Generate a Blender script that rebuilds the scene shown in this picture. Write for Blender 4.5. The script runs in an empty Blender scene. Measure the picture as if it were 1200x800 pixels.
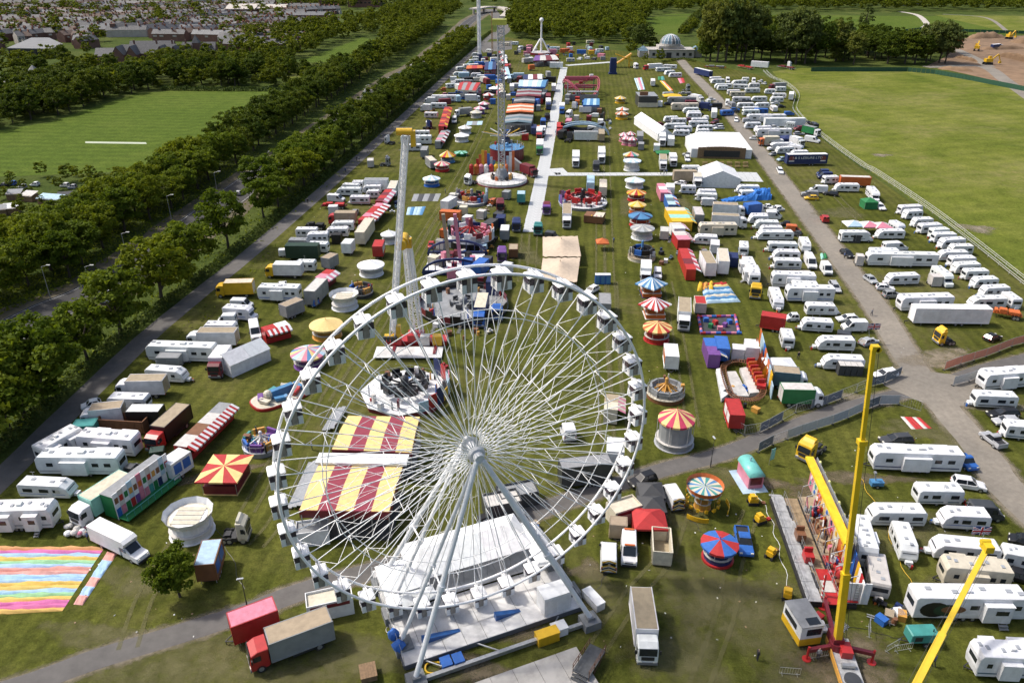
import bpy, math, random
import numpy as np
from mathutils import Vector, Matrix
R_ = math.radians
random.seed(7); rng = np.random.default_rng(7)
SC = bpy.context.scene
COL = SC.collection
# ---------------------------------------------------------------- camera, sky, sun, exposure
F_PX, HOR, CAM_H = 900.0, -63.0, 70.0
PITCH = math.atan2(400 - HOR, F_PX)
cam = bpy.data.cameras.new('camera'); cam.sensor_width = 36; cam.lens = 36 * F_PX / 1200
cam.clip_start = 0.5; cam.clip_end = 12000
camo = bpy.data.objects.new('camera', cam); COL.objects.link(camo)
camo.location = (0, 0, CAM_H); camo.rotation_euler = (math.pi / 2 - PITCH, 0, 0)
SC.camera = camo
SUN_DIR = Vector((2.75, -.95, -3.7))          # where the sunlight travels
SUN_EL = math.atan2(3.7, math.hypot(2.75, .95))
W = bpy.data.worlds.new('World'); SC.world = W; W.use_nodes = True
nt = W.node_tree; sky = nt.nodes.new('ShaderNodeTexSky'); sky.sky_type = 'NISHITA'; sky.sun_disc = False
sky.sun_elevation = SUN_EL; sky.sun_rotation = math.atan2(-SUN_DIR.x, -SUN_DIR.y) % (2 * math.pi)
sky.air_density = 1.0; sky.dust_density = 4.5; sky.ozone_density = 1.0
nt.links.new(sky.outputs[0], nt.nodes['Background'].inputs[0]); nt.nodes['Background'].inputs[1].default_value = 0.15
sun = bpy.data.lights.new('sun', 'SUN'); sun.energy = 3.1; sun.angle = R_(4.0); sun.color = (1, .95, .87)
suno = bpy.data.objects.new('sun', sun); COL.objects.link(suno)
suno.rotation_euler = SUN_DIR.to_track_quat('-Z', 'Y').to_euler(); suno.location = (0, 0, 200)
SC.view_settings.view_transform = 'Standard'; SC.view_settings.look = 'None'
SC.view_settings.exposure = 0.30; SC.view_settings.gamma = 1.0
# ---------------------------------------------------------------- pixel -> point on the plane z
_cp, _sp = math.cos(PITCH), math.sin(PITCH)
def ray(px, py):
    u = (px - 600) / F_PX; v = (400 - py) / F_PX
    return Vector((u, _cp + v * _sp, -_sp + v * _cp))
def G(px, py, z=0.0):
    d = ray(px, py); t = (z - CAM_H) / d.z
    return Vector((d.x * t, d.y * t, z))
def AT(px, py, Y):                            # the point of a pixel's ray at world y
    d = ray(px, py); t = Y / d.y
    return Vector((d.x * t, Y, CAM_H + d.z * t))
def PXM(p):                                   # pixels per metre at a point
    return F_PX / (p.y * _cp - (p.z - CAM_H) * _sp)
def PROJ(p):
    d = p.y * _cp - (p.z - CAM_H) * _sp; u = p.y * _sp + (p.z - CAM_H) * _cp
    return 600 + F_PX * p.x / d, 400 - F_PX * u / d
# ---------------------------------------------------------------- materials
MATS = {}
def _base(name):
    m = bpy.data.materials.new(name); m.use_nodes = True
    return m, m.node_tree, m.node_tree.nodes['Principled BSDF']
def noise(nt, scale, detail=4, rough=.6, coord='Object', dist=0):
    tc = nt.nodes.new('ShaderNodeTexCoord'); n = nt.nodes.new('ShaderNodeTexNoise')
    n.inputs['Scale'].default_value = scale; n.inputs['Detail'].default_value = detail
    n.inputs['Roughness'].default_value = rough; n.inputs['Distortion'].default_value = dist
    nt.links.new(tc.outputs[coord], n.inputs['Vector']); return n
def ramp(nt, src, stops):
    r = nt.nodes.new('ShaderNodeValToRGB'); e = r.color_ramp.elements
    while len(e) < len(stops): e.new(.5)
    for i, (p, c) in enumerate(stops):
        e[i].position = p; e[i].color = (*c, 1) if len(c) == 3 else c
    nt.links.new(src, r.inputs[0]); return r
def mixc(nt, a, b, fac, mode='MIX'):
    m = nt.nodes.new('ShaderNodeMix'); m.data_type = 'RGBA'; m.blend_type = mode
    for s, v in ((6, a), (7, b)):
        if hasattr(v, 'links'): nt.links.new(v, m.inputs[s])
        else: m.inputs[s].default_value = (*v, 1)
    if hasattr(fac, 'links'): nt.links.new(fac, m.inputs[0])
    else: m.inputs[0].default_value = fac
    return m.outputs[2]
def bump(nt, b, src, strength, dist=.05):
    n = nt.nodes.new('ShaderNodeBump'); n.inputs['Strength'].default_value = strength; n.inputs['Distance'].default_value = dist
    nt.links.new(src, n.inputs['Height']); nt.links.new(n.outputs[0], b.inputs['Normal'])
def mat(name, col=(.8, .8, .8), rough=.5, metal=0, var=.18, scale=1.6, bmp=0, objcol=False):
    """plain paint or material with worn, uneven tone"""
    if name in MATS: return MATS[name]
    m, nt, b = _base(name)
    n = noise(nt, scale, 5, .65)
    r = ramp(nt, n.outputs[0], [(.3, (1 - var,) * 3), (.62, (1, 1, 1))])
    if objcol:
        oi = nt.nodes.new('ShaderNodeObjectInfo'); c = oi.outputs['Color']
    else:
        c = col
    o = mixc(nt, c, r.outputs[0], 1.0, 'MULTIPLY')
    nt.links.new(o, b.inputs['Base Color'])
    b.inputs['Roughness'].default_value = rough; b.inputs['Metallic'].default_value = metal
    if bmp: bump(nt, b, n.outputs[0], bmp)
    MATS[name] = m; return m
PAINT = mat('paint', rough=.4, var=.24, scale=.7, objcol=True)
CLOTH = mat('cloth', rough=.75, var=.2, scale=1.4, objcol=True, bmp=.5)
MATTE = mat('matte', rough=.85, var=.25, scale=1.3, objcol=True, bmp=.2)
GLASS = mat('dark_glass', (.022, .027, .034), .12, 0, .3)
TYRE = mat('tyre', (.018, .018, .018), .85)
CHROME = mat('galvanised', (.42, .43, .44), .45, .6, .3, 2.5)
DARK = mat('dark_metal', (.035, .035, .038), .6, .2, .3)
STEELW = mat('white_steel', (.88, .88, .88), .42, .0, .08, .6)
LAMP = mat('lamp_lens', (.75, .73, .65), .2)
REDL = mat('red_lens', (.4, .02, .02), .25)
WOOD = mat('wood', (.24, .15, .08), .75, 0, .4, 3, .3)
def col3(s): return COLS[s]
COLS = dict(W=(.74, .75, .76), C=(.60, .55, .44), S=(.40, .41, .43), K=(.012, .012, .014), D=(.05, .052, .056), N=(.014, .028, .11),
            B=(.03, .13, .45), R=(.42, .025, .025), M=(.16, .018, .028), O=(.55, .13, .03), Y=(.70, .42, .02), G=(.015, .17, .05),
            T=(.06, .28, .26), A=(.36, .29, .20), E=(.27, .28, .29), F=(.014, .045, .03), P=(.16, .06, .26), L=(.40, .55, .66),
            H=(.62, .22, .30), U=(.10, .16, .20), J=(.30, .62, .52), Q=(.55, .53, .5), I=(.58, .30, .06), X=(.2, .09, .045), Z=(.92, .92, .92),
            a=(.74, .55, .22), b=(.07, .22, .42), c=(.5, .04, .1))
CNAME = dict(W='white', C='cream', S='silver', K='black', D='charcoal', N='navy', B='blue', R='red', M='maroon', O='orange', Y='yellow', G='green',
             T='teal', A='tan', E='grey', F='dark green', P='purple', L='bluish', H='pink', U='slate', J='mint', Q='off-white', I='amber', X='rusty', Z='white')
# ---------------------------------------------------------------- mesh builder
class MB:
    def __init__(s): s.v = []; s.f = []; s.m = []
    def add(s, vs, fs, mi=0):
        o = len(s.v); s.v += [tuple(p) for p in vs]
        for f in fs: s.f.append(tuple(i + o for i in f)); s.m.append(mi)
        return s
    def box(s, c, d, mi=0, rz=0, ry=0, rx=0):
        x, y, z = d[0] / 2, d[1] / 2, d[2] / 2
        vs = [Vector((a * x, b * y, e * z)) for e in (-1, 1) for a, b in ((-1, -1), (1, -1), (1, 1), (-1, 1))]
        if rz or ry or rx:
            M = Matrix.Rotation(rz, 3, 'Z') @ Matrix.Rotation(ry, 3, 'Y') @ Matrix.Rotation(rx, 3, 'X'); vs = [M @ v for v in vs]
        c = Vector(c)
        return s.add([v + c for v in vs], [(3, 2, 1, 0), (4, 5, 6, 7), (0, 1, 5, 4), (1, 2, 6, 5), (2, 3, 7, 6), (3, 0, 4, 7)], mi)
    def tube(s, p0, p1, r0, r1=None, n=8, mi=0, caps=True):
        p0 = Vector(p0); p1 = Vector(p1); r1 = r0 if r1 is None else r1
        d = p1 - p0
        if d.length < 1e-6: return s
        d.normalize(); a = d.orthogonal().normalized(); b = d.cross(a)
        vs = []
        for p, r in ((p0, r0), (p1, r1)):
            for i in range(n):
                t = 2 * math.pi * i / n; vs.append(p + (a * math.cos(t) + b * math.sin(t)) * r)
        fs = [(i, (i + 1) % n, n + (i + 1) % n, n + i) for i in range(n)]
        if caps: fs += [tuple(range(n - 1, -1, -1)), tuple(range(n, 2 * n))]
        return s.add(vs, fs, mi)
    def bar(s, p0, p1, w, h=None, mi=0):
        p0 = Vector(p0); p1 = Vector(p1); h = h or w; d = (p1 - p0)
        if d.length < 1e-6: return s
        d.normalize(); up = Vector((0, 0, 1)) if abs(d.z) < .95 else Vector((0, 1, 0))
        a = d.cross(up).normalized() * w / 2; b = a.normalized().cross(d) * h / 2
        vs = [p + i * a + j * b for p in (p0, p1) for i, j in ((-1, -1), (1, -1), (1, 1), (-1, 1))]
        return s.add(vs, [(3, 2, 1, 0), (4, 5, 6, 7), (0, 1, 5, 4), (1, 2, 6, 5), (2, 3, 7, 6), (3, 0, 4, 7)], mi)
    def prism(s, pts, z0, z1, mi=0, mtop=None):
        n = len(pts); ar = sum(pts[i][0] * pts[(i + 1) % n][1] - pts[(i + 1) % n][0] * pts[i][1] for i in range(n))
        if ar < 0: pts = pts[::-1]
        vs = [(p[0], p[1], z0) for p in pts] + [(p[0], p[1], z1) for p in pts]
        s.add(vs, [(i, (i + 1) % n, n + (i + 1) % n, n + i) for i in range(n)] + [tuple(range(n - 1, -1, -1))], mi)
        s.add([(p[0], p[1], z1) for p in pts], [tuple(range(n))], mi if mtop is None else mtop); return s
    def loft(s, prof, w, ins=.1, shrink=.04, mi=0, top=None):
        """side profile (x,z) swept across y, edges rounded; top: extra inset of points above that z"""
        cx = sum(p[0] for p in prof) / len(prof); cz = sum(p[1] for p in prof) / len(prof); n = len(prof)
        def sec(y, k):
            o = []
            for (x, z) in prof:
                dx = x - cx; dz = z - cz
                o.append((x - math.copysign(min(k, abs(dx)), dx), y, z - math.copysign(min(k, abs(dz)), dz)))
            return o
        secs = [sec(-w / 2, shrink * 2), sec(-w / 2 + ins * .3, shrink * .6), sec(-w / 2 + ins, 0), sec(w / 2 - ins, 0), sec(w / 2 - ins * .3, shrink * .6), sec(w / 2, shrink * 2)]
        if top is not None:
            zt, dy = top
            for q in range(6):
                secs[q] = [(x, y - math.copysign(min(abs(y), dy * max(0, (z - zt[0]) / (zt[1] - zt[0]))), y), z) for x, y, z in secs[q]]
        vs = [p for q in secs for p in q]; fs = []
        for q in range(5):
            for i in range(n):
                j = (i + 1) % n; fs.append((q * n + i, q * n + j, (q + 1) * n + j, (q + 1) * n + i))
        fs.append(tuple(range(n - 1, -1, -1))); fs.append(tuple(range(5 * n, 6 * n)))
        return s.add(vs, fs, mi)
    def cone(s, c, r, z0, z1, n, a0=0, a1=2 * math.pi, mi=0, rt=0.0):
        vs = []; k = n + 1
        for i in range(k):
            a = a0 + (a1 - a0) * i / n; vs.append((c[0] + r * math.cos(a), c[1] + r * math.sin(a), z0))
        for i in range(k):
            a = a0 + (a1 - a0) * i / n; vs.append((c[0] + rt * math.cos(a), c[1] + rt * math.sin(a), z1))
        return s.add(vs, [(i, i + 1, k + i + 1, k + i) for i in range(n)], mi)
    def sph(s, c, r, nu=10, nv=6, mi=0, sx=1, sy=1, sz=1):
        vs = [(c[0], c[1], c[2] - r * sz)]
        for j in range(1, nv):
            t = -math.pi / 2 + math.pi * j / nv
            for i in range(nu):
                a = 2 * math.pi * i / nu; vs.append((c[0] + r * sx * math.cos(t) * math.cos(a), c[1] + r * sy * math.cos(t) * math.sin(a), c[2] + r * sz * math.sin(t)))
        vs.append((c[0], c[1], c[2] + r * sz)); L = len(vs) - 1; fs = []
        for i in range(nu):
            fs.append((0, 1 + (i + 1) % nu, 1 + i)); fs.append((L, L - nu + i, L - nu + (i + 1) % nu))
        for j in range(nv - 2):
            for i in range(nu):
                a = 1 + j * nu + i; b = 1 + j * nu + (i + 1) % nu; fs.append((a, b, b + nu, a + nu))
        return s.add(vs, fs, mi)
    def mesh(s, name, mats=PAINT, smooth=False):
        me = bpy.data.meshes.new(name); me.from_pydata(s.v, [], s.f)
        for m in (mats if isinstance(mats, (list, tuple)) else [mats]): me.materials.append(m)
        if any(s.m): me.polygons.foreach_set('material_index', s.m)
        if smooth: me.polygons.foreach_set('use_smooth', [True] * len(s.f))
        return me
def obj(name, me, parent=None, loc=(0, 0, 0), rz=0, col=None, kind=None):
    if isinstance(me, MB): me = me.mesh(name)
    o = bpy.data.objects.new(name, me); COL.objects.link(o)
    o.location = loc
    if rz: o.rotation_euler = (0, 0, rz)
    if parent: o.parent = parent
    if col is not None: o.color = (*(COLS[col] if isinstance(col, str) else col), 1)
    if kind: o['kind'] = kind
    return o
def tag(o, label, cat, group=None):
    o['label'] = label; o['category'] = cat
    if group: o['group'] = group
    return o
def thing(name, label, cat, loc, rz=0, group=None, sx=1, sy=1, sz=1):
    o = bpy.data.objects.new(name, None); COL.objects.link(o); o.empty_display_size = .3
    o.location = loc; o.rotation_euler = (0, 0, rz); o.scale = (sx, sy, sz)
    return tag(o, label, cat, group)
def jit(c, a=.06):
    k = 1 + random.uniform(-a, a * .5)
    return tuple(min(1, x * k * (1 + random.uniform(-.02, .02))) for x in c)

# ================================================================= SETTING
def grass_mat(name, cols, big=.03, fine=1.2, stripes=None, dry=None, tracks=0):
    m, nt, b = _base(name)
    n1 = noise(nt, big, 5, .62, dist=.4); n2 = noise(nt, fine, 6, .75); n3 = noise(nt, .22, 4, .6)
    r = ramp(nt, n1.outputs[0], [(.3, cols[0]), (.5, cols[1]), (.72, cols[2])])
    c = mixc(nt, r.outputs[0], ramp(nt, n2.outputs[0], [(.25, (.45, .45, .42)), (.7, (1.35, 1.35, 1.3))]).outputs[0], 1, 'MULTIPLY')
    c = mixc(nt, c, ramp(nt, n3.outputs[0], [(.3, (.76, .79, .76)), (.7, (1.16, 1.13, 1.08))]).outputs[0], 1, 'MULTIPLY')
    if stripes:
        ang, sc, amt = stripes
        tc = nt.nodes.new('ShaderNodeTexCoord'); mp = nt.nodes.new('ShaderNodeMapping'); mp.inputs['Rotation'].default_value = (0, 0, ang)
        w = nt.nodes.new('ShaderNodeTexWave'); w.inputs['Scale'].default_value = sc; w.inputs['Distortion'].default_value = 1.2; w.inputs['Detail'].default_value = 3; w.inputs['Detail Scale'].default_value = .3
        nt.links.new(tc.outputs['Object'], mp.inputs[0]); nt.links.new(mp.outputs[0], w.inputs[0])
        c = mixc(nt, c, ramp(nt, w.outputs[0], [(.2, (1 - amt,) * 3), (.8, (1 + amt, 1 + amt * .9, 1 + amt * .6))]).outputs[0], 1, 'MULTIPLY')
    if dry:
        n4 = noise(nt, .018, 5, .68, dist=.6); n5 = noise(nt, .35, 5, .7)
        f = nt.nodes.new('ShaderNodeMath'); f.operation = 'MULTIPLY'
        nt.links.new(ramp(nt, n4.outputs[0], [(.48, (0, 0, 0)), (.68, (1, 1, 1))]).outputs[0], f.inputs[0])
        nt.links.new(ramp(nt, n5.outputs[0], [(.35, (0, 0, 0)), (.65, (.8, .8, .8))]).outputs[0], f.inputs[1])
        c = mixc(nt, c, dry, f.outputs[0])
    nt.links.new(c, b.inputs['Base Color']); b.inputs['Roughness'].default_value = .95
    b.inputs['Specular IOR Level'].default_value = .04
    n6 = noise(nt, 4.5, 4, .8)
    c = mixc(nt, c, ramp(nt, n6.outputs[0], [(.3, (.68, .68, .66)), (.7, (1.25, 1.25, 1.2))]).outputs[0], 1, 'MULTIPLY'); nt.links.new(c, b.inputs['Base Color'])
    bump(nt, b, n6.outputs[0], .6, .12)
    return m
FAIR = R_(5.1)                                # heading of the fair's rows, clockwise from +y
GR_FAIR = grass_mat('fair_grass', [(.056, .066, .013), (.078, .087, .019), (.110, .112, .030)], stripes=(FAIR, .13, .11), dry=(.17, .145, .07))
GR_TOWN = grass_mat('rough_grass', [(.042, .066, .016), (.064, .088, .022), (.10, .115, .036)])
GR_MEADOW = grass_mat('meadow_grass', [(.090, .120, .020), (.132, .154, .030), (.192, .200, .058)], big=.035, stripes=(R_(72), .035, .05), dry=(.25, .215, .10))
GR_PITCH = grass_mat('pitch_grass', [(.066, .106, .017), (.082, .122, .021), (.104, .137, .029)], big=.015, stripes=(R_(94), .05, .07))
def ground_mat(name, c0, c1, sc=.6, rough=.9, bmp=.3, streak=None):
    m, nt, b = _base(name)
    n = noise(nt, sc, 6, .7); n2 = noise(nt, sc * .08, 4, .6)
    c = mixc(nt, ramp(nt, n.outputs[0], [(.3, c0), (.7, c1)]).outputs[0], ramp(nt, n2.outputs[0], [(.3, (.78, .78, .78)), (.7, (1.15, 1.13, 1.1))]).outputs[0], 1, 'MULTIPLY')
    nt.links.new(c, b.inputs['Base Color']); b.inputs['Roughness'].default_value = rough
    bump(nt, b, n.outputs[0], bmp, .03); return m
ASPH = ground_mat('asphalt', (.034, .033, .034), (.052, .050, .050))
ASPH_OLD = ground_mat('old_asphalt', (.088, .083, .080), (.132, .125, .119))
GRAVEL = ground_mat('gravel', (.165, .147, .122), (.25, .226, .192), 1.1)
EARTH = ground_mat('bare_earth', (.13, .078, .044), (.26, .17, .10), .12, 1, .9)
DIRT = ground_mat('worn_dirt', (.10, .078, .05), (.19, .152, .105), .3, 1, .5)
VERGE = ground_mat('verge_earth', (.075, .066, .038), (.14, .115, .07), .3, 1, .5)
LINEP = mat('line_paint', (.62, .62, .6), .7, 0, .35, .8)
def fade_mat(name, c0, c1, sc=.5, k=1.0):
    """thin worn layer whose edge breaks up into the grass (attribute fade: 1 inside, 0 at the rim)"""
    m, nt, b = _base(name)
    n = noise(nt, sc, 6, .7); n2 = noise(nt, .45, 5, .75)
    nt.links.new(ramp(nt, n.outputs[0], [(.3, c0), (.7, c1)]).outputs[0], b.inputs['Base Color']); b.inputs['Roughness'].default_value = .95
    at = nt.nodes.new('ShaderNodeAttribute'); at.attribute_name = 'fade'
    ad = nt.nodes.new('ShaderNodeMath'); ad.operation = 'MULTIPLY_ADD'; nt.links.new(n2.outputs[0], ad.inputs[0]); ad.inputs[1].default_value = 1.5; ad.inputs[2].default_value = -1.25
    sm = nt.nodes.new('ShaderNodeMath'); sm.operation = 'ADD'; nt.links.new(at.outputs['Fac'], sm.inputs[0]); nt.links.new(ad.outputs[0], sm.inputs[1])
    cl = nt.nodes.new('ShaderNodeMath'); cl.operation = 'MULTIPLY'; cl.use_clamp = True; nt.links.new(sm.outputs[0], cl.inputs[0]); cl.inputs[1].default_value = 1.6 * k
    c2 = nt.nodes.new('ShaderNodeMath'); c2.operation = 'MINIMUM'; nt.links.new(cl.outputs[0], c2.inputs[0]); c2.inputs[1].default_value = .92 * min(1, k)
    nt.links.new(c2.outputs[0], b.inputs['Alpha']); bump(nt, b, n.outputs[0], .4, .04); return m
def faded(name, vs, fs, fade, m, z):
    me = MB().add(vs, fs).mesh(name, m); at = me.attributes.new('fade', 'FLOAT', 'POINT'); at.data.foreach_set('value', fade)
    if me.polygons[0].normal.z < 0: me.flip_normals()
    return obj(name, me, loc=(0, 0, z), kind='structure')
ZP = [.0300]
def patch(px, py, rx, ry, m, rz=0.0):
    c = G(px, py); n = 24; vs = [(c.x, c.y, 0)]; fd = [1.0]; k = random.uniform(0, 6)
    for q, f in ((.5, .8), (1.0, 0.0)):
        for i in range(n):
            t = 2 * math.pi * i / n; w = 1 + .2 * math.sin(3 * t + k); x, y = rx * q * w * math.cos(t), ry * q * w * math.sin(t)
            vs.append((c.x + x * math.cos(rz) - y * math.sin(rz), c.y + x * math.sin(rz) + y * math.cos(rz), 0)); fd.append(f)
    fs = [(0, 1 + i, 1 + (i + 1) % n) for i in range(n)] + [(1 + i, 1 + n + i, 1 + n + (i + 1) % n, 1 + (i + 1) % n) for i in range(n)]
    ZP[0] += .0007; return faded('worn_patch', vs, fs, fd, m, ZP[0])
def faderibbon(name, pts, w, m, z=None, core=.55):
    n = len(pts); vs = []; fd = []
    for d, f in ((-w / 2, 0), (-w / 2 * core, 1), (w / 2 * core, 1), (w / 2, 0)):
        for p in offs(pts, d): vs.append((p.x, p.y, 0)); fd.append(f)
    ZP[0] += .0007
    return faded(name, vs, [(r * n + i, (r + 1) * n + i, (r + 1) * n + i + 1, r * n + i + 1) for r in range(3) for i in range(n - 1)], fd, m, ZP[0] if z is None else z)
def sheet(name, pts, z, m, kind='structure', **k):
    mb = MB(); mb.add([(p[0], p[1], 0) for p in pts], [tuple(range(len(pts)))])
    me = mb.mesh(name, m)
    if me.polygons[0].normal.z < 0: me.flip_normals()
    return obj(name, me, loc=(0, 0, z), kind=kind, **k)
def smooth(pts, n=6):
    out = []
    for i in range(len(pts) - 1):
        p0 = pts[max(i - 1, 0)]; p1 = pts[i]; p2 = pts[i + 1]; p3 = pts[min(i + 2, len(pts) - 1)]
        for k in range(n):
            t = k / n
            out.append(.5 * ((2 * p1) + (p2 - p0) * t + (2 * p0 - 5 * p1 + 4 * p2 - p3) * t * t + (3 * p1 - p0 - 3 * p2 + p3) * t ** 3))
    out.append(pts[-1]); return out
def offs(pts, d):
    o = []
    for i, p in enumerate(pts):
        t = (pts[min(i + 1, len(pts) - 1)] - pts[max(i - 1, 0)]); t.z = 0; t.normalize()
        o.append(p + Vector((t.y, -t.x, 0)) * d)
    return o
def ribbon(name, pts, w, z, m, kind='structure', wob=0, parent=None):
    n = len(pts); ws = [w / 2 * (1 + wob * random.uniform(-1, 1)) for _ in pts]
    L = [offs(pts, -ws[i])[i] for i in range(n)]; Rr = [offs(pts, ws[i])[i] for i in range(n)]
    mb = MB(); mb.add([(p.x, p.y, 0) for p in L] + [(p.x, p.y, 0) for p in Rr], [(i, n + i, n + i + 1, i + 1) for i in range(n - 1)])
    me = mb.mesh(name, m)
    if me.polygons[0].normal.z < 0: me.flip_normals()
    return obj(name, me, parent=parent, loc=(0, 0, z), kind=kind)
P = lambda s: [G(float(a), float(b)) for a, b in (q.split(',') for q in s.split())]
sheet('ground', [(-6000, -200), (6000, -200), (6000, 9000), (-6000, 9000)], 0, GR_TOWN)
sheet('fair_ground', P('-230,860 1500,860 1500,330 1215,338 1105,262 1022,206 975,172 944,148 928,128 932,112 905,92 800,68 640,50 592,44 547,68 480,131 407,198 300,291 170,397 0,563 -130,690'), .02, GR_FAIR)
sheet('meadow', P('1215,337 1500,520 1500,130 1200,104 1080,84 940,80 905,84 915,96 936,112 931,128 945,146 976,170 1023,203 1106,259'), .03, GR_MEADOW)
sheet('playing_field', P('-60,205 -40,160 60,143 110,126 160,110 205,106 350,107 330,126 252,168 190,196 110,203 -20,208'), .03, GR_PITCH)
sheet('cricket_strip', P('100,166 171,167 172,169 100,168'), .05, mat('artificial_turf', (.42, .46, .34), .9))
sheet('paddock', P('330,93 346,84 440,70 430,88 392,93 360,95'), .03, GR_MEADOW)
sheet('paddock_green', P('352,72 425,44 442,48 445,60 430,70 372,74'), .03, GR_PITCH)
sheet('park_lawn', P('757,20 805,19 812,27 790,42 756,40'), .03, GR_PITCH)
sheet('far_moor', P('700,16 1420,22 1420,40 1130,40 1085,36 1000,39 880,35 870,20'), .03, GR_PITCH)
sheet('far_moor_dry', P('1095,18 1330,20 1330,40 1180,38'), .05, GR_MEADOW)
sheet('building_site', P('1118,46 1200,42 1420,50 1420,128 1195,102 1145,90 1100,80 1085,78 1110,66'), .05, EARTH)
ribbon('site_road', smooth(P('1085,79 1150,78 1180,96 1215,120')), 8, .09, GRAVEL)
ribbon('site_road_branch', smooth(P('1120,58 1145,70 1160,79')), 7, .10, GRAVEL)
tk = smooth(P('-90,644 0,562 85,478 170,397 235,343 300,291 407,198 480,131 547,68 580,38'))
ribbon('footpath', tk, 4.6, .04, ASPH_OLD, wob=.03)
rd = smooth(P('-90,440 0,394 60,364 112,342 165,308 230,262 280,224 332,187 380,155 465,92 492,76 532,43 552,24 575,11'))
ribbon('road_verge', rd, 21, .03, VERGE, wob=.06)
road = ribbon('road', rd, 11.5, .05, ASPH)
for d in (-5.4, 5.4):
    ribbon('edge_line', offs(rd, d), .10, .004, LINEP, None, 0, road)
cl = offs(rd, .4)
mbl = MB(); acc = 0
for i in range(len(cl) - 1):
    a, b = cl[i], cl[i + 1]; L = (b - a).length; k = int(L // 7)
    for q in range(k):
        p = a.lerp(b, q * 7 / L); e = a.lerp(b, min(1, (q * 7 + 3.2) / L)); mbl.add([p + Vector((-.09, 0, 0)), p + Vector((.09, 0, 0)), e + Vector((.09, 0, 0)), e + Vector((-.09, 0, 0))], [(0, 1, 2, 3)])
obj('lane_dashes', mbl.mesh('lane_dashes', LINEP), road, loc=(0, 0, .004))
for d in (-5.9, 5.9):                         # kerbs
    q = offs(rd, d); mb = MB()
    for a, b in zip(q[:-1], q[1:]): mb.bar(a + Vector((0, 0, .03)), b + Vector((0, 0, .03)), .18, .16)
    obj('kerb', mb.mesh('kerb', mat('kerb_stone', (.13, .128, .12), .85)), road)
lane = smooth(P('1260,660 1230,622 1182,575 1147,525 1105,475 1067,425 1027,360 997,320 964,275 926,225 880,165 840,116 811,86 797,70'))
LANE_E = fade_mat('lane_edge', (.15, .125, .085), (.24, .205, .15)); faderibbon('gravel_lane_shoulder', lane, 9.5, LANE_E, .036, .62)
ribbon('gravel_lane', lane, 5.4, .05, GRAVEL, wob=.05)
pth = smooth(P('-70,833 40,799 107,774 215,741 287,718 350,694 425,672 517,645 650,592 775,551 837,535 897,513 975,483 1050,463 1100,451 1150,434 1200,421 1290,400'))
faderibbon('path_shoulder', pth, 6.0, LANE_E, .046, .5)
ribbon('path', pth, 3.1, .06, ASPH_OLD, wob=.02)
jn = [G(1098, 455) + Vector((8.5 * math.cos(t) * (1 + .15 * math.sin(3 * t)), 6 * math.sin(t), 0)) for t in np.linspace(0, 2 * math.pi, 26)[:-1]]
sheet('lane_junction', jn, .065, GRAVEL)
# worn patches and tyre tracks
WORN = fade_mat('worn_grass', (.105, .098, .036), (.165, .150, .066), .5, .7); BARE = fade_mat('bare_patch', (.17, .14, .095), (.27, .23, .17)); MUD = fade_mat('mud_patch', (.10, .078, .048), (.17, .135, .085)); TRK = fade_mat('tyre_track', (.118, .114, .04), (.17, .155, .066), .8, .55)
for (x, y, rx, ry, m) in ((1033, 182, 6, 4, BARE), (1145, 268, 8, 6, BARE), (690, 668, 3.2, 3, MUD), (830, 690, 11, 9, WORN), (890, 720, 13, 10, WORN), (800, 770, 9, 8, WORN), (940, 790, 7, 5, WORN), (1010, 560, 12, 2.4, MUD), (905, 566, 8, 2.2, MUD), (850, 560, 7, 4, WORN), (790, 600, 8, 5, WORN),
        (250, 556, 12, 1.8, MUD), (700, 700, 5, 8, WORN), (1075, 505, 9, 4, WORN), (1140, 470, 12, 5, BARE), (1000, 468, 9, 3, BARE), (1120, 520, 5, 9, WORN), (250, 780, 22, 7, WORN), (420, 770, 12, 5, WORN), (120, 745, 12, 3, WORN), (160, 680, 8, 4, WORN), (700, 560, 9, 5, WORN), (640, 690, 6, 6, MUD), (560, 790, 9, 4, MUD),
        (600, 735, 8, 4, MUD), (980, 215, 14, 9, WORN), (985, 250, 12, 8, WORN), (1060, 330, 10, 5, WORN), (900, 330, 9, 6, WORN), (800, 240, 5, 12, WORN), (560, 240, 12, 8, WORN), (620, 300, 5, 14, WORN), (1100, 420, 12, 6, BARE), (735, 240, 4, 18, WORN), (950, 600, 8, 10, MUD), (1000, 780, 9, 7, MUD), (1060, 620, 14, 8, WORN), (1130, 700, 12, 6, WORN)):
    patch(x, y, rx, ry, m, random.uniform(-.4, .4))
def tyre(s, gap=2.0, w=.75):
    q = smooth(P(s), 8)
    for d in (-gap / 2, gap / 2): faderibbon('tyre_track', offs(q, d), w, TRK)
for s in ('380,470 430,390 470,320 500,270 528,225 552,180 570,140 582,108', '392,470 440,390 478,322 506,270 532,228', '470,372 510,290 535,240 556,195', '722,470 717,380 714,300 712,220 710,130', '712,520 705,400 703,260 704,180', '730,540 722,430 718,330',
          '812,500 796,400 782,330', '150,760 170,700 205,640 240,600', '560,66 600,90 612,66', '612,330 614,300 616,275', '622,330 624,300 625,275', '1010,260 980,230 960,205', '300,640 330,600 345,540', '310,560 350,500 380,450', '290,600 320,545 340,500', '700,760 740,700 780,650 800,590', '820,800 850,720 860,660 880,600'):
    tyre(s)
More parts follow.
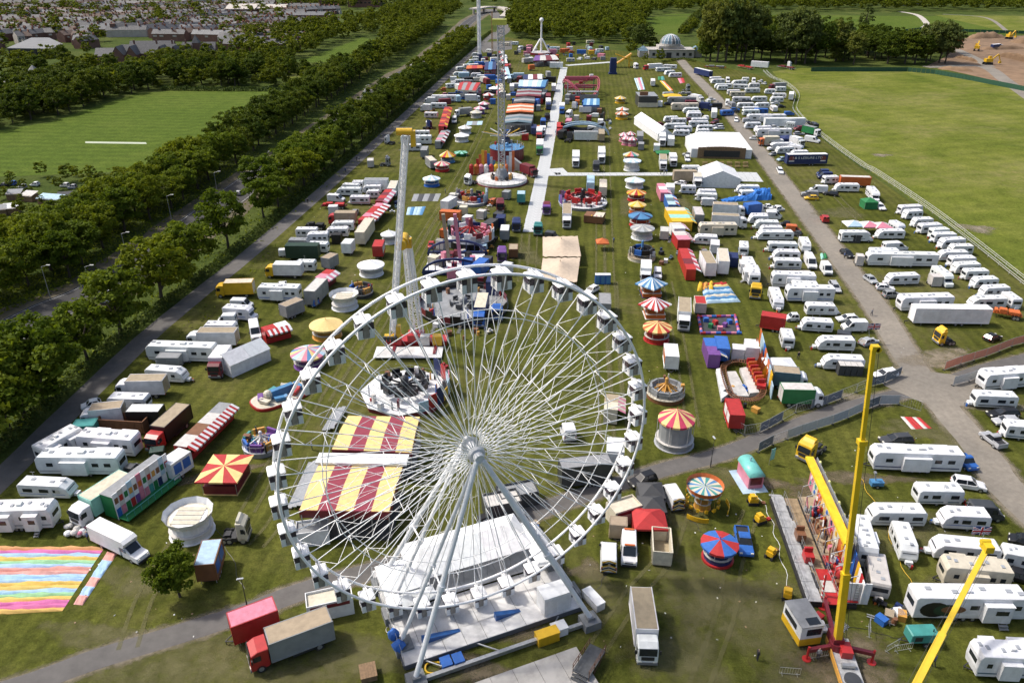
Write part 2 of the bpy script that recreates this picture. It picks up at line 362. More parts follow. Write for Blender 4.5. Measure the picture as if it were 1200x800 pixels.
# metal trackway of panels
PANEL = mat('trackway_panel', (.60, .61, .60), .5, .15, .3, 1.5, .15)
def trackway(name, label, a, b, w, step=2.4):
    d = (b - a); L = d.length; d.normalize(); rz = math.atan2(d.y, d.x); n = int(L / step)
    root = thing(name, label, 'trackway', (a.x, a.y, .02), rz)
    me = MB().box((0, 0, .035), (step - .07, w, .05)).box((0, 0, .065), (.08, w, .02)).mesh('panel', PANEL)
    for i in range(n): obj('panel', me, root, ((i + .5) * step, random.uniform(-.06, .06), .004 + .003 * (i % 2)))
trackway('trackway', 'long pale metal trackway running up the middle of the fair', G(622, 272), G(661, 79), 4.4)
trackway('trackway', 'pale metal trackway crossing toward the white marquees', G(641, 204.5), G(862, 204), 4.0)
trackway('trackway', 'short pale metal trackway past the far pink coaster', G(664, 77), G(724, 72.5), 5)
trackway('trackway', 'wide pale metal pad between white marquee and gravel lane', G(857, 207), G(899, 208), 12)
trackway('trackway', 'short wide trackway widening beside the red spider ride ramp', G(640, 202), G(667, 200.5), 8.5)
# ================================================================= TREES
def leaf_mat(name, dark, light, tr=.3):
    m, nt, b = _base(name)
    oi = nt.nodes.new('ShaderNodeObjectInfo'); ge = nt.nodes.new('ShaderNodeNewGeometry')
    n = noise(nt, .35, 3, .6); n2 = noise(nt, .02, 3, .6)
    c = ramp(nt, n.outputs[0], [(.3, dark), (.7, light)]).outputs[0]
    c = mixc(nt, c, ramp(nt, oi.outputs['Random'], [(0, (.72, .80, .72)), (.5, (1, 1, 1)), (1, (1.3, 1.16, .8))]).outputs[0], 1, 'MULTIPLY')
    c = mixc(nt, c, ramp(nt, ge.outputs['Random Per Island'], [(0, (.66, .68, .62)), (1, (1.34, 1.28, 1.15))]).outputs[0], 1, 'MULTIPLY')
    nt.links.new(c, b.inputs['Base Color']); b.inputs['Roughness'].default_value = .62; b.inputs['Specular IOR Level'].default_value = .06
    t = nt.nodes.new('ShaderNodeBsdfTranslucent'); mx = nt.nodes.new('ShaderNodeMixShader'); mx.inputs[0].default_value = tr
    nt.links.new(mixc(nt, c, (1.25, 1.2, .5), 1, 'MULTIPLY'), t.inputs[0])
    nt.links.new(b.outputs[0], mx.inputs[1]); nt.links.new(t.outputs[0], mx.inputs[2]); nt.links.new(mx.outputs[0], nt.nodes['Material Output'].inputs[0])
    return m
LEAF = leaf_mat('leaves', (.052, .092, .010), (.205, .250, .028), .42)
LEAF_M = leaf_mat('mid_leaves', (.036, .066, .010), (.130, .165, .022), .38)
LEAF_W = leaf_mat('willow_leaves', (.085, .115, .034), (.15, .18, .062), .36)
LEAF_D = leaf_mat('dark_leaves', (.040, .066, .018), (.085, .115, .03), .3)
BARK = mat('bark', (.075, .058, .042), .9, 0, .5, 2, .5)
def leaves(n_cl, per, size, shape='round', seed=0):
    """leaf cards spread through a crown of unit height 1 and radius ~.38 (scaled later): verts (n,4,3)"""
    g = np.random.default_rng(seed)
    if shape == 'poplar':
        z = g.uniform(.08, .98, n_cl); rr = .20 * np.sin(np.pi * np.clip(z, 0, 1) ** .8) ** .6 + .03
        a = g.uniform(0, 2 * np.pi, n_cl); q = np.sqrt(g.uniform(.15, 1, n_cl))
        cen = np.stack([rr * q * np.cos(a), rr * q * np.sin(a), z], 1); cr = g.uniform(.05, .085, n_cl)
    elif shape == 'bush':
        a = g.uniform(0, 2 * np.pi, n_cl); z = g.uniform(.1, .85, n_cl); rr = .62 * np.sqrt(np.clip(1 - ((z - .35) / .62) ** 2, .05, 1)) * np.sqrt(g.uniform(.2, 1, n_cl))
        cen = np.stack([rr * np.cos(a), rr * np.sin(a), z], 1); cr = g.uniform(.12, .2, n_cl)
    else:
        u = g.normal(size=(n_cl, 3)); u /= np.linalg.norm(u, axis=1)[:, None]
        rad = g.uniform(.5, 1, n_cl) ** .5
        lob = 1 + .18 * np.sin(3 * np.arctan2(u[:, 1], u[:, 0]) + seed) + .10 * np.sin(5 * u[:, 2] + seed * 2)
        cen = u * (rad * lob)[:, None] * np.array([.37, .37, .36]) + np.array([0, 0, .62])
        cen[:, 2] = np.maximum(cen[:, 2], .30 + g.uniform(0, .08, n_cl)); cr = g.uniform(.07, .125, n_cl)
    d = g.normal(size=(n_cl, per, 3)); d /= np.linalg.norm(d, axis=2)[..., None]; d[..., 2] = np.where(d[..., 2] < -.35, -d[..., 2] * .4, d[..., 2])
    pos = cen[:, None] + d * (cr[:, None] * g.uniform(.45, 1, (n_cl, per)))[..., None] * np.array([1, 1, .72])
    pos = pos.reshape(-1, 3); nn = d.reshape(-1, 3) * .8 + g.normal(size=pos.shape) * .55 + np.array([0, 0, .35])
    nn /= np.linalg.norm(nn, axis=1)[:, None]
    t = np.cross(nn, g.normal(size=pos.shape)); t /= np.linalg.norm(t, axis=1)[:, None]; bt = np.cross(nn, t)
    s = size * g.uniform(.6, 1.25, len(pos))[:, None]
    # folded leaf spray: a lozenge
    return np.stack([pos - t * s, pos - bt * s * .62 + nn * s * .15, pos + t * s, pos + bt * s * .62 + nn * s * .15], 1)
def quads_mesh(name, q, m):
    n = len(q); me = bpy.data.meshes.new(name)
    me.vertices.add(n * 4); me.vertices.foreach_set('co', q.reshape(-1).astype(np.float32))
    me.loops.add(n * 4); me.loops.foreach_set('vertex_index', np.arange(n * 4, dtype=np.int32))
    me.polygons.add(n); me.polygons.foreach_set('loop_start', np.arange(0, n * 4, 4, dtype=np.int32))
    me.materials.append(m); me.update(calc_edges=True); return me
def trunk_mesh(seed, shape='round'):
    r = random.Random(seed); mb = MB()
    if shape == 'bush': return mb.tube((0, 0, -.02), (.02, 0, .4), .05, .02, 6).mesh('trunk', BARK)
    top = .5 if shape == 'round' else .8
    p = Vector((0, 0, -.01)); rad = .028
    for k in range(4):
        q = p + Vector((r.uniform(-.012, .012), r.uniform(-.012, .012), top / 4)); mb.tube(p, q, rad, rad * .82, 7, caps=False); p = q; rad *= .82
    for k in range(7 if shape == 'round' else 5):
        a = r.uniform(0, 6.28) + k; z0 = r.uniform(.2, .42) if shape == 'round' else r.uniform(.2, .6); L = r.uniform(.16, .28) if shape == 'round' else .1
        m0 = Vector((0, 0, z0)); m1 = m0 + Vector((math.cos(a) * L * .55, math.sin(a) * L * .55, L * .6)); m2 = m1 + Vector((math.cos(a) * L * .4, math.sin(a) * L * .4, L * .45))
        mb.tube(m0, m1, .013, .008, 5, caps=False); mb.tube(m1, m2, .008, .003, 5, caps=False)
    return mb.mesh('trunk', BARK)
NEAR = [(quads_mesh('crown', leaves(95, 66, .028, 'round', 10 + i), LEAF), trunk_mesh(i)) for i in range(5)]
MID = [(quads_mesh('crown', leaves(72, 40, .034, 'round', 30 + i), LEAF_M), trunk_mesh(20 + i)) for i in range(4)]
DARKT = [(quads_mesh('crown', leaves(72, 40, .034, 'round', 60 + i), LEAF_D), trunk_mesh(60 + i)) for i in range(2)]
POP = [(quads_mesh('crown', leaves(90, 24, .026, 'poplar', 50 + i), LEAF_W), trunk_mesh(40 + i, 'poplar')) for i in range(2)]
WIL = [(quads_mesh('crown', leaves(90, 44, .03, 'round', 55 + i), LEAF_W), trunk_mesh(45 + i)) for i in range(2)]
BUSH = [(quads_mesh('crown', leaves(34, 34, .06, 'bush', 70 + i), LEAF), trunk_mesh(70, 'bush')) for i in range(3)]
FAR_T = [leaves(44, 16, .056, 'round', 80 + i) for i in range(5)]
cand = []                                      # (world x, y, height, kind, zone)
def inpoly(x, y, poly):
    c = False; j = len(poly) - 1
    for i in range(len(poly)):
        a, b = poly[i], poly[j]
        if (a[1] > y) != (b[1] > y) and x < (b[0] - a[0]) * (y - a[1]) / (b[1] - a[1]) + a[0]: c = not c
        j = i
    return c
def scatter(s, sp, h0, h1, kind='round', zone='', avoid=(), seed=1):
    poly = [(p.x, p.y) for p in P(s)]; g = random.Random(seed)
    x0 = min(p[0] for p in poly); x1 = max(p[0] for p in poly); y0 = min(p[1] for p in poly); y1 = max(p[1] for p in poly)
    nx = int((x1 - x0) / sp) + 1; ny = int((y1 - y0) / sp) + 1
    for i in range(nx):
        for j in range(ny):
            x = x0 + (i + g.uniform(.1, .9)) * sp; y = y0 + (j + g.uniform(.1, .9)) * sp
            if inpoly(x, y, poly) and not any(inpoly(x, y, q) for q in avoid): cand.append((x, y, g.uniform(h0, h1), kind, zone))
def row(pts, step, off, h0, h1, zone, kind='round', seed=3, j=1.0):
    g = random.Random(seed); q = offs(pts, off); acc = 0
    for a, b in zip(q[:-1], q[1:]):
        L = (b - a).length
        while acc < L:
            p = a.lerp(b, acc / L); cand.append((p.x + g.uniform(-j, j), p.y + g.uniform(-j, j), g.uniform(h0, h1), kind, zone)); acc += step * g.uniform(.85, 1.2)
        acc -= L
erow = smooth(P('-30,548 31,491 70,458 144,397 194,355 239,317 300,262 345,222 400,180 470,122 520,78 552,48'))
[cand.append((G(x_, y_).x, G(x_, y_).y, random.uniform(13, 15.5), 'round', 'east')) for x_, y_ in ((-34, 545), (-8, 524), (12, 505), (31, 490), (54, 470), (104, 427), (142, 396), (192, 356), (226, 328), (268, 293))]
row(erow[37:], 10.5, .8, 10.5, 13, 'east'); row(erow[40:], 10.5, -5.0, 11, 14, 'east', seed=5)
wrow = smooth(P('-40,392 39,362 82,334 120,300 149,277 187,256 225,230 262,205 300,178 360,136 420,95 470,64 520,30'))
row(wrow, 10, -1.5, 11, 14, 'west', seed=8); row(wrow, 10.5, -9, 11, 15, 'west', seed=9); row(wrow[:30], 12, -17, 9, 12, 'west', seed=10)
scatter('-80,330 60,300 140,262 210,232 246,206 236,192 196,206 130,236 80,264 -60,278', 11, 6, 10, 'round', 'behind', seed=2)
scatter('-80,214 60,206 130,205 190,199 200,207 120,240 70,250 -60,262', 8, 2.0, 6, 'bush', 'allot', seed=4)
scatter('-80,166 -80,112 40,112 110,98 200,84 300,78 346,80 346,103 205,104 160,108 110,124 60,139', 10, 9, 15, 'round', 'field', seed=6)
scatter('-80,160 60,136 112,121 165,106 250,102 345,101 345,96 200,98 110,112 -60,138', 7, 3, 5, 'bush', 'field', seed=26)
scatter('-60,108 40,104 120,90 230,78 330,74 345,60 340,40 280,42 250,70 120,84 84,70 0,78 -60,80', 17, 9, 14, 'round', 'town', seed=7)
scatter('-60,78 330,70 340,10 -60,12', 20, 8, 13, 'round', 'town', avoid=[[(p.x, p.y) for p in P('120,84 255,78 255,40 120,40')], [(p.x, p.y) for p in P('5,74 90,74 90,48 5,48')]], seed=12)
scatter('330,60 350,70 425,42 450,44 450,60 470,55 540,14 500,2 420,30 340,34', 14, 9, 15, 'round', 'north', seed=13)
scatter('396,110 420,92 440,72 395,92 350,96 352,106', 14, 9, 14, 'round', 'north', seed=14)
scatter('592,45 640,48 645,52 752,52 756,38 756,18 600,18', 13, 11, 17, 'round', 'wood', avoid=[[(p.x, p.y) for p in P('668,50 735,52 735,60 668,58')]], seed=15)
scatter('330,14 600,6 600,-1 330,-1', 22, 10, 14, 'round', 'wood', seed=16)
scatter('600,18 760,18 815,14 1300,14 1300,-2 600,-2', 17, 11, 16, 'round', 'wood', seed=17)
scatter('818,72 1095,76 1112,66 1100,60 1010,58 985,48 925,44 900,40 826,46', 14, 10, 19, 'round', 'park', seed=18)
scatter('790,42 812,30 822,34 800,46', 13, 8, 11, 'round', 'park', seed=19)
for (x, y, h) in ((752, 62, 20), (745, 58, 18), (738, 57, 16), (764, 62, 10), (740, 66, 10)): p = G(x, y); cand.append((p.x, p.y, h, 'dark' if h > 12 else 'willow', 'dome'))
for (x, y, h) in ((773, 75, 9), (756, 73, 6)): p = G(x, y); cand.append((p.x, p.y, h, 'dark', 'dome'))
for (x, y, h) in ((832, 72, 36), (840, 73, 38), (850, 73, 40), (862, 72, 39), (872, 72, 37), (882, 71, 34), (920, 74, 32), (932, 75, 34), (943, 75, 30), (955, 74, 27), (1000, 76, 20), (1016, 66, 18)): p = G(x, y); cand.append((p.x, p.y, h, 'willowt' if x < 900 else ('willow' if x in (920, 932, 943, 1000) else 'round'), 'poplar'))
for (x, y, h) in ((1012, 43, 26), (979, 72, 26), (988, 72, 24), (1000, 62, 14)): p = G(x, y); cand.append((p.x, p.y, h, 'poplar', 'poplar'))
for (x, y, h) in ((1040, 75, 18), (1060, 75, 19), (1085, 74, 25), (1100, 74, 26), (1107, 75, 24), (1072, 75, 20), (1050, 68, 17)): p = G(x, y); cand.append((p.x, p.y, h, 'willow' if h > 22 else 'round', 'park'))
# keep roads and clearings free
rdp = rd[::3]
def on_road(x, y):
    return any((p.x - x) ** 2 + (p.y - y) ** 2 < 62 for p in rd) or any((p.x - x) ** 2 + (p.y - y) ** 2 < 22 for p in tk)
cand = [c for c in cand if not on_road(c[0], c[1])]
def keyf(c):
    return -c[2] * PXM(Vector((c[0], c[1], 0))) * (1.0 if -40 < PROJ(Vector((c[0], c[1], 5)))[0] < 1240 else .01)
cand.sort(key=keyf)
solo, rest = cand[:285], cand[285:]
ZL = dict(east='leafy avenue tree between the main road and the grey footpath', west='leafy avenue tree on the far verge of the main road', behind='leafy tree in the belt between the avenue and playing field',
          allot='low leafy shrub in the overgrown allotments', field='dark leafy growth along the back edge of the playing field', town='leafy tree among the brick houses of the town', north='leafy tree around the small paddocks',
          wood='tree in the dense wood at the far end of the fair', park='tree in the parkland belt behind the far meadow', dome='tree beside the white domed building', poplar='tall pale park tree standing over the belt behind the lorries')
for i, (x, y, h, kind, zone) in enumerate(solo):
    z = PXM(Vector((x, y, 0)))
    if kind == 'bush': cr, tr = BUSH[i % 3]; w = h * 1.1
    elif kind == 'poplar': cr, tr = POP[i % 2]; w = h * 1.0
    elif kind == 'willowt': cr, tr = WIL[i % 2]; w = h * .72
    elif kind == 'willow': cr, tr = WIL[i % 2]; w = h * .85
    elif kind == 'dark': cr, tr = DARKT[i % 2]; w = h * 1.05
    elif z > 3.2: cr, tr = NEAR[i % 5]; w = h * random.uniform(.95, 1.2)
    else: cr, tr = MID[i % 4]; w = h * random.uniform(.95, 1.25)
    root = thing('shrub' if kind == 'bush' else 'tree', ZL[zone], 'shrub' if kind == 'bush' else 'tree', (x, y, 0), random.uniform(0, 6.28), {'east': 'avenue trees beside the footpath', 'west': 'avenue trees across the road'}.get(zone, 'trees: ' + ZL[zone]), w, w, h)
    obj('trunk', tr, root); obj('crown', cr, root)
# one tree beside the small trailer
p = G(211, 699); root = thing('tree', 'small round tree on the grass between path and white booth', 'tree', p, 0, None, 6.6, 6.6, 7.2)
obj('trunk', NEAR[1][1], root); obj('crown', quads_mesh('crown', leaves(80, 85, .030, 'round', 3), LEAF), root)
qs = []
for (x, y, h, kind, zone) in rest:
    t = FAR_T[random.randrange(5)]; a = random.uniform(0, 6.28); w = h * random.uniform(.95, 1.25)
    c, s = math.cos(a), math.sin(a); M = np.array([[c * w, -s * w, 0], [s * w, c * w, 0], [0, 0, h]])
    qs.append(t @ M.T + np.array([x, y, 0]))
wl = obj('woodland', quads_mesh('woodland', np.concatenate(qs), LEAF_M), kind='stuff')
tag(wl, 'distant mass of dark green woodland along the far skyline', 'woodland')
# hedges
def hedge(name, label, pts, w, h, dens, size=.32, m=None):
    g = np.random.default_rng(len(label)); out = []
    for a, b in zip(pts[:-1], pts[1:]):
        L = (b - a).length; n = max(1, int(L * dens)); t = g.uniform(0, 1, n)[:, None]
        d = (b - a).normalized(); nx = np.array([d.y, -d.x, 0]); base = np.array(a)[None] * (1 - t) + np.array(b)[None] * t
        off = g.uniform(-1, 1, n)[:, None]; hh = g.uniform(0, 1, n)[:, None] ** .6 * h * (1 - .35 * off ** 2) * (1 + .15 * np.sin(base[:, :1] * .7))
        pos = base + nx * off * w / 2; pos[:, 2:] = hh
        nn = g.normal(size=pos.shape) * .5 + nx * off * .8 + np.array([0, 0, .6]); nn /= np.linalg.norm(nn, axis=1)[:, None]
        tt = np.cross(nn, g.normal(size=pos.shape)); tt /= np.linalg.norm(tt, axis=1)[:, None]; bt = np.cross(nn, tt); s = size * g.uniform(.6, 1.3, n)[:, None]
        out.append(np.stack([pos - tt * s, pos - bt * s * .6, pos + tt * s, pos + bt * s * .6], 1))
    return tag(obj(name, quads_mesh(name, np.concatenate(out), m or LEAF_D)), label, 'hedge')
hedge('hedge', 'long dark clipped hedge beside the grey footpath', offs(tk, -4.0)[8:], 2.6, 2.1, 46)
hedge('hedge', 'thin hedge along the far edge of the playing field', P('190,106 260,107 345,107'), 3, 2.5, 26, .5)
hedge('hedge', 'thin hedge between playing field and pale paddock', P('340,84 380,80 430,72'), 5, 4, 26, .6)
hedge('hedge', 'low scrubby hedge in front of the domed building', P('775,74 800,70 815,73'), 2, 1.5, 30, .35)
hedge('hedge', 'double line of bushes along the path behind the domed building', P('800,40 815,22 830,12'), 9, 6, 40, 1.0)
ug = []                                        # rough undergrowth of the verge
g = np.random.default_rng(5)
ar = np.array([tuple(p) for p in offs(erow, 1.5)] + [tuple(p) for p in offs(wrow, -3)] + [tuple(p) for p in offs(wrow, -14)])
pos = ar[g.integers(0, len(ar), 16000)] + g.normal(size=(16000, 3)) * np.array([5, 6, 0]); pos[:, 2] = g.uniform(.05, .55, 16000)
nn = g.normal(size=pos.shape) * .5 + np.array([0, 0, .8]); nn /= np.linalg.norm(nn, axis=1)[:, None]; tt = np.cross(nn, g.normal(size=pos.shape)); tt /= np.linalg.norm(tt, axis=1)[:, None]; bt = np.cross(nn, tt)
keep = np.array([not on_road(x, y) for x, y, _ in pos]); s = g.uniform(.2, .5, len(pos))[:, None]
tag(obj('undergrowth', quads_mesh('undergrowth', np.stack([pos - tt * s, pos - bt * s * .6, pos + tt * s, pos + bt * s * .6], 1)[keep], LEAF), kind='stuff'), 'rough undergrowth beneath the avenue trees', 'undergrowth')

# ================================================================= TOWN AND FAR BUILDINGS
BRICK = mat('red_brick', (.19, .10, .075), .9, 0, .35, .5); SLATE = mat('slate', (.095, .095, .10), .7, 0, .4, .6); PALE = mat('pale_render', (.46, .42, .37), .85, 0, .2, .5)
SLATE2 = mat('brown_tile', (.15, .10, .075), .8, 0, .3, .6); GREYB = mat('grey_roof', (.16, .163, .168), .7, 0, .25, .2); STONE = mat('white_stone', (.42, .40, .37), .8, 0, .25, .3); BGLASS = mat('roof_glass', (.16, .24, .30), .15, 0, .2, .4)
CHIM = mat('chimney_pot', (.28, .12, .07), .9)
def house_mesh(w, d, h, rh, wall, roof, seed):
    mb = MB(); mb.box((0, 0, h / 2), (w - .02, d, h), 0)
    e = .35
    mb.add([(-w / 2, -d / 2 - e, h - .15), (w / 2, -d / 2 - e, h - .15), (w / 2, 0, h + rh), (-w / 2, 0, h + rh), (-w / 2, d / 2 + e, h - .15), (w / 2, d / 2 + e, h - .15)], [(0, 1, 2, 3), (3, 2, 5, 4)], 1)
    mb.add([(-w / 2 + .03, -d / 2, h), (-w / 2 + .03, d / 2, h), (-w / 2 + .03, 0, h + rh - .1), (w / 2 - .03, -d / 2, h), (w / 2 - .03, d / 2, h), (w / 2 - .03, 0, h + rh - .1)], [(0, 1, 2), (3, 5, 4)], 0)
    for k in (-1, 1): mb.box((w / 2 - .5, k * .4, h + rh + .5), (.8, .75, 1.9), 2)
    for z in (1.5, 4.2):
        for x in (-w * .24, w * .24): mb.box((x, -d / 2 - .04, z), (1.1, .1, 1.4), 4); mb.box((x, -d / 2 - .08, z), (.85, .06, 1.15), 3)
    mb.box((w * .05, -d / 2 - 2.2, 1.9), (w * .5, 4.3, 3.6), 0); mb.box((w * .05, -d / 2 - 2.3, 3.75), (w * .52, 4.5, .15), 1)
    return mb.mesh('house', [wall, roof, CHIM, GLASS, PALE])
HM = [house_mesh(5.6, 9, 6, 3, w, r, i) for i, (w, r) in enumerate(((BRICK, SLATE), (PALE, SLATE), (BRICK, SLATE2), (PALE, SLATE2), (BRICK, GREYB)))]
nh = 0
for ri, s in enumerate(('0,46 95,44', '45,39 130,36', '20,33 118,30', '100,28 190,26', '150,24 245,22', '195,33 262,32', '262,46 312,47', '262,38 330,40', '90,21 180,18', '210,18 300,15', '300,33 345,28', '20,52 45,50', '265,30 330,27', '315,20 400,16', '0,24 60,21', '170,14 260,11')):
    a, b = P(s); L = (b - a).length; rz = math.atan2(b.y - a.y, b.x - a.x)
    for k in range(int(L / 5.6)):
        if nh >= 296: break
        p = a.lerp(b, (k + .5) * 5.6 / L); me = HM[(ri + (k // 7)) % 5 if random.random() < .8 else random.randrange(5)]
        o = obj('terraced_house', me, None, p, rz); o.scale = (1, 1, random.uniform(.96, 1.06))
        wl_ = 'brick' if me.materials[0] is BRICK else 'pale rendered'; rl = {'slate': 'grey slate', 'brown_tile': 'brown tiled', 'grey_roof': 'pale grey'}[me.materials[1].name]
        tag(o, f'small {wl_} terraced house with {rl} roof in the distant town', 'house', f'terraced houses, {wl_} with {rl} roof'); nh += 1
def far_town():
    g = random.Random(21); mbt = MB(); no = [[(p.x, p.y) for p in P(q)] for q in ('110,86 262,82 262,50 110,46', '0,76 92,76 92,50 0,50')]
    for y_ in np.arange(9, 62, 3.2):
        x_ = -70.0
        while x_ < 335:
            run = g.randrange(5, 13); ang = g.uniform(-.25, .25) if g.random() < .7 else 1.2; m_ = g.choice((0, 0, 0, 1, 3)); r_ = g.choice((2, 2, 2, 4, 5)); p = G(x_, y_ + g.uniform(-1, 1))
            for k in range(run):
                q = p + Vector((math.cos(ang), math.sin(ang), 0)) * k * 5.6
                if any(inpoly(q.x, q.y, z) for z in no): continue
                M = Matrix.Rotation(ang, 3, 'Z'); T = lambda a: tuple(M @ Vector(a) + q); w, d, h, rh = 5.55, 8.5, 5.8, 3.0
                mbt.add([T(a) for a in ((-w / 2, -d / 2, 0), (w / 2, -d / 2, 0), (w / 2, d / 2, 0), (-w / 2, d / 2, 0), (-w / 2, -d / 2, h), (w / 2, -d / 2, h), (w / 2, d / 2, h), (-w / 2, d / 2, h), (-w / 2, 0, h + rh), (w / 2, 0, h + rh))], [(0, 1, 5, 4), (2, 3, 7, 6), (1, 2, 6, 9, 5), (3, 0, 4, 8, 7)], m_)
                mbt.add([T(a) for a in ((-w / 2, -d / 2 - .3, h - .1), (w / 2, -d / 2 - .3, h - .1), (w / 2, 0, h + rh + .1), (-w / 2, 0, h + rh + .1), (-w / 2, d / 2 + .3, h - .1), (w / 2, d / 2 + .3, h - .1))], [(0, 1, 2, 3), (3, 2, 5, 4)], r_)
                if k % 2 == 0: c_ = T((w / 2 - .4, 0, h + rh + .5)); mbt.box(c_, (.8, 1.8, 1.9), 6)
                if g.random() < .5: mbt.box(T((0, -d / 2 - .08, 4.1)), (3.2, .2, 1.3), 7)
            x_ += run * 5.6 * PXM(p) * (1 if ang < 1 else .25) + g.uniform(3, 16)
    return mbt.mesh('town', [BRICK, PALE, SLATE, BRICK, SLATE2, GREYB, CHIM, PALE])
tw = obj('town', far_town(), kind='stuff'); tag(tw, 'spread of smaller brick and slate terraces filling the distant town', 'town')
def gable(root, cx, cy, w, d, h, rh, wall=BRICK, roof=SLATE, rz=0, wins=True):
    """a range with ridge along local x"""
    M = Matrix.Rotation(rz, 3, 'Z'); T = lambda p: M @ Vector(p) + Vector((cx, cy, 0))
    mb = MB(); mb.box((0, 0, h / 2), (w, d, h)); mb.add([(-w / 2, -d / 2, h), (-w / 2, d / 2, h), (-w / 2, 0, h + rh), (w / 2, -d / 2, h), (w / 2, d / 2, h), (w / 2, 0, h + rh)], [(0, 1, 2), (3, 5, 4)])
    mb.v = [tuple(T(v)) for v in mb.v]; obj('wall', mb.mesh('wall', wall), root)
    e = .5; mr = MB().add([(-w / 2 - .3, -d / 2 - e, h - .3), (w / 2 + .3, -d / 2 - e, h - .3), (w / 2 + .3, 0, h + rh + .12), (-w / 2 - .3, 0, h + rh + .12), (-w / 2 - .3, d / 2 + e, h - .3), (w / 2 + .3, d / 2 + e, h - .3)], [(0, 1, 2, 3), (3, 2, 5, 4)])
    mr.v = [tuple(T(v)) for v in mr.v]; obj('roof', mr.mesh('roof', roof), root)
    if wins:
        me = MB().box((0, 0, 0), (1.6, .2, 2.4)).mesh('window', GLASS)
        for z in ([2.5, 6.5] if h > 8 else [2.6]):
            for k in range(int(w / 4)):
                obj('window', me, root, T((-w / 2 + 2 + k * 4, -d / 2 - .06, z)), rz)
p = G(185, 76); rz = .08
sch = thing('school', 'large red brick school with steep slate gables among trees', 'school', p, rz, None, .72, .72, .72)
gable(sch, 0, 6, 62, 12, 10, 7)
for x, w in ((-30, 10), (-18, 9), (8, 9), (20, 9), (30, 10)): gable(sch, x, -3, 16, w, 10, 7, rz=math.pi / 2)
gable(sch, -44, 8, 22, 14, 8, 6); gable(sch, -10, 26, 40, 12, 11, 7); gable(sch, 34, 22, 30, 12, 10, 7)
for x in (-20, 0, 14, 26): obj('chimney', MB().box((x, 8, 18), (1.2, 1.6, 5)).mesh('chimney', BRICK), sch)
obj('tower', MB().box((36, 6, 9), (6, 6, 18)).add([(32.6, 2.6, 18), (39.4, 2.6, 18), (39.4, 9.4, 18), (32.6, 9.4, 18), (36, 6, 25)], [(0, 1, 4), (1, 2, 4), (2, 3, 4), (3, 0, 4)], 1).mesh('tower', [BRICK, SLATE]), sch)
def flat(name, label, s, h, wall, roof, cat='building', win=0):
    q = P(s); c = sum(q, Vector()) / len(q); root = thing(name, label, cat, c)
    pts = [(p.x - c.x, p.y - c.y) for p in q]
    obj('wall', MB().prism(pts, 0, h).mesh('wall', wall), root)
    k = 1.02; obj('roof', MB().prism([(x * k, y * k) for x, y in pts], h + .004, h + .6).mesh('roof', roof), root)
    a = Vector((*pts[0], 0)); b = Vector((*pts[1], 0)); L = (b - a).length; rz = math.atan2(b.y - a.y, b.x - a.x); nx = Vector((b.y - a.y, a.x - b.x, 0)).normalized()
    if win:
        me = MB().box((0, 0, 0), (2.6, .16, 1.6)).mesh('window', GLASS)
        for i in range(int(L / 5)): obj('window', me, root, a.lerp(b, (i + .5) * 5 / L) + nx * .05 + Vector((0, 0, h * .6)), rz)
    return root
flat('hall', 'wide low building with flat grey roof beyond the trees', '12,68 62,69 76,63 60,55 40,55', 6, DARK, GREYB, 'building', 1)
flat('shed', 'long pale flat roofed building at the top of the town', '215,10 262,4 262,1 214,6', 8, PALE, GREYB, win=1)
flat('factory', 'brick works with pale roof behind the terraces', '265,22 300,22 305,15 270,15', 9, BRICK, PALE, win=1)
flat('factory', 'long pale blue roofed factory behind the wood', '345,7 400,7 402,3 347,3', 9, BRICK, mat('blue_roof', (.35, .45, .52), .6), win=1)
flat('factory', 'second long brick factory with white roof beside paddock trees', '300,20 336,19 338,14 302,15', 8, BRICK, PALE, win=1)
flat('factory', 'dark brick factory with low roof by the wood edge', '408,9 446,9 448,3 412,3', 9, BRICK, SLATE, win=1)
flat('white_house', 'white rendered block far beyond the moor', '1052,7 1076,7 1078,3 1054,3', 9, STONE, SLATE, win=1)
pv = thing('pavilion', 'dark roofed pavilion with small cupola beside the playing field trees', 'pavilion', G(28, 110), .12)
gable(pv, 0, 0, 30, 12, 5, 4, BRICK, SLATE); obj('cupola', MB().box((8, 0, 10.2), (3, 3, 3.4)).cone((8, 0), 2.8, 11.9, 14.5, 6, mi=1).mesh('cupola', [DARK, GREYB]), pv)
ch = thing('church', 'dark slate roofed church among the terraces', 'church', G(150, 43), .2, None, .6, .6, .6)
gable(ch, 0, 0, 30, 14, 9, 9, BRICK, SLATE); obj('tower', MB().box((-17, 0, 9), (7, 7, 18)).mesh('tower', BRICK), ch)
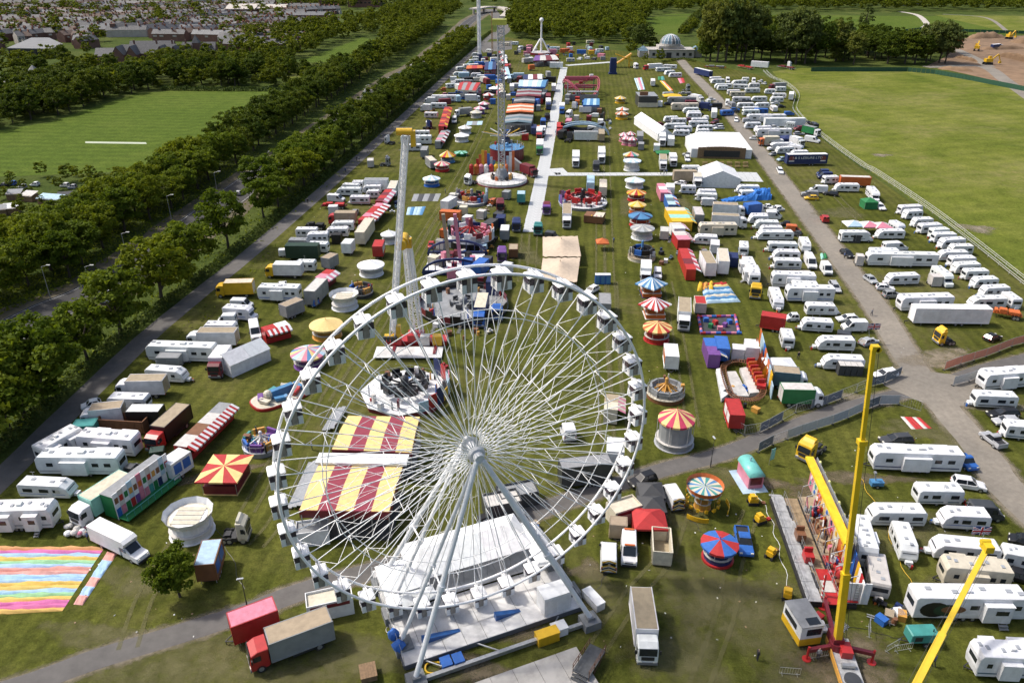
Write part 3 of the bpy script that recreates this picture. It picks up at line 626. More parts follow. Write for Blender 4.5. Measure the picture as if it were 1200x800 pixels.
# domed exhibition building
D = thing('domed_building', 'white stone exhibition building with ribbed glass dome', 'building', G(787, 68.5) + Vector((0, 9, 0)), -.02, None, .88, .88, .82)
obj('wall', MB().box((0, 0, 3.2), (36, 18, 6.4)).box((-21, 1, 2.6), (8, 12, 5.2)).box((21, 1, 2.6), (8, 12, 5.2)).mesh('wall', STONE), D)
obj('cornice', MB().box((0, 0, 6.62), (37, 19, .4)).mesh('cornice', STONE), D)
obj('drum', MB().box((0, 1, 8), (20, 15, 2.3)).tube((0, 1, 9.16), (0, 1, 10.9), 8.6, 8.4, 24).mesh('drum', STONE), D)
for k in range(16):
    mb = MB(); a0 = 2 * math.pi * k / 16; a1 = a0 + 2 * math.pi / 16; n = 5
    vs = []
    for j in range(n + 1):
        t = math.pi / 2 * j / n * .97
        for a in (a0 + .03, a1 - .03): vs.append((8 * math.cos(t) * math.cos(a), 8 * math.cos(t) * math.sin(a), 7.2 * math.sin(t)))
    mb.add(vs, [(2 * j, 2 * j + 1, 2 * j + 3, 2 * j + 2) for j in range(n)])
    obj('dome_panel', mb.mesh('dome_panel', BGLASS if k % 4 else GREYB), D, (0, 1, 10.9))
    rb = MB()
    for j in range(n):
        t0, t1 = math.pi / 2 * j / n, math.pi / 2 * (j + 1) / n
        rb.bar((8.05 * math.cos(t0) * math.cos(a0), 8.05 * math.cos(t0) * math.sin(a0), 7.25 * math.sin(t0)), (8.05 * math.cos(t1) * math.cos(a0), 8.05 * math.cos(t1) * math.sin(a0), 7.25 * math.sin(t1)), .3)
    obj('dome_rib', rb.mesh('dome_rib', STEELW), D, (0, 1, 10.9))
for x in (-21, 21):
    obj('wing_roof', MB().add([(x - 4.2, -5.2, 5.2), (x + 4.2, -5.2, 5.2), (x + 4.2, 7.2, 5.2), (x - 4.2, 7.2, 5.2), (x, -2, 8.6), (x, 4, 8.6)], [(0, 1, 4), (1, 2, 5, 4), (2, 3, 5), (3, 0, 4, 5)]).mesh('wing_roof', BGLASS), D)
obj('doorway', MB().box((-2, -9.05, 2.2), (4, .3, 4.4)).mesh('doorway', DARK), D)
for x in (-14, -9, 5, 10, 15): obj('window', MB().box((x, -9.03, 3), (2.2, .2, 2.4)).mesh('window', GLASS), D)
# motorway flyover at the end of the road
mb = MB(); q = smooth([AT(555, 11, 960), AT(570, 8.5, 990), AT(585, 9, 1000), AT(597, 13, 960), AT(592, 20, 860)], 5)
for a, b in zip(q[:-1], q[1:]): mb.bar(a, b, 12, 1.4)
fl = thing('flyover', 'pale concrete flyover curving over the end of the road', 'bridge', (q[0].x, q[0].y, 0)); o = obj('deck', mb.mesh('deck', PALE), fl); o.location = (-q[0].x, -q[0].y, 0)
for i in range(0, len(q), 4): obj('pier', MB().tube((q[i].x - q[0].x, q[i].y - q[0].y, 0), (q[i].x - q[0].x, q[i].y - q[0].y, q[i].z), 1.2, 1.2, 8).mesh('pier', PALE), fl)
ribbon('slip_road', smooth(P('575,11 585,24 590,36 575,46')), 12, .06, ASPH_OLD)
sheet('hardstanding', P('560,50 600,48 600,58 566,62'), .05, ASPH_OLD)
# green hoarding round the site
GH = mat('green_hoarding', (.015, .075, .04), .7, 0, .3, .4)
hr = thing('hoarding', 'long dark green site hoarding along the back of the meadow', 'fence', G(950, 84))
pp = P('950,84 1063,84 1095,87 1140,95 1200,107 1270,122'); o0 = G(950, 84)
me = None
for a, b in zip(pp[:-1], pp[1:]):
    L = (b - a).length; n = int(L / 2.4); rz = math.atan2(b.y - a.y, b.x - a.x)
    for i in range(n):
        me = me or MB().box((0, 0, 1.3), (2.34, .08, 2.5)).box((1.17, .08, 1.3), (.1, .1, 2.6)).mesh('hoarding_panel', GH)
        obj('hoarding_panel', me, hr, a.lerp(b, (i + .5) / n) - o0, rz)
h2 = thing('hoarding', 'second green hoarding beyond the earth works', 'fence', G(1060, 38))
pp = P('1060,38 1080,35.5 1120,37.5 1200,40 1270,42')
for a, b in zip(pp[:-1], pp[1:]):
    L = (b - a).length; n = int(L / 4.8); rz = math.atan2(b.y - a.y, b.x - a.x)
    for i in range(n):
        o = obj('hoarding_panel', me, h2, a.lerp(b, (i + .5) / n) - G(1060, 38), rz); o.scale = (2, 1, 1)
for s, h, w in (('1135,45 1175,44', 5, 12), ('1170,66 1210,75', 4.5, 14), ('1100,81 1140,84', 2.5, 6), ('1150,58 1200,57', 3, 9), ('1185,50 1230,52', 5, 14), ('1120,68 1145,73', 2.5, 7)):
    a, b = P(s); mb = MB(); n = 14; g = random.Random(int(h * 10))
    rows = [[(a.lerp(b, i / n) + Vector((0, (j - 3) * w / 6, h * math.sin(math.pi * j / 6) ** .8 * math.sin(math.pi * i / n) ** .5 * g.uniform(.7, 1.1) if 0 < j < 6 and 0 < i < n else -.1))) for j in range(7)] for i in range(n + 1)]
    mb.add([p for r in rows for p in r], [(i * 7 + j, i * 7 + j + 1, (i + 1) * 7 + j + 1, (i + 1) * 7 + j) for i in range(n) for j in range(6)])
    obj('soil_heap', mb.mesh('soil_heap', EARTH, True), None, kind='structure')
for (x, y) in ((1019, 5), (1068, 14)):
    pass
ribbon('moor_path', smooth(P('1055,14 1075,18 1086,28 1082,33')), 6, .07, PALE)
ribbon('moor_path', smooth(P('1105,17 1155,21 1180,37')), 4, .08, GRAVEL)
# ================================================================= VEHICLES: one prototype per kind, local +x is the front
def wheel_mesh(r=.35, w=.24):
    mb = MB().tube((0, -w / 2, 0), (0, w / 2, 0), r, r, 14, 0)
    mb.tube((0, -w / 2 - .012, 0), (0, w / 2 + .012, 0), r * .58, r * .58, 10, 1)
    return mb.mesh('wheel', [TYRE, CHROME])
WH = wheel_mesh(); WHL = wheel_mesh(.5, .3); WHS = wheel_mesh(.3, .18)
def bxm(name, d, m=GLASS): return MB().box((0, 0, 0), d).mesh(name, m)
# a prototype is: L0, roof height, [(part name, mesh, location, rz, colour slot, lod)]; slot 0 body 1 second 2 roof None own material; lod 1 = only near
def p_caravan(var):
    L, w, h = 6.4, 2.25, 2.62
    front = {0: [(L / 2 - .75, h - .04), (L / 2 - .2, 1.9), (L / 2, 1.15), (L / 2 - .06, .42)], 1: [(L / 2 - .25, h), (L / 2 - .08, h - .3), (L / 2, 1.2), (L / 2 - .15, .42)], 2: [(L / 2 - 1.1, h - .05), (L / 2 - .35, 2.0), (L / 2, 1.0), (L / 2 - .2, .42)]}[var]
    prof = [(-L / 2 + .1, .42), (-L / 2, 1.1), (-L / 2 + .05, h - .3), (-L / 2 + .3, h)] + front
    p = [('body', MB().loft(prof, w, .14, .05).mesh('body', PAINT), (0, 0, 0), 0, 0, 0)]
    sw = bxm('side_window', (1.15, .05, .58)); swn = bxm('side_window', (.6, .05, .52))
    for s in (-1, 1):
        y = s * (w / 2 + .012)
        for x, me in (((-2.1, sw), (-.2, swn), (1.75, sw)), ((-2.2, swn), (-.7, sw), (1.9, sw)), ((-1.9, sw), (0.1, sw), (1.5, swn)))[var]: p.append(('side_window', me, (x, y, 1.62), 0, None, 0))
        p.append(('stripe', bxm('stripe', (L - .9, .03, (.10, .16, .06)[var]), PAINT), (-.1, y, (.92, .8, 1.05)[var]), 0, 1, 0))
        p.append(('wheel', WHS, (-.35, s * (w / 2 - .16), .3), 0, None, 0))
    p.append(('door', bxm('door', (.62, .05, 1.7), PAINT), (.75, -(w / 2 + .01), 1.35), 0, 2, 1))
    p.append(('front_window', MB().box((0, 0, 0), (.06, 1.7, .55), 0, 0, (-.62, -.12, -.75)[var]).mesh('front_window', GLASS), ((L / 2 - .28, 0, 1.92), (L / 2 - .0, 0, 1.75), (L / 2 - .40, 0, 1.85))[var], 0, None, 0))
    p.append(('rear_window', bxm('rear_window', (.06, 1.4, .5)), (-L / 2 - .0, 0, 1.72), 0, None, 0))
    for x, y in ((-1.6, .2), (.9, -.15), (2.0, .25)): p.append(('roof_hatch', MB().box((0, 0, 0), (.5, .45, .08)).mesh('roof_hatch', mat('hatch', (.33, .35, .38), .3)), (x, y, h + .03), 0, None, 0))
    p.append(('drawbar', MB().bar((L / 2 - .3, -.5, .42), (L / 2 + 1.1, 0, .45), .09).bar((L / 2 - .3, .5, .42), (L / 2 + 1.1, 0, .45), .09).tube((L / 2 + .95, 0, .02), (L / 2 + .95, 0, .62), .05).mesh('drawbar', CHROME), (0, 0, 0), 0, None, 0))
    p.append(('gas_locker', MB().box((L / 2 + .3, 0, .62), (.5, .9, .42)).mesh('gas_locker', PAINT), (0, 0, 0), 0, 2, 1))
    return L, h, p
def p_american():
    L, w, h = 11, 2.5, 3.5
    prof = [(-L / 2 + .05, .5), (-L / 2, h - .25), (-L / 2 + .2, h), (L / 2 - .5, h), (L / 2 - .05, h - .55), (L / 2, 1.5), (L / 2 - .25, .5)]
    p = [('body', MB().loft(prof, w, .12, .04).mesh('body', PAINT), (0, 0, 0), 0, 0, 0)]
    for x, l in ((-2.9, 3.0), (2.2, 2.6)):
        p.append(('slide_out', MB().box((x, -(w / 2 + .38), 1.78), (l, .78, 2.3)).box((x, -(w / 2 + .40), 2.97), (l + .1, .84, .06)).mesh('slide_out', PAINT), (0, 0, 0), 0, 0, 0))
        p.append(('window', bxm('window', (1.2, .05, .62)), (x + .3, -(w / 2 + .785), 2.1), 0, None, 0))
    p.append(('slide_out', MB().box((.3, w / 2 + .3, 1.8), (3.4, .6, 2.2)).mesh('slide_out', PAINT), (0, 0, 0), 0, 0, 0))
    for x, s in ((-4.7, -1), (.2, -1), (4.2, -1), (-4, 1), (-2.4, 1), (3.6, 1)): p.append(('window', bxm('window', (.85, .05, .6)), (x, s * (w / 2 + .012), 2.15), 0, None, 0))
    p.append(('window', bxm('window', (.06, 1.5, .6)), (L / 2 - .01, 0, 2.2), 0, None, 0)); p.append(('window', bxm('window', (.06, 1.6, .7)), (-L / 2 - .01, 0, 2.2), 0, None, 0))
    p.append(('door', bxm('door', (.75, .05, 1.95), PAINT), (3.9 - .9, -(w / 2 + .78), 1.6), 0, 2, 1))
    for s in (-1, 1):
        p.append(('stripe', bxm('stripe', (L - .7, .03, .16), PAINT), (0, s * (w / 2 + .01), 1.05), 0, 1, 0))
        for x in (-1.4, -.5, .4): p.append(('wheel', WH, (x, s * (w / 2 - .16), .35), 0, None, 0))
    for x, y in ((-4, .3), (-1.6, -.2), (1.2, .3), (3.6, 0), (4.6, -.4)): p.append(('roof_vent', MB().box((0, 0, 0), (.55, .5, .12)).mesh('roof_vent', mat('hatch')), (x, y, h + .05), 0, None, 0))
    p.append(('air_conditioner', MB().loft([(-.5, 0), (-.42, .3), (.4, .3), (.5, 0)], .75, .1, .03).mesh('air_conditioner', PAINT), (-.4, 0, h), 0, 2, 0))
    p.append(('hitch', MB().bar((L / 2 - .3, -.5, .55), (L / 2 + .9, 0, .5), .12).bar((L / 2 - .3, .5, .55), (L / 2 + .9, 0, .5), .12).tube((L / 2 + .7, 0, .02), (L / 2 + .7, 0, .7), .05).mesh('hitch', DARK), (0, 0, 0), 0, None, 0))
    p.append(('steps', MB().box((2.9, -(w / 2 + 1.2), .2), (.8, .35, .06)).box((2.9, -(w / 2 + .95), .42), (.8, .35, .06)).bar((2.5, -(w / 2 + 1.3), .03), (2.5, -(w / 2 + .7), .5), .05).bar((3.3, -(w / 2 + 1.3), .03), (3.3, -(w / 2 + .7), .5), .05).mesh('steps', CHROME), (0, 0, 0), 0, None, 1))
    return L, h, p
def p_van(h=2.45, L=5.6, w=2.0):
    prof = [(-L / 2, .4), (-L / 2, h - .15), (-L / 2 + .15, h), (L / 2 - 2.1, h), (L / 2 - 1.7, h - .12), (L / 2 - .95, 1.35), (L / 2 - .15, 1.08), (L / 2, .75), (L / 2 - .02, .35)]
    p = [('body', MB().loft(prof, w, .16, .05, top=((1.2, h), .1)).mesh('body', PAINT), (0, 0, 0), 0, 0, 0)]
    a = math.atan2(h - .12 - 1.35, -.75)
    p.append(('windscreen', MB().box((0, 0, 0), (.04, w - .42, (h - 1.35) * 1.12), 0, 0, -math.atan2(.75, h - 1.47)).mesh('windscreen', GLASS), (L / 2 - 1.29, 0, (h + 1.23) / 2 + .02), 0, None, 0))
    for s in (-1, 1):
        p.append(('side_window', MB().prism([(L / 2 - 2.3, 1.4), (L / 2 - 1.25, 1.4), (L / 2 - 1.75, h - .35), (L / 2 - 2.3, h - .35)], 0, .05).mesh('side_window', GLASS), (0, s * (w / 2 - .03) + (.025 if s < 0 else -.025), 0), 0, None, 0))
        me = p[-1][1]
        for v in me.vertices: v.co = (v.co.x, v.co.z * (1 if s > 0 else -1) + (.03 * s), v.co.y)
        for x in (-L / 2 + 1.1, L / 2 - 1.0): p.append(('wheel', WH, (x, s * (w / 2 - .13), .35), 0, None, 0))
        p.append(('headlight', MB().box((0, 0, 0), (.12, .32, .2)).mesh('headlight', LAMP), (L / 2 - .05, s * (w / 2 - .32), .92), 0, None, 0))
        p.append(('tail_light', MB().box((0, 0, 0), (.05, .14, .5)).mesh('tail_light', REDL), (-L / 2 - .01, s * (w / 2 - .14), 1.1), 0, None, 1))
        p.append(('mirror', MB().box((0, 0, 0), (.12, .2, .3)).mesh('mirror', DARK), (L / 2 - 1.35, s * (w / 2 + .12), 1.5), 0, None, 1))
    p.append(('front_bumper', MB().box((L / 2 + .02, 0, .48), (.12, w - .15, .3)).mesh('front_bumper', DARK), (0, 0, 0), 0, None, 0)); p.append(('rear_bumper', MB().box((-L / 2 - .03, 0, .45), (.1, w - .1, .2)).mesh('rear_bumper', DARK), (0, 0, 0), 0, None, 1))
    p.append(('grille', MB().box((L / 2 + .0, 0, .86), (.05, w * .5, .16)).mesh('grille', DARK), (0, 0, 0), 0, None, 1))
    p.append(('rear_window', MB().box((0, -.45, 0), (.05, .6, .5)).box((0, .45, 0), (.05, .6, .5)).mesh('rear_window', GLASS), (-L / 2 - .005, 0, 1.75), 0, None, 1))
    return L, h, p
def p_luton():
    L, w, h = 6.6, 2.2, 3.1
    p = [('box_body', MB().loft([(-L / 2, .75), (-L / 2, h), (L / 2 - 1.75, h), (L / 2 - 1.35, h - .3), (L / 2 - 1.55, 2.15), (L / 2 - 2.2, 2.1), (L / 2 - 2.2, .75)], w, .06, .03).mesh('box_body', PAINT), (0, 0, 0), 0, 0, 0)]
    p.append(('cab', MB().loft([(L / 2 - 2.2, .4), (L / 2 - 2.2, 2.1), (L / 2 - 1.62, 2.1), (L / 2 - .95, 1.35), (L / 2 - .1, 1.1), (L / 2, .75), (L / 2, .35)], 1.95, .14, .05).mesh('cab', PAINT), (0, 0, 0), 0, 0, 0))
    p.append(('windscreen', MB().box((0, 0, 0), (.04, 1.6, .95), 0, 0, -.72).mesh('windscreen', GLASS), (L / 2 - 1.26, 0, 1.75), 0, None, 0))
    for s in (-1, 1):
        p.append(('side_window', bxm('side_window', (.65, .05, .5)), (L / 2 - 1.78, s * .985, 1.65), 0, None, 0))
        for x in (-L / 2 + 1.4, L / 2 - 1.0): p.append(('wheel', WH, (x, s * .87, .35), 0, None, 0))
        p.append(('headlight', MB().box((0, 0, 0), (.12, .3, .2)).mesh('headlight', LAMP), (L / 2 - .05, s * .68, .9), 0, None, 0))
    p.append(('chassis', MB().box((-.9, 0, .58), (4.6, 1.1, .22)).box((L / 2 + .02, 0, .48), (.12, 1.8, .3)).mesh('chassis', DARK), (0, 0, 0), 0, None, 0))
    return L, h, p
def p_car(kind='hatch'):
    L, w = (4.4, 1.8); h = {'hatch': 1.5, 'suv': 1.72, 'estate': 1.5}[kind]; b = .92 if kind != 'suv' else 1.05
    lo = [(-L / 2 + .05, .3), (-L / 2, .6), (-L / 2 + .06, b - .04), (-1.2, b + .02), (1.0, b), (L / 2 - .25, b - .18), (L / 2, .62), (L / 2 - .05, .28)]
    p = [('body', MB().loft(lo, w, .16, .05).mesh('body', PAINT), (0, 0, 0), 0, 0, 0)]
    xr0 = {'hatch': -1.45, 'suv': -1.75, 'estate': -1.75}[kind]
    gl = [(-L / 2 + .18, b - .03), (xr0, h - .07), (.15, h - .07), (1.0, b - .04)]
    p.append(('windows', MB().loft(gl, w - .14, .12, .02, top=((b, h), .22)).mesh('windows', GLASS), (0, 0, 0), 0, None, 0))
    p.append(('roof', MB().loft([(xr0 - .1, h - .11), (xr0 + .1, h - .02), (-.3, h), (.1, h - .03), (.28, h - .13)], w - .5, .12, .03).mesh('roof', PAINT), (0, 0, 0), 0, 0, 0))
    for s in (-1, 1):
        p.append(('pillar', MB().bar((.98, s * (w / 2 - .1), b), (.15, s * (w / 2 - .3), h - .05), .08).bar((-.45, s * (w / 2 - .09), b), (-.5, s * (w / 2 - .29), h - .05), .1).bar((-L / 2 + .2, s * (w / 2 - .1), b), (xr0, s * (w / 2 - .3), h - .05), .16).mesh('pillar', PAINT), (0, 0, 0), 0, 0, 1))
        for x in (-1.35, 1.38): p.append(('wheel', WHS if kind != 'suv' else WH, (x, s * (w / 2 - .1), .3 if kind != 'suv' else .35), 0, None, 0))
        p.append(('headlight', MB().box((0, 0, 0), (.2, .36, .13)).mesh('headlight', LAMP), (L / 2 - .13, s * .62, .70), 0, None, 0))
        p.append(('tail_light', MB().box((0, 0, 0), (.08, .3, .16)).mesh('tail_light', REDL), (-L / 2 + .02, s * .66, .78), 0, None, 0))
        p.append(('mirror', MB().box((0, 0, 0), (.14, .2, .12)).mesh('mirror', PAINT), (.75, s * (w / 2 + .04), b + .06), 0, 0, 1))
    p.append(('front_bumper', MB().box((L / 2 - .0, 0, .42), (.08, 1.3, .16)).mesh('front_bumper', DARK), (0, 0, 0), 0, None, 1)); p.append(('rear_bumper', MB().box((-L / 2 + .0, 0, .42), (.08, 1.3, .16)).mesh('rear_bumper', DARK), (0, 0, 0), 0, None, 1))
    return L, h, p
def p_pickup():
    L, w, h = 5.3, 1.9, 1.78
    p = [('body', MB().loft([(-L / 2, .45), (-L / 2, 1.0), (.85, 1.05), (L / 2 - .25, .98), (L / 2, .75), (L / 2, .4)], w, .12, .04).mesh('body', PAINT), (0, 0, 0), 0, 0, 0)]
    p.append(('windows', MB().loft([(-.95, 1.02), (-.75, h - .07), (.35, h - .07), (1.15, 1.02)], w - .12, .12, .02, top=((1.0, h), .2)).mesh('windows', GLASS), (0, 0, 0), 0, None, 0))
    p.append(('roof', MB().loft([(-.85, h - .12), (-.6, h), (.2, h), (.45, h - .12)], w - .45, .12, .03).mesh('roof', PAINT), (0, 0, 0), 0, 0, 0))
    p.append(('load_bed', MB().box((-1.8, 0, 1.04), (1.55, 1.5, .06)).mesh('load_bed', DARK), (0, 0, 0), 0, None, 0))
    for s in (-1, 1):
        p.append(('bed_rail', MB().box((-1.8, s * .84, 1.13), (1.7, .12, .22)).mesh('bed_rail', PAINT), (0, 0, 0), 0, 0, 0))
        for x in (-1.55, 1.6): p.append(('wheel', WH, (x, s * (w / 2 - .12), .35), 0, None, 0))
        p.append(('headlight', MB().box((0, 0, 0), (.15, .36, .2)).mesh('headlight', LAMP), (L / 2 - .08, s * .68, .82), 0, None, 0))
    p.append(('tailgate', MB().box((-L / 2 + .05, 0, 1.12), (.1, 1.7, .24)).mesh('tailgate', PAINT), (0, 0, 0), 0, 0, 0))
    return L, h, p
def cab_parts(x0, w=2.45, hc=3.0, dl=1.9):
    """lorry cab whose back is at x0"""
    p = [('cab', MB().loft([(x0, .7), (x0, hc), (x0 + dl * .55, hc), (x0 + dl - .2, hc - .35), (x0 + dl - .02, 1.75), (x0 + dl, .5), (x0 + .2, .5)], w - .1, .14, .05).mesh('cab', PAINT), (0, 0, 0), 0, 1, 0)]
    p.append(('windscreen', MB().box((0, 0, 0), (.05, w - .45, .95), 0, 0, -.1).mesh('windscreen', GLASS), (x0 + dl - .05, 0, 2.2), 0, None, 0))
    for s in (-1, 1):
        p.append(('side_window', bxm('side_window', (.75, .05, .7)), (x0 + dl * .62, s * (w / 2 - .04), 2.1), 0, None, 0))
        p.append(('headlight', MB().box((0, 0, 0), (.06, .42, .2)).mesh('headlight', LAMP), (x0 + dl + .03, s * (w / 2 - .4), .85), 0, None, 0))
        p.append(('mirror', MB().box((0, 0, 0), (.12, .25, .5)).mesh('mirror', DARK), (x0 + dl - .2, s * (w / 2 + .14), 2.1), 0, None, 1))
        p.append(('wheel', WHL, (x0 + dl * .5, s * (w / 2 - .2), .5), 0, None, 0))
    p.append(('bumper', MB().box((x0 + dl + .0, 0, .62), (.14, w - .15, .35)).mesh('bumper', mat('grey_plastic', (.16, .165, .17), .6)), (0, 0, 0), 0, None, 0))
    p.append(('grille', MB().box((x0 + dl + .02, 0, 1.35), (.05, w * .6, .5)).mesh('grille', DARK), (0, 0, 0), 0, None, 0))
    return p
def p_lorry():
    L, w, h = 8.4, 2.5, 3.6; xb = L / 2 - 2.05
    p = [('box_body', MB().box(((-L / 2 + xb) / 2, 0, (h + .95) / 2), (L - 2.05, w, h - .95)).mesh('box_body', PAINT), (0, 0, 0), 0, 0, 0)]
    p.append(('roof_sheet', MB().box(((-L / 2 + xb) / 2, 0, h + .02), (L - 2.25, w - .16, .05)).mesh('roof_sheet', MATTE), (0, 0, 0), 0, 2, 0))
    lb = L - 2.05; m0 = (-L / 2 + xb) / 2
    p.append(('corner_trim', MB().box((-L / 2, -w / 2, 2.3), (.1, .1, 2.7)).box((-L / 2, w / 2, 2.3), (.1, .1, 2.7)).box((xb, -w / 2, 2.3), (.1, .1, 2.7)).box((xb, w / 2, 2.3), (.1, .1, 2.7)).box((m0, -w / 2, h), (lb, .1, .1)).box((m0, w / 2, h), (lb, .1, .1)).box((m0, -w / 2, .97), (lb, .1, .12)).box((m0, w / 2, .97), (lb, .1, .12)).mesh('corner_trim', PAINT), (0, 0, 0), 0, 0, 0))
    p += cab_parts(xb + .12)
    p.append(('chassis', MB().box((-.3, 0, .78), (L - 1.2, 1.0, .25)).box((m0, 0, .6), (2.2, 2.2, .45)).mesh('chassis', DARK), (0, 0, 0), 0, None, 0))
    for s in (-1, 1):
        p.append(('wheel', WHL, (-L / 2 + 1.6, s * (w / 2 - .22), .5), 0, None, 0))
        p.append(('tail_light', MB().box((-L / 2 - .01, s * 1.0, .85), (.05, .35, .14)).mesh('tail_light', REDL), (0, 0, 0), 0, None, 1))
    p.append(('rear_door', MB().box((-L / 2 - .02, -.6, 2.25), (.05, 1.1, 2.4)).box((-L / 2 - .02, .6, 2.25), (.05, 1.1, 2.4)).mesh('rear_door', PAINT), (0, 0, 0), 0, 2, 1))
    return L, h, p
def p_tractor():
    L, w, h = 5.8, 2.45, 3.3; xb = L / 2 - 2.1
    p = cab_parts(xb, w, h, 2.05)
    p.append(('chassis', MB().box((-.8, 0, .8), (L - 2.2, .9, .25)).box((-1.6, 0, 1.0), (1.2, 1.0, .14)).box((.0, 0, .75), (1.1, 2.2, .6)).mesh('chassis', DARK), (0, 0, 0), 0, None, 0))
    p.append(('deflector', MB().loft([(xb + .1, h - .1), (xb + .2, h + .45), (xb + .7, h + .35), (xb + 1.3, h - .1)], 1.9, .1, .03).mesh('deflector', PAINT), (0, 0, 0), 0, 0, 0))
    for s in (-1, 1):
        for x in (-L / 2 + .7, -L / 2 + 1.85): p.append(('wheel', WHL, (x, s * (w / 2 - .22), .5), 0, None, 0))
    return L, h, p
def p_trailer(L=6.0, w=2.4, h=3.3, low=.75):
    p = [('box_body', MB().box((0, 0, (h + low) / 2), (L, w, h - low)).mesh('box_body', PAINT), (0, 0, 0), 0, 0, 0)]
    p.append(('roof_sheet', MB().box((0, 0, h + .02), (L - .18, w - .18, .05)).mesh('roof_sheet', MATTE), (0, 0, 0), 0, 2, 0))
    tr = MB()
    for a in (-1, 1):
        for b in (-1, 1): tr.box((a * L / 2, b * w / 2, (h + low) / 2), (.1, .1, h - low))
        tr.box((0, a * w / 2, h), (L, .1, .1)); tr.box((a * L / 2, 0, h), (.1, w, .1)); tr.box((0, a * w / 2, low), (L, .12, .14))
    p.append(('corner_trim', tr.mesh('corner_trim', PAINT), (0, 0, 0), 0, 0, 0))
    for s in (-1, 1):
        for x in (-.9, .1): p.append(('wheel', WH, (x - L * .08, s * (w / 2 - .18), .35), 0, None, 0))
        p.append(('prop_leg', MB().tube((L * .38, s * (w / 2 - .3), 0), (L * .38, s * (w / 2 - .3), low), .05).tube((-L * .42, s * (w / 2 - .3), 0), (-L * .42, s * (w / 2 - .3), low), .05).mesh('prop_leg', CHROME), (0, 0, 0), 0, None, 1))
        p.append(('side_panel', MB().box((-L * .22, s * (w / 2 + .015), (h + low) / 2 + .1), (L * .36, .03, (h - low) * .6)).box((L * .22, s * (w / 2 + .015), (h + low) / 2 + .1), (L * .36, .03, (h - low) * .6)).mesh('side_panel', PAINT), (0, 0, 0), 0, 1, 1))
    p.append(('drawbar', MB().bar((L / 2, -.5, low - .15), (L / 2 + 1.0, 0, .5), .1).bar((L / 2, .5, low - .15), (L / 2 + 1.0, 0, .5), .1).tube((L / 2 + .9, 0, .02), (L / 2 + .9, 0, .6), .05).mesh('drawbar', DARK), (0, 0, 0), 0, None, 0))
    p.append(('chassis', MB().box((0, 0, low - .12), (L - .4, w * .6, .2)).mesh('chassis', DARK), (0, 0, 0), 0, None, 0))
    return L, h, p
def p_open(L=6.0, w=2.4, h=2.4):
    t = .09; z0 = .2
    p = [('floor', MB().box((0, 0, z0 + .06), (L, w, .12)).mesh('floor', MATTE), (0, 0, 0), 0, 2, 0)]
    for s in (-1, 1):
        mb = MB().box((0, s * (w / 2 - t / 2), (h + z0) / 2 + .06), (L, t, h - z0 - .12))
        for k in range(7): mb.box((-L / 2 + .3 + k * (L - .6) / 6, s * (w / 2 + .04), (h + z0) / 2), (.12, .08, h - z0 - .3))
        mb.box((0, s * w / 2, h - .03), (L, .16, .12)); p.append(('side_wall', mb.mesh('side_wall', MATTE), (0, 0, 0), 0, 0, 0))
        p.append(('end_wall', MB().box((s * (L / 2 - t / 2), 0, (h + z0) / 2 + .06), (t, w - .2, h - z0 - .12)).box((s * L / 2, 0, h - .03), (.14, w, .12)).mesh('end_wall', MATTE), (0, 0, 0), 0, 0, 0))
    p.append(('skid', MB().box((0, -.6, .1), (L - .4, .15, .2)).box((0, .6, .1), (L - .4, .15, .2)).mesh('skid', DARK), (0, 0, 0), 0, None, 0))
    return L, h, p
def p_flat():
    L, w, h = 9, 2.4, 1.3
    mb = MB()
    for s in (-1, 1): mb.bar((-L / 2, s * .5, .95), (L / 2, s * .5, .95), .16, .3)
    for k in range(9): mb.box((-L / 2 + .3 + k * (L - .6) / 8, 0, 1.14), (.14, w, .12))
    p = [('frame', mb.mesh('frame', PAINT), (0, 0, 0), 0, 0, 0)]
    p.append(('load', MB().box((-2, 0, 1.45), (3.2, 2.0, .5)).box((1.4, .3, 1.6), (2.2, 1.4, .8)).box((3.3, -.2, 1.4), (1.0, 1.6, .4)).mesh('load', MATTE), (0, 0, 0), 0, 1, 0))
    for s in (-1, 1):
        for x in (-3.2, -2.2): p.append(('wheel', WHL, (x, s * (w / 2 - .2), .5), 0, None, 0))
        p.append(('landing_leg', MB().tube((3, s * .7, 0), (3, s * .7, .85), .06).mesh('landing_leg', DARK), (0, 0, 0), 0, None, 0))
    return L, h, p
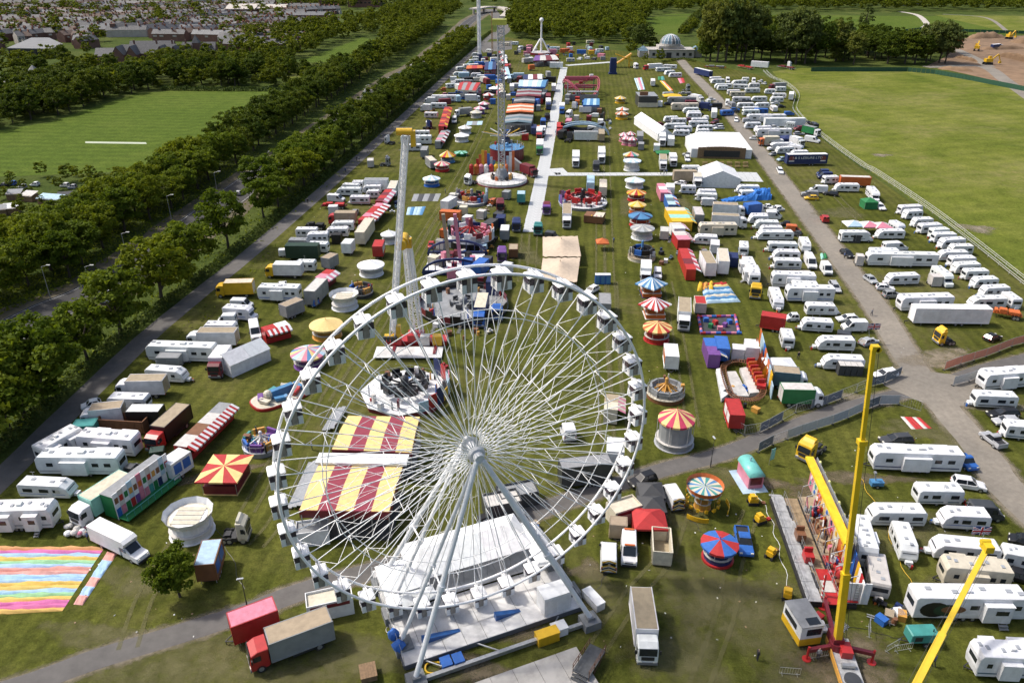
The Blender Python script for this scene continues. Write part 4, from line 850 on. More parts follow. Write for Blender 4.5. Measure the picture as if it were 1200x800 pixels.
def p_motorhome():
    L, w, h = 6.9, 2.25, 2.95
    prof = [(-L / 2, .45), (-L / 2, h - .2), (-L / 2 + .25, h), (L / 2 - 1.7, h), (L / 2 - 1.0, h - .35), (L / 2 - .75, 2.1), (L / 2 - 1.5, 2.0), (L / 2 - 1.5, .45)]
    p = [('body', MB().loft(prof, w, .12, .05).mesh('body', PAINT), (0, 0, 0), 0, 0, 0)]
    p.append(('cab', MB().loft([(L / 2 - 1.8, .4), (L / 2 - 1.8, 2.05), (L / 2 - 1.3, 2.05), (L / 2 - .75, 1.3), (L / 2 - .08, 1.05), (L / 2, .7), (L / 2, .35)], 1.95, .14, .05).mesh('cab', PAINT), (0, 0, 0), 0, 0, 0))
    p.append(('windscreen', MB().box((0, 0, 0), (.04, 1.6, .88), 0, 0, -.63).mesh('windscreen', GLASS), (L / 2 - 1.02, 0, 1.70), 0, None, 0))
    for s in (-1, 1):
        for x in (-2.5, -1.1, .5): p.append(('side_window', bxm('side_window', (.85, .05, .5)), (x, s * (w / 2 + .012), 1.8), 0, None, 0))
        p.append(('stripe', bxm('stripe', (L - 2.2, .03, .12), PAINT), (-.8, s * (w / 2 + .01), 1.1), 0, 1, 0))
        for x in (-L / 2 + 1.6, L / 2 - .95): p.append(('wheel', WH, (x, s * .9, .35), 0, None, 0))
        p.append(('headlight', MB().box((0, 0, 0), (.12, .3, .18)).mesh('headlight', LAMP), (L / 2 - .05, s * .66, .86), 0, None, 0))
    for x, y in ((-2.4, .2), (-.8, -.2), (.8, .3)): p.append(('roof_hatch', MB().box((0, 0, 0), (.6, .5, .1)).mesh('roof_hatch', mat('hatch')), (x, y, h + .03), 0, None, 0))
    p.append(('rear_window', bxm('rear_window', (.06, 1.3, .5)), (-L / 2 - .01, 0, 1.9), 0, None, 0))
    return L, h, p
def p_gen():
    L, w, h = 3.4, 1.6, 1.9
    p = [('canopy', MB().loft([(-L / 2, .65), (-L / 2, h - .1), (-L / 2 + .15, h), (L / 2 - .15, h), (L / 2, h - .1), (L / 2, .65)], w, .1, .04).mesh('canopy', PAINT), (0, 0, 0), 0, 0, 0)]
    for s in (-1, 1):
        p.append(('wheel', WHS, (-.3, s * .75, .3), 0, None, 0)); p.append(('louvre', bxm('louvre', (.9, .04, .6), DARK), (.8, s * (w / 2 + .01), 1.3), 0, None, 0))
        p.append(('access_door', bxm('access_door', (1.2, .03, .8), PAINT), (-.6, s * (w / 2 + .01), 1.3), 0, 1, 0))
    p.append(('exhaust', MB().tube((-1.1, .3, h), (-1.1, .3, h + .35), .07).mesh('exhaust', DARK), (0, 0, 0), 0, None, 0))
    p.append(('drawbar', MB().bar((L / 2 - .1, -.4, .6), (L / 2 + 1.0, 0, .5), .08).bar((L / 2 - .1, .4, .6), (L / 2 + 1.0, 0, .5), .08).box((0, 0, .6), (L, 1.0, .12)).tube((L / 2 + .8, 0, .02), (L / 2 + .8, 0, .6), .05).mesh('drawbar', DARK), (0, 0, 0), 0, None, 0))
    return L, h, p
PR = dict(c=[p_caravan(0), p_caravan(1), p_caravan(2)], a=[p_american()], v=[p_van()], s=[p_van(1.95, 4.6, 1.85)], b=[p_luton()], k=[p_car('hatch'), p_car('estate')], K=[p_car('suv')], p=[p_pickup()], l=[p_lorry()],
          u=[p_tractor()], t=[p_trailer()], T=[p_trailer(12, 2.5, 3.9)], j=[p_trailer(2.6, 2.2, 2.5, .3)], o=[p_open()], f=[p_flat()], m=[p_motorhome()], g=[p_gen()])
NAM = dict(c=('touring_caravan', 'touring caravan', 'caravan'), a=('living_trailer', 'living trailer with slide-outs', 'trailer'), v=('panel_van', 'tall panel van', 'van'), s=('small_van', 'small van', 'van'), b=('box_van', 'luton box van', 'van'),
           k=('car', 'car', 'car'), K=('off_road_car', 'tall estate car', 'car'), p=('pickup_truck', 'pickup truck', 'pickup'), l=('box_lorry', 'box lorry', 'lorry'), u=('tractor_unit', 'lorry tractor unit', 'lorry'),
           t=('box_trailer', 'box trailer', 'trailer'), T=('long_trailer', 'long box trailer', 'trailer'), j=('kiosk_cabin', 'small box cabin', 'cabin'), o=('open_skip', 'open-topped steel skip', 'skip'), f=('flatbed_trailer', 'loaded flatbed trailer', 'trailer'),
           m=('motorhome', 'motorhome', 'motorhome'), g=('generator', 'towable generator', 'generator'))
FEAT = {0: 'slope-fronted', 1: 'square-fronted', 2: 'rake-fronted'}
def lane_x(y):                                 # the gravel lane's pixel x at a row
    q = [(660, 1260), (575, 1182), (525, 1147), (475, 1105), (425, 1067), (360, 1027), (320, 997), (275, 964), (225, 926), (165, 880), (116, 840), (70, 797), (-99, 780)]
    for (y0, x0), (y1, x1) in zip(q[:-1], q[1:]):
        if y1 <= y <= y0: return x1 + (x0 - x1) * (y - y1) / (y0 - y1)
    return 1260
def zone(x, y):
    if y > 480 and x > 960: return 'in the camp beside the yellow boom ride' if y > 520 else 'by the fenced lane junction'
    if x > lane_x(y) - 2:
        if y > 400: return 'by the fenced lane junction'
        if x > 1065 and y > 225 and y < 330: return 'in the row along the rope fence'
        return 'between gravel lane and rope fence' if y > 195 else ('in the far camp across the gravel lane' if y > 118 else 'at the far head of the gravel lane')
    if x > 800 or (x > 776 and y < 165):
        if y > 300: return 'between the toy coaster and gravel lane'
        if y > 235: return 'behind the red stall row by the gravel lane'
        if y > 165: return 'around the white marquees'
        return 'in the far camp beside the gravel lane'
    if x < 325 or (x < 470 and y < 330):
        if y > 560: return 'near the striped inflatable sheet'
        if y > 380: return 'between the hedge footpath and striped stall'
        if y > 235: return 'beside the hedge footpath behind yellow kiosk'
        return 'at the far end of the hedge footpath'
    if y > 560: return 'on the grass beside the big wheel'
    if y > 240: return 'in the middle of the fair behind the big wheel'
    if y > 120: return 'among the rides beside the metal trackway'
    return 'at the crowded far end of the fair'
def veh(kind, p1, p2, cols='W', label=None, far=None, width=None, hs=1.0, lenlim=None, var=None):
    """p1 front, p2 rear: pixel ends of the roof's centre line"""
    vs = PR[kind]; vi = random.randrange(len(vs)) if var is None else var
    L0, h, parts = vs[vi]; h *= hs
    A = G(*p1, h); B = G(*p2, h); d = A - B; L = d.length; rz = math.atan2(d.y, d.x); c = (A + B) / 2; c.z = 0
    lo, hi = lenlim or (.62, 1.55)
    k = max(lo, min(hi, L / L0))
    z = PXM(c); px, py = PROJ(c)
    nm, ds, cat = NAM[kind]
    c0 = cols[0]; c1 = cols[1] if len(cols) > 1 else None; c2 = cols[2] if len(cols) > 2 else None
    if c1 is None: c1 = random.choice('EBNSUR' if kind in 'cma' else c0) if kind in 'cma' else c0
    if c2 is None: c2 = c0
    zn = zone(px, py)
    if label is None:
        fe = ''
        if kind == 'c': ds = FEAT[vi] + ' ' + ds
        if kind in 'cma': fe = f' and {CNAME[c1]} band' if 'with' in ds else f' with {CNAME[c1]} band'
        if kind in 'lu' and c1 != c0: fe = f' with {CNAME[c1]} cab'
        if kind in 'tTj' and c2 != c0: fe = f' with {CNAME[c2]} roof'
        label = f'{CNAME[c0]} {ds}{fe} {zn}'
        if len(label.split()) > 16: label = f'{CNAME[c0]} {ds} {zn}'
        group = label
    else: group = None
    root = thing(nm, label, cat, c, rz, group, k, (width or 1) * random.uniform(.96, 1.04), hs * random.uniform(.97, 1.04))
    cc = [jit(COLS[c0]), jit(COLS[c1]), jit(COLS[c2])]
    lod = (z < 3.4) if far is None else far
    for (n, me, loc, r, slot, ld) in parts:
        if lod and ld: continue
        if z < 2.6 and n in ('roof_hatch', 'roof_vent', 'headlight', 'tail_light', 'mirror', 'grille', 'bumper', 'front_bumper', 'rear_bumper', 'drawbar', 'hitch', 'air_conditioner', 'corner_trim', 'rear_window', 'chassis') and kind != 'f': continue
        if n == 'wheel': r = 0
        o = obj(n, me, root, loc, r, cc[slot] if slot is not None else None)
        if n == 'wheel': o.scale = (1 / k, 1, 1)
    if kind == 'c' and z > 4.2:
        s_ = random.choice((-1, 1)); ax = random.uniform(-2, 1)
        obj('aerial', MB().tube((ax, s_ * .8, h), (ax, s_ * .8, h + .9), .025, .025, 5).bar((ax - .3, s_ * .8, h + .85), (ax + .3, s_ * .8, h + .85), .03).mesh('aerial', CHROME), root)
        obj('gas_bottle', MB().tube((L0 / 2 + .75, .35 * s_, 0), (L0 / 2 + .75, .35 * s_, .55), .16, .14, 10).mesh('gas_bottle', PAINT), root, col=random.choice('RBO'))
        if random.random() < .6: obj('window_blind', MB().box((random.choice((-2.0, 1.8)), -(1.17), 1.62), (.5, .03, .55)).mesh('window_blind', PAINT), root, col='Q')
    return root
DATA = """
T 860 340 8
c 975 125 680 120 | c 640 262 935 280 WD | c 785 440 1135 450 WE | c 835 612 1225 630 | c 522 450 490 352 | c 430 90 375 -40 | t 262 218 492 252 R | K 492 215 612 215 W | k 972 232 1172 225 W | v 1150 405 975 378 D
T 860 250 8
c 222 158 560 160 WD | c 200 58 425 68 | c 245 118 458 122 | c 145 10 322 12 | k 435 68 535 76 K | v 640 112 495 100 O | k 540 152 636 172 D | c 322 268 598 275 | c 372 340 622 348 | c 376 425 635 432 WN
a 362 550 768 568 WD | a 498 682 942 690 WB | c 545 640 792 652 | c 690 288 652 215 | v 752 450 698 358 | v 902 505 850 438 | k 985 700 925 612 S | c 98 318 95 257 | a 205 560 125 398 W | u 215 688 215 622 YY
T 770 210 8
t 128 78 125 38 W | c 225 58 368 62 | c 378 92 555 96 | c 378 124 568 134 | v 600 182 418 176 | t 402 332 375 256 EAQ | l 832 238 528 222 WWA | l 852 345 518 328 WWA | a 398 410 748 412 C | c 348 514 572 526 WR
j 545 620 545 562 W | T 512 790 450 674 WWA | T 632 770 614 648 WWC | j 720 742 715 690 N | c 822 636 815 574 | c 750 54 962 60 | c 782 104 908 100 | l 1005 215 835 235 BW | k 1098 232 1015 232 W | v 1168 285 1035 292 | c 872 324 1040 326 | k 1190 248 1105 255 W
T 600 200 4
l 630 470 630 415 WWW | s 685 482 684 448 W | j 716 285 716 262 Q | k 350 555 398 530 W | t 437 625 435 575 E
T 300 200 4
l 1042 668 1064 572 NBC | u 1130 645 1132 600 B | T 1105 520 1120 470 NNN
T 770 310 8
l 262 492 260 308 WWA | j 415 372 398 290 CCR
T 800 390 6.667
t 322 125 298 26 BBB | j 440 132 435 90 W | t 552 116 535 46 W | t 432 642 388 512 RWR | l 985 300 712 275 UWA
T 900 400 4
l 263 212 66 208 GWQ | a 492 498 912 512 W | p 972 568 908 512 B | K 1032 652 868 628 W | c 912 682 698 678 | v 1112 762 952 752 D | k 532 440 680 432 D | k 502 140 605 124 W | a 1010 140 1235 124 WD | c 968 238 1168 246 WD | k 1040 318 1178 312 K | k 1065 352 1178 352 S | p 1018 398 1112 468 S | c 1118 378 1235 388 | c 478 775 738 780 WD | c 815 788 1038 800
T 900 600 4
c 675 172 620 34 | c 778 122 1090 152 WB | a 826 222 1140 252 CD | c 1138 172 1235 190 | k 1150 95 1235 120 K | a 1018 632 1245 642 WU | c 535 338 505 180 QE | a 472 158 430 22 W | g 662 552 792 548 T | k 1235 285 1150 262 K
T 900 200 4
k 5 160 72 166 W | v 62 190 -5 188 | t 335 25 487 30 OOQ | c 262 26 328 24 | c 316 60 428 62 WN | v 198 66 282 70 | s 158 92 238 96 E | k 172 114 238 116 Y | k 262 90 332 100 K | v 238 5 302 5 N | m 514 110 480 72 | k 545 168 512 140 W | s 262 196 276 218 R
c 618 164 720 160 | c 642 186 720 182 | c 682 222 770 220 | c 712 252 810 247 | c 766 272 844 268 | c 776 292 880 290 | c 810 320 920 315 | c 855 345 960 345 | c 802 374 935 374 | c 855 402 970 400 | c 874 432 990 428 | c 922 462 1030 460 | c 965 500 1074 497 | c 1006 542 1128 538 | c 950 592 1115 590 | c 1176 602 1118 562 WD
c 512 275 640 275 | m 638 258 584 230 | m 495 282 342 282 WD | v 655 330 545 336 | k 398 388 352 358 K | j 448 398 418 396 Q | a 466 380 798 386 W | c 478 364 614 365 | c 562 484 706 480 WU | m 864 498 788 443 WD | j 812 490 766 490 Q | k 508 508 462 478 S | k 598 535 510 528 W | K 628 560 545 562 E | a 620 585 864 580 WE | T 685 635 1040 640 W | f 1060 652 1185 672 OO | u 800 742 880 738 YY | k 1088 752 1030 770 K | v 355 700 465 700 | k 512 772 440 792 S
T 700 60 8
T 925 155 1068 188 NNW
T 820 60 8
f 0 138 290 150 RE | T 488 95 648 106 WRW | f 335 132 520 160 AR | f 660 128 970 170 EM | u 855 100 805 105 W
c 98 244 198 240 | c 108 262 235 260 | v 270 262 262 240 | c 306 274 445 270 | c 402 247 458 248 | v 510 264 507 247 | k 548 264 590 270 W | k 585 285 626 290 W | c 142 305 304 305 | c 314 310 455 315 | c 460 300 564 300 | c 166 322 264 322
l 660 302 805 295 EM | c 716 335 808 335 | c 610 355 710 357 | c 260 362 380 362 | c 425 347 564 345 | c 285 380 424 380 CE | c 685 393 810 393 | c 664 430 786 430 | k 668 470 750 470 W | t 860 412 865 372 W | c 308 430 480 432 | c 488 424 632 425 | c 518 485 652 483 | c 348 485 510 485 | v 264 474 262 448 | p 305 540 380 545 K | c 404 522 556 522 | c 404 550 560 548 | a 425 592 830 592 W | k 408 610 495 612 M | T 612 630 985 628 W | k 345 640 345 608 W
c 424 668 575 668 | c 518 703 672 700 | a 534 728 862 728 W | m 822 660 880 665 | s 890 705 965 700 M | l 1130 722 982 690 GWE
T 820 140 8
v 1132 168 992 148 | k 475 155 525 158 W | l 560 162 740 160 CO | c 610 185 786 185 | m 645 220 875 215 | l 975 180 868 150 WW | c 720 260 875 255 WD | m 985 252 845 228 | c 856 290 1015 290 | k 660 305 712 300 E | k 735 355 795 350 L | k 772 482 744 430 W | v 1105 468 1210 470 N | c 335 238 330 214 | k 292 148 350 150 W | c 90 125 230 125
T 710 130 8
c 546 50 676 48 | c 614 70 756 70 | c 544 115 752 115 | c 760 15 896 15 | c 804 70 956 70 | c 780 96 966 96 | c 645 142 810 142 | c 630 175 790 180 | c 854 132 1004 132 | c 845 172 970 172 | v 895 222 792 220 | t 1018 14 1015 -12 W | k 980 100 1065 66 M | k 998 120 1105 118 S | k 1015 142 1108 140 W | l 536 258 530 190 W | t 615 264 612 228 W | t 322 242 322 184 E | j 332 312 332 288 E | j 478 338 480 292 W | l 544 472 536 402 WWA | l 642 442 626 388 W | k 722 380 798 388 S | k 772 444 762 402 W
c 716 515 884 515 | T 672 560 812 560 AAA | l 872 632 856 570 WWC | k 645 645 752 660 W
T 700 60 8
l 436 124 604 116 WR | c 536 155 704 150 | c 634 185 724 180 | c 674 205 790 203 | c 606 124 748 130 | u 855 318 820 312 E | f 755 395 890 392 AE | a 660 430 925 430 EN | l 990 422 892 400 W | a 695 485 950 485 CE | c 804 530 950 530 | c 840 560 970 560 | t 1100 565 1098 530 W | l 1078 490 965 478 NN | j 590 480 590 460 W | t 525 292 520 245 WK | u 385 122 305 100 W
T 300 200 4
c 447 47 504 47 | T 515 38 612 38 WWE | c 376 78 494 80 | c 402 58 484 62 | c 498 67 588 67 | c 514 90 578 90 | v 412 112 336 108 | c 440 118 535 118 | f 305 158 425 158 MR | l 338 195 468 195 AR | f 232 250 325 255 KK | c 350 238 460 238 | c 325 265 434 265 | m 226 292 338 290 WD | c 238 335 338 338 | T 140 345 292 345 FFF | l 42 430 214 432 WY | c 178 420 278 422 | a 10 535 204 540 W | T 305 508 252 562 EEQ | t 365 386 322 410 EEA | t 440 318 420 342 W | T 532 222 484 290 CCC | t 648 46 634 82 WWC | k 820 345 823 325 R | t 568 358 580 326 RWR | t 205 598 122 632 EEA | s 245 592 275 598 B
T 400 140 8
j 270 402 274 350 Q | u 432 352 380 350 E | u 412 152 490 158 W | v 615 75 525 75 K | c 676 105 830 105 | a 555 150 845 150 W | c 566 232 750 232 | t 770 288 786 248 E | t 865 388 815 345 EEC | j 818 32 818 12 W
T 440 50 8
c 460 652 585 655 | c 516 565 668 565 | l 432 575 512 580 W | a 520 490 760 490 W | l 464 512 560 515 WW | l 746 622 898 608 EWE | v 735 712 742 682 | c 720 275 884 270 | c 826 245 994 250 | c 755 228 822 222 | c 900 95 995 95 | c 735 345 834 345 | c 945 300 1024 300 | u 500 735 470 740 N | c 880 160 960 155 | c 905 130 970 130 | s 860 185 905 180 T | c 820 205 900 200 | c 890 285 990 285 | t 700 318 760 318 W | c 1040 60 1095 65 | j 1045 100 1090 100 N | c 660 385 750 378 | s 620 420 650 420 O
T 560 20 8
T 674 425 798 426 W | t 320 655 320 618 WN | t 712 655 712 614 W | j 285 745 285 715 Q | c 690 280 770 280 | t 770 300 820 300 O | t 835 280 890 280 W | t 930 310 1015 312 B | t 1040 315 1090 315 Y | j 1100 320 1140 320 L | s 935 375 975 380 W | s 1000 370 1050 372 W | s 1065 375 1110 380 D | t 1130 340 1190 345 H | j 1150 370 1195 370 E | c 225 235 300 240 C | c 312 230 380 232 | c 1100 300 1180 298 | t 520 450 485 452 O | t 420 390 480 385 Q | j 440 350 490 350 Q | j 340 320 380 320 D | c 385 275 420 272 | l 270 390 240 340 W | l 290 420 250 470 R | j 300 440 280 450 H | t 460 265 510 262 H
T 560 100 8
l 660 122 660 62 MM | l 664 165 660 118 WN | u 612 325 618 298 B | l 575 440 580 385 WR | l 605 400 610 380 WW | l 578 585 585 488 WG | l 766 405 768 342 RR | l 788 200 792 158 WB | u 840 245 925 222 W | t 950 195 1065 197 WWQ | l 920 692 920 602 W | T 905 428 1122 430 WWE | l 1168 665 1160 556 W | u 1112 740 1108 665 D | j 1152 340 1150 305 W | u 655 275 640 252 K | t 530 400 520 365 N | j 1040 300 1045 275 M | j 1140 205 1140 235 X | j 565 200 568 175 E | t 1160 460 1160 412 A
T 500 170 8
t 885 460 888 428 TTL | u 840 720 845 620 NN | l 1020 210 900 170 MM | u 1125 570 1128 478 MP | u 690 540 690 455 MM | u 370 290 450 265 W
T 500 240 8
t 728 240 738 185 ENW | u 705 440 708 335 PP | j 812 420 815 360 XXA | t 690 120 700 95 N | u 1045 185 1050 155 T | v 1210 255 1140 245 D
T 640 170 8
l 196 680 197 548 WWA | t 418 355 418 285 LNL | t 535 405 535 315 CCC | l 525 110 520 0 W
T 600 600 4
l 645 618 605 350 WWA | v 455 98 457 225 W | v 553 195 550 75 W | o 700 72 708 188 CCA | j 500 62 500 20 A | p 1106 168 1078 45 B
T 600 400 4
v 722 632 786 736 W | K 558 640 672 602 K | v 255 360 275 418 W | T 262 570 425 552 DDE | t 486 515 485 456 W | t 752 72 744 12 WOW
T 0 0 1
t 248.5 632.5 239 662 XBL | l 287 755 386 719 ERA | t 268 727 322 707 RRH | b 164 637 109 611 | u 286 608 260 609 C
T 0 400 4
a 175 518 565 522 W | c 335 655 92 645 WB | a 248 762 -40 770 W | a 325 412 210 475 W | a 368 420 635 440 WE | j 345 385 448 378 T | o 470 348 684 360 XXX | l 370 312 572 292 WWA | k 372 285 470 264 W | c 692 255 512 250 | t 602 312 755 312 KKW | l 692 435 858 288 KRA | l 540 172 770 168 WWA | c 868 130 688 118 WD | j 732 65 852 65 E | a 690 5 1005 15 W | l 992 100 1052 18 WM | l 328 778 588 612 JWC | K 645 552 598 592 D | t 848 522 792 560 WB | g 768 498 700 508 F
T 0 200 4
l 1008 520 1185 515 YYC | v 1178 600 1082 598 | m 1195 642 1050 632 | v 1012 672 1104 670 | c 950 712 1105 715 | l 872 745 1105 745 WWA | v 1196 752 1184 690 | v 472 582 516 540 W | k 1125 90 1115 95 S
T 300 0 4
k 130 745 138 760 S | k 322 620 316 628 D | k 735 325 742 335 W | k 728 295 735 300 W | k 955 145 965 150 D | t 512 420 512 430 W
T 1000 0 1
g 116 49 122 49 Y | g 97 50 101 53 O
"""
ox = oy = 0; sc_ = 1; SPEC = {}
for ln in DATA.strip().split('\n'):
    if ln.startswith('T ') and '|' not in ln and len(ln.split()) == 4:
        _, a, b, c = ln.split(); ox, oy, sc_ = float(a), float(b), float(c); continue
    for it in ln.split('|'):
        w = it.split(); k = w[0]; n = [float(q) for q in w[1:5]]
        veh(k, (ox + n[0] / sc_, oy + n[1] / sc_), (ox + n[2] / sc_, oy + n[3] / sc_), w[5] if len(w) > 5 else 'W')
# special ones
GLTXT = mat('white_lettering', (.72, .72, .72), .6)
lg = veh('T', (922, 181), (969, 180.4), 'NNW', 'large navy box trailer lettered in white near the gravel lane', lenlim=(.5, 2))
def lettering(s, size, parent, loc, rot, m=GLTXT, name='lettering', ext=.01):
    cu = bpy.data.curves.new(name, 'FONT'); cu.body = s; cu.size = size; cu.extrude = ext; cu.align_x = 'CENTER'; cu.align_y = 'CENTER'
    o = bpy.data.objects.new(name, cu); COL.objects.link(o)
    me = bpy.data.meshes.new_from_object(o); bpy.data.objects.remove(o); bpy.data.curves.remove(cu)
    me.materials.clear(); me.materials.append(m)
    o = bpy.data.objects.new(name, me); COL.objects.link(o); o.parent = parent; o.location = loc; o.rotation_euler = rot; return o
side = 1 if math.cos(lg.rotation_euler.z) < 0 else -1
rotl = (math.pi / 2, 0, math.pi if side > 0 else 0)
lettering('J & S LEISURE LTD', 1.15, lg, (0, side * 1.28, 2.75), rotl)
for x in (-4.7, 4.7): obj('emblem', MB().tube((x, side * 1.25, 2.6), (x, side * 1.29, 2.6), .85, .85, 14, 0).box((x, side * 1.28, 1.7), (1.6, .04, .35), 1).mesh('emblem', [mat('emblem_brown', (.20, .05, .045), .6), GLTXT]), lg)
# big white trailer with a green and black swoosh
sw = veh('a', (1235 - 30, 694), (1070, 692), 'WW', 'long white living trailer with dark green swoosh on its side', lenlim=(.5, 2.2))
for c in list(sw.children):
    if ('slide_out' in c.name and sum(v.co.x for v in c.data.vertices) < -5 and sum(v.co.y for v in c.data.vertices) < 0) or ('window' in c.name and c.location.x < -1 and c.location.y < -1.2): bpy.data.objects.remove(c)
s2 = -1 if math.cos(sw.rotation_euler.z) > 0 else 1
for (x0, x1, z0, z1, cl_, e) in ((-5.0, -2.2, .7, 2.9, 'K', .02), (-3.7, -1.2, .9, 2.6, 'F', .03), (-3.0, -.6, 1.3, 2.4, 'X', .035)):
    n = 14; pl = [((x0 + x1) / 2 + (x1 - x0) / 2 * math.cos(2 * math.pi * i / n), (z0 + z1) / 2 + (z1 - z0) / 2 * math.sin(2 * math.pi * i / n)) for i in range(n)]
    m2 = MB().prism(pl, 0, .02); m2.v = [(-s2 * -1 * v[0] if s2 > 0 else v[0], s2 * (1.26 + e + v[2] * .5), v[1]) for v in m2.v]
    obj('swoosh', m2.mesh('swoosh', PAINT), sw, col=cl_)
# chevrons on the two vans, beacons
for o in list(COL.objects):
    if o.name.startswith('panel_van') and o.parent is None:
        x, y = PROJ(o.location)
        if (710 < x < 722 and 640 < y < 680) or (780 < x < 800 and 560 < y < 605):
            o['label'] = 'white van with yellow and black chevron tail beside ' + ('the tan box cabin' if y > 620 else 'the black gazebo'); del o['group']
            for i in range(5):
                for s in (-1, 1): obj('chevron', MB().bar((-2.83, s * .85, .6 + i * .36), (-2.83, 0, .95 + i * .36), .03, .2).mesh('chevron', PAINT), o, col='Y' if i % 2 == 0 else 'K')
        if 728 < x < 745 and 630 < y < 680:
            o['label'] = 'white van with amber light bars on its roof'; del o['group']
            for xx in (1.0, -2.5): obj('light_bar', MB().box((xx, 0, 2.52), (.3, 1.3, .14)).mesh('light_bar', PAINT), o, col='O')
# ================================================================= THE BIG WHEEL
WC = Vector((-4.08, 66.8, 22.85)); WPHI = .401; WR = 20.1
wh = thing('big_wheel', 'huge white observation wheel with box gondolas and angled legs', 'ferris wheel', (WC.x, WC.y, 0), WPHI)
MW = Matrix.Rotation(-WPHI, 3, 'Z')
def LW(px, py, z=0):
    q = MW @ (G(px, py, z) - Vector((WC.x, WC.y, 0))); return Vector((q.x, q.y, z))
HZ = WC.z; YR = 1.25
def rimpt(a, r, y): return Vector((r * math.cos(a), y, HZ + r * math.sin(a)))
for nm, y in (('front_rim', -YR), ('rear_rim', YR)):
    mb = MB()
    for i in range(108): mb.tube(rimpt(2 * math.pi * i / 108, WR, y), rimpt(2 * math.pi * (i + 1) / 108, WR, y), .15, .15, 8, caps=False)
    obj(nm, mb.mesh(nm, STEELW), wh)
for nm, y, rr in (('inner_ring', -YR * .82, .775), ('inner_ring', YR * .82, .775)):
    mb = MB()
    for i in range(36): mb.tube(rimpt(2 * math.pi * i / 36, WR * rr, y), rimpt(2 * math.pi * (i + 1) / 36, WR * rr, y), .05, .05, 6, caps=False)
    obj(nm, mb.mesh(nm, STEELW), wh)
sp = MB()                                      # spoke along +x from the hub, in the local x-y plane
A0, A1 = 1.15, WR
def ch(t, s): return Vector((A0 + (A1 - A0) * t, s * (1.15 + (YR - 1.15) * t), 0))
for s in (-1, 1): sp.tube(ch(0, s), ch(1, s), .056, .056, 6, caps=False)
N = 8
for i in range(N):
    t0, t1 = .1 + .9 * i / N, .1 + .9 * (i + 1) / N; s = -1 if i % 2 else 1
    sp.tube(ch(t0, s), ch(t1, -s), .026, .026, 4, caps=False)
    if i % 3 == 2: sp.tube(ch(t1, s), ch(t1, -s), .035, .035, 4, caps=False)
for s in (-1, 1):
    sp.tube((A0, s * 1.25, .3), (WR * .775, s * 1.03, 1.3), .018, .018, 4, caps=False)
spm = sp.mesh('spoke', STEELW)
# gondola: origin at its pivot
GB = mat('gondola_shell', (.76, .77, .78), .4, 0, .2, 1); GBE = mat('gondola_beige', (.30, .27, .235), .7, 0, .3, 2); GDK = mat('gondola_window', (.055, .04, .062), .25, 0, .3, 2)
gb = MB()
for sx in (-1, 1):
    for sy in (-1, 1):
        gb.box((sx * .68, sy * .62, -1.62), (.55, .62, 1.05)); gb.bar((sx * .9, sy * .9, -1.2), (sx * .84, sy * .84, -.3), .08)
gb.box((0, 0, -2.1), (1.85, 1.8, .1)); gb.box((0, .0, -1.75), (1.2, 1.6, .12), 1)
gbm = gb.mesh('gondola', [GB, GBE])
gr = MB(); gr.loft([(-1.05, -.32), (-1.0, -.2), (-.8, -.08), (.8, -.08), (1.0, -.2), (1.05, -.32)], 2.0, .25, .08)
gr.box((0, 0, 0), (.5, 2.35, .1)); grm = gr.mesh('roof', STEELW)
gwm = MB().box((0, 0, 0), (.62, .04, .72)).mesh('window', GDK); gdm = MB().box((0, 0, 0), (.66, .05, 1.75)).mesh('door', GBE); gem = MB().box((0, 0, 0), (.04, 1.1, .7)).mesh('window', GDK)
gsg = MB().box((0, 0, 0), (.1, .1, .5)).tube((0, -1.25, .2), (0, 1.25, .2), .07).mesh('hanger', CHROME)
for k in range(36):
    a = 2 * math.pi * k / 36 + R_(.5)
    o = obj('spoke', spm, wh, (0, 0, HZ)); o.rotation_euler = (0, -a, 0)
    p = rimpt(a, WR, 0); gd = obj('gondola', gbm, wh, p); gd.scale = (.8, .86, .86)
    obj('roof', grm, gd); obj('hanger', gsg, gd, (0, 0, -.12))
    for sy in (-1, 1):
        for sx in (-1, 1): obj('window', gwm, gd, (sx * .64, sy * .93, -.74))
        obj('door', gdm, gd, (0, sy * .9, -1.22))
    for sx in (-1, 1): obj('window', gem, gd, (sx * .95, 0, -.74))
hb = MB().tube((0, -1.75, HZ), (0, 1.75, HZ), .55, .55, 20)
for s in (-1, 1): hb.tube((0, s * 1.0, HZ), (0, s * 1.25, HZ), 1.0, .8, 30); hb.tube((0, s * 1.7, HZ), (0, s * 2.0, HZ), .62, .52, 20)
obj('hub', hb.mesh('hub', mat('hub_steel', (.62, .63, .64), .45, 0)), wh)
L1, R1 = LW(487, 790, 1.5), LW(692, 722, 1.5)
dF, dN = -L1.y * .5 - R1.y * .5, 2.5
feet = [(L1.x, -dF), (R1.x, -dF), (L1.x, -dN), (R1.x, -dN), (L1.x, dN), (R1.x, dN), (L1.x, dF), (R1.x, dF)]
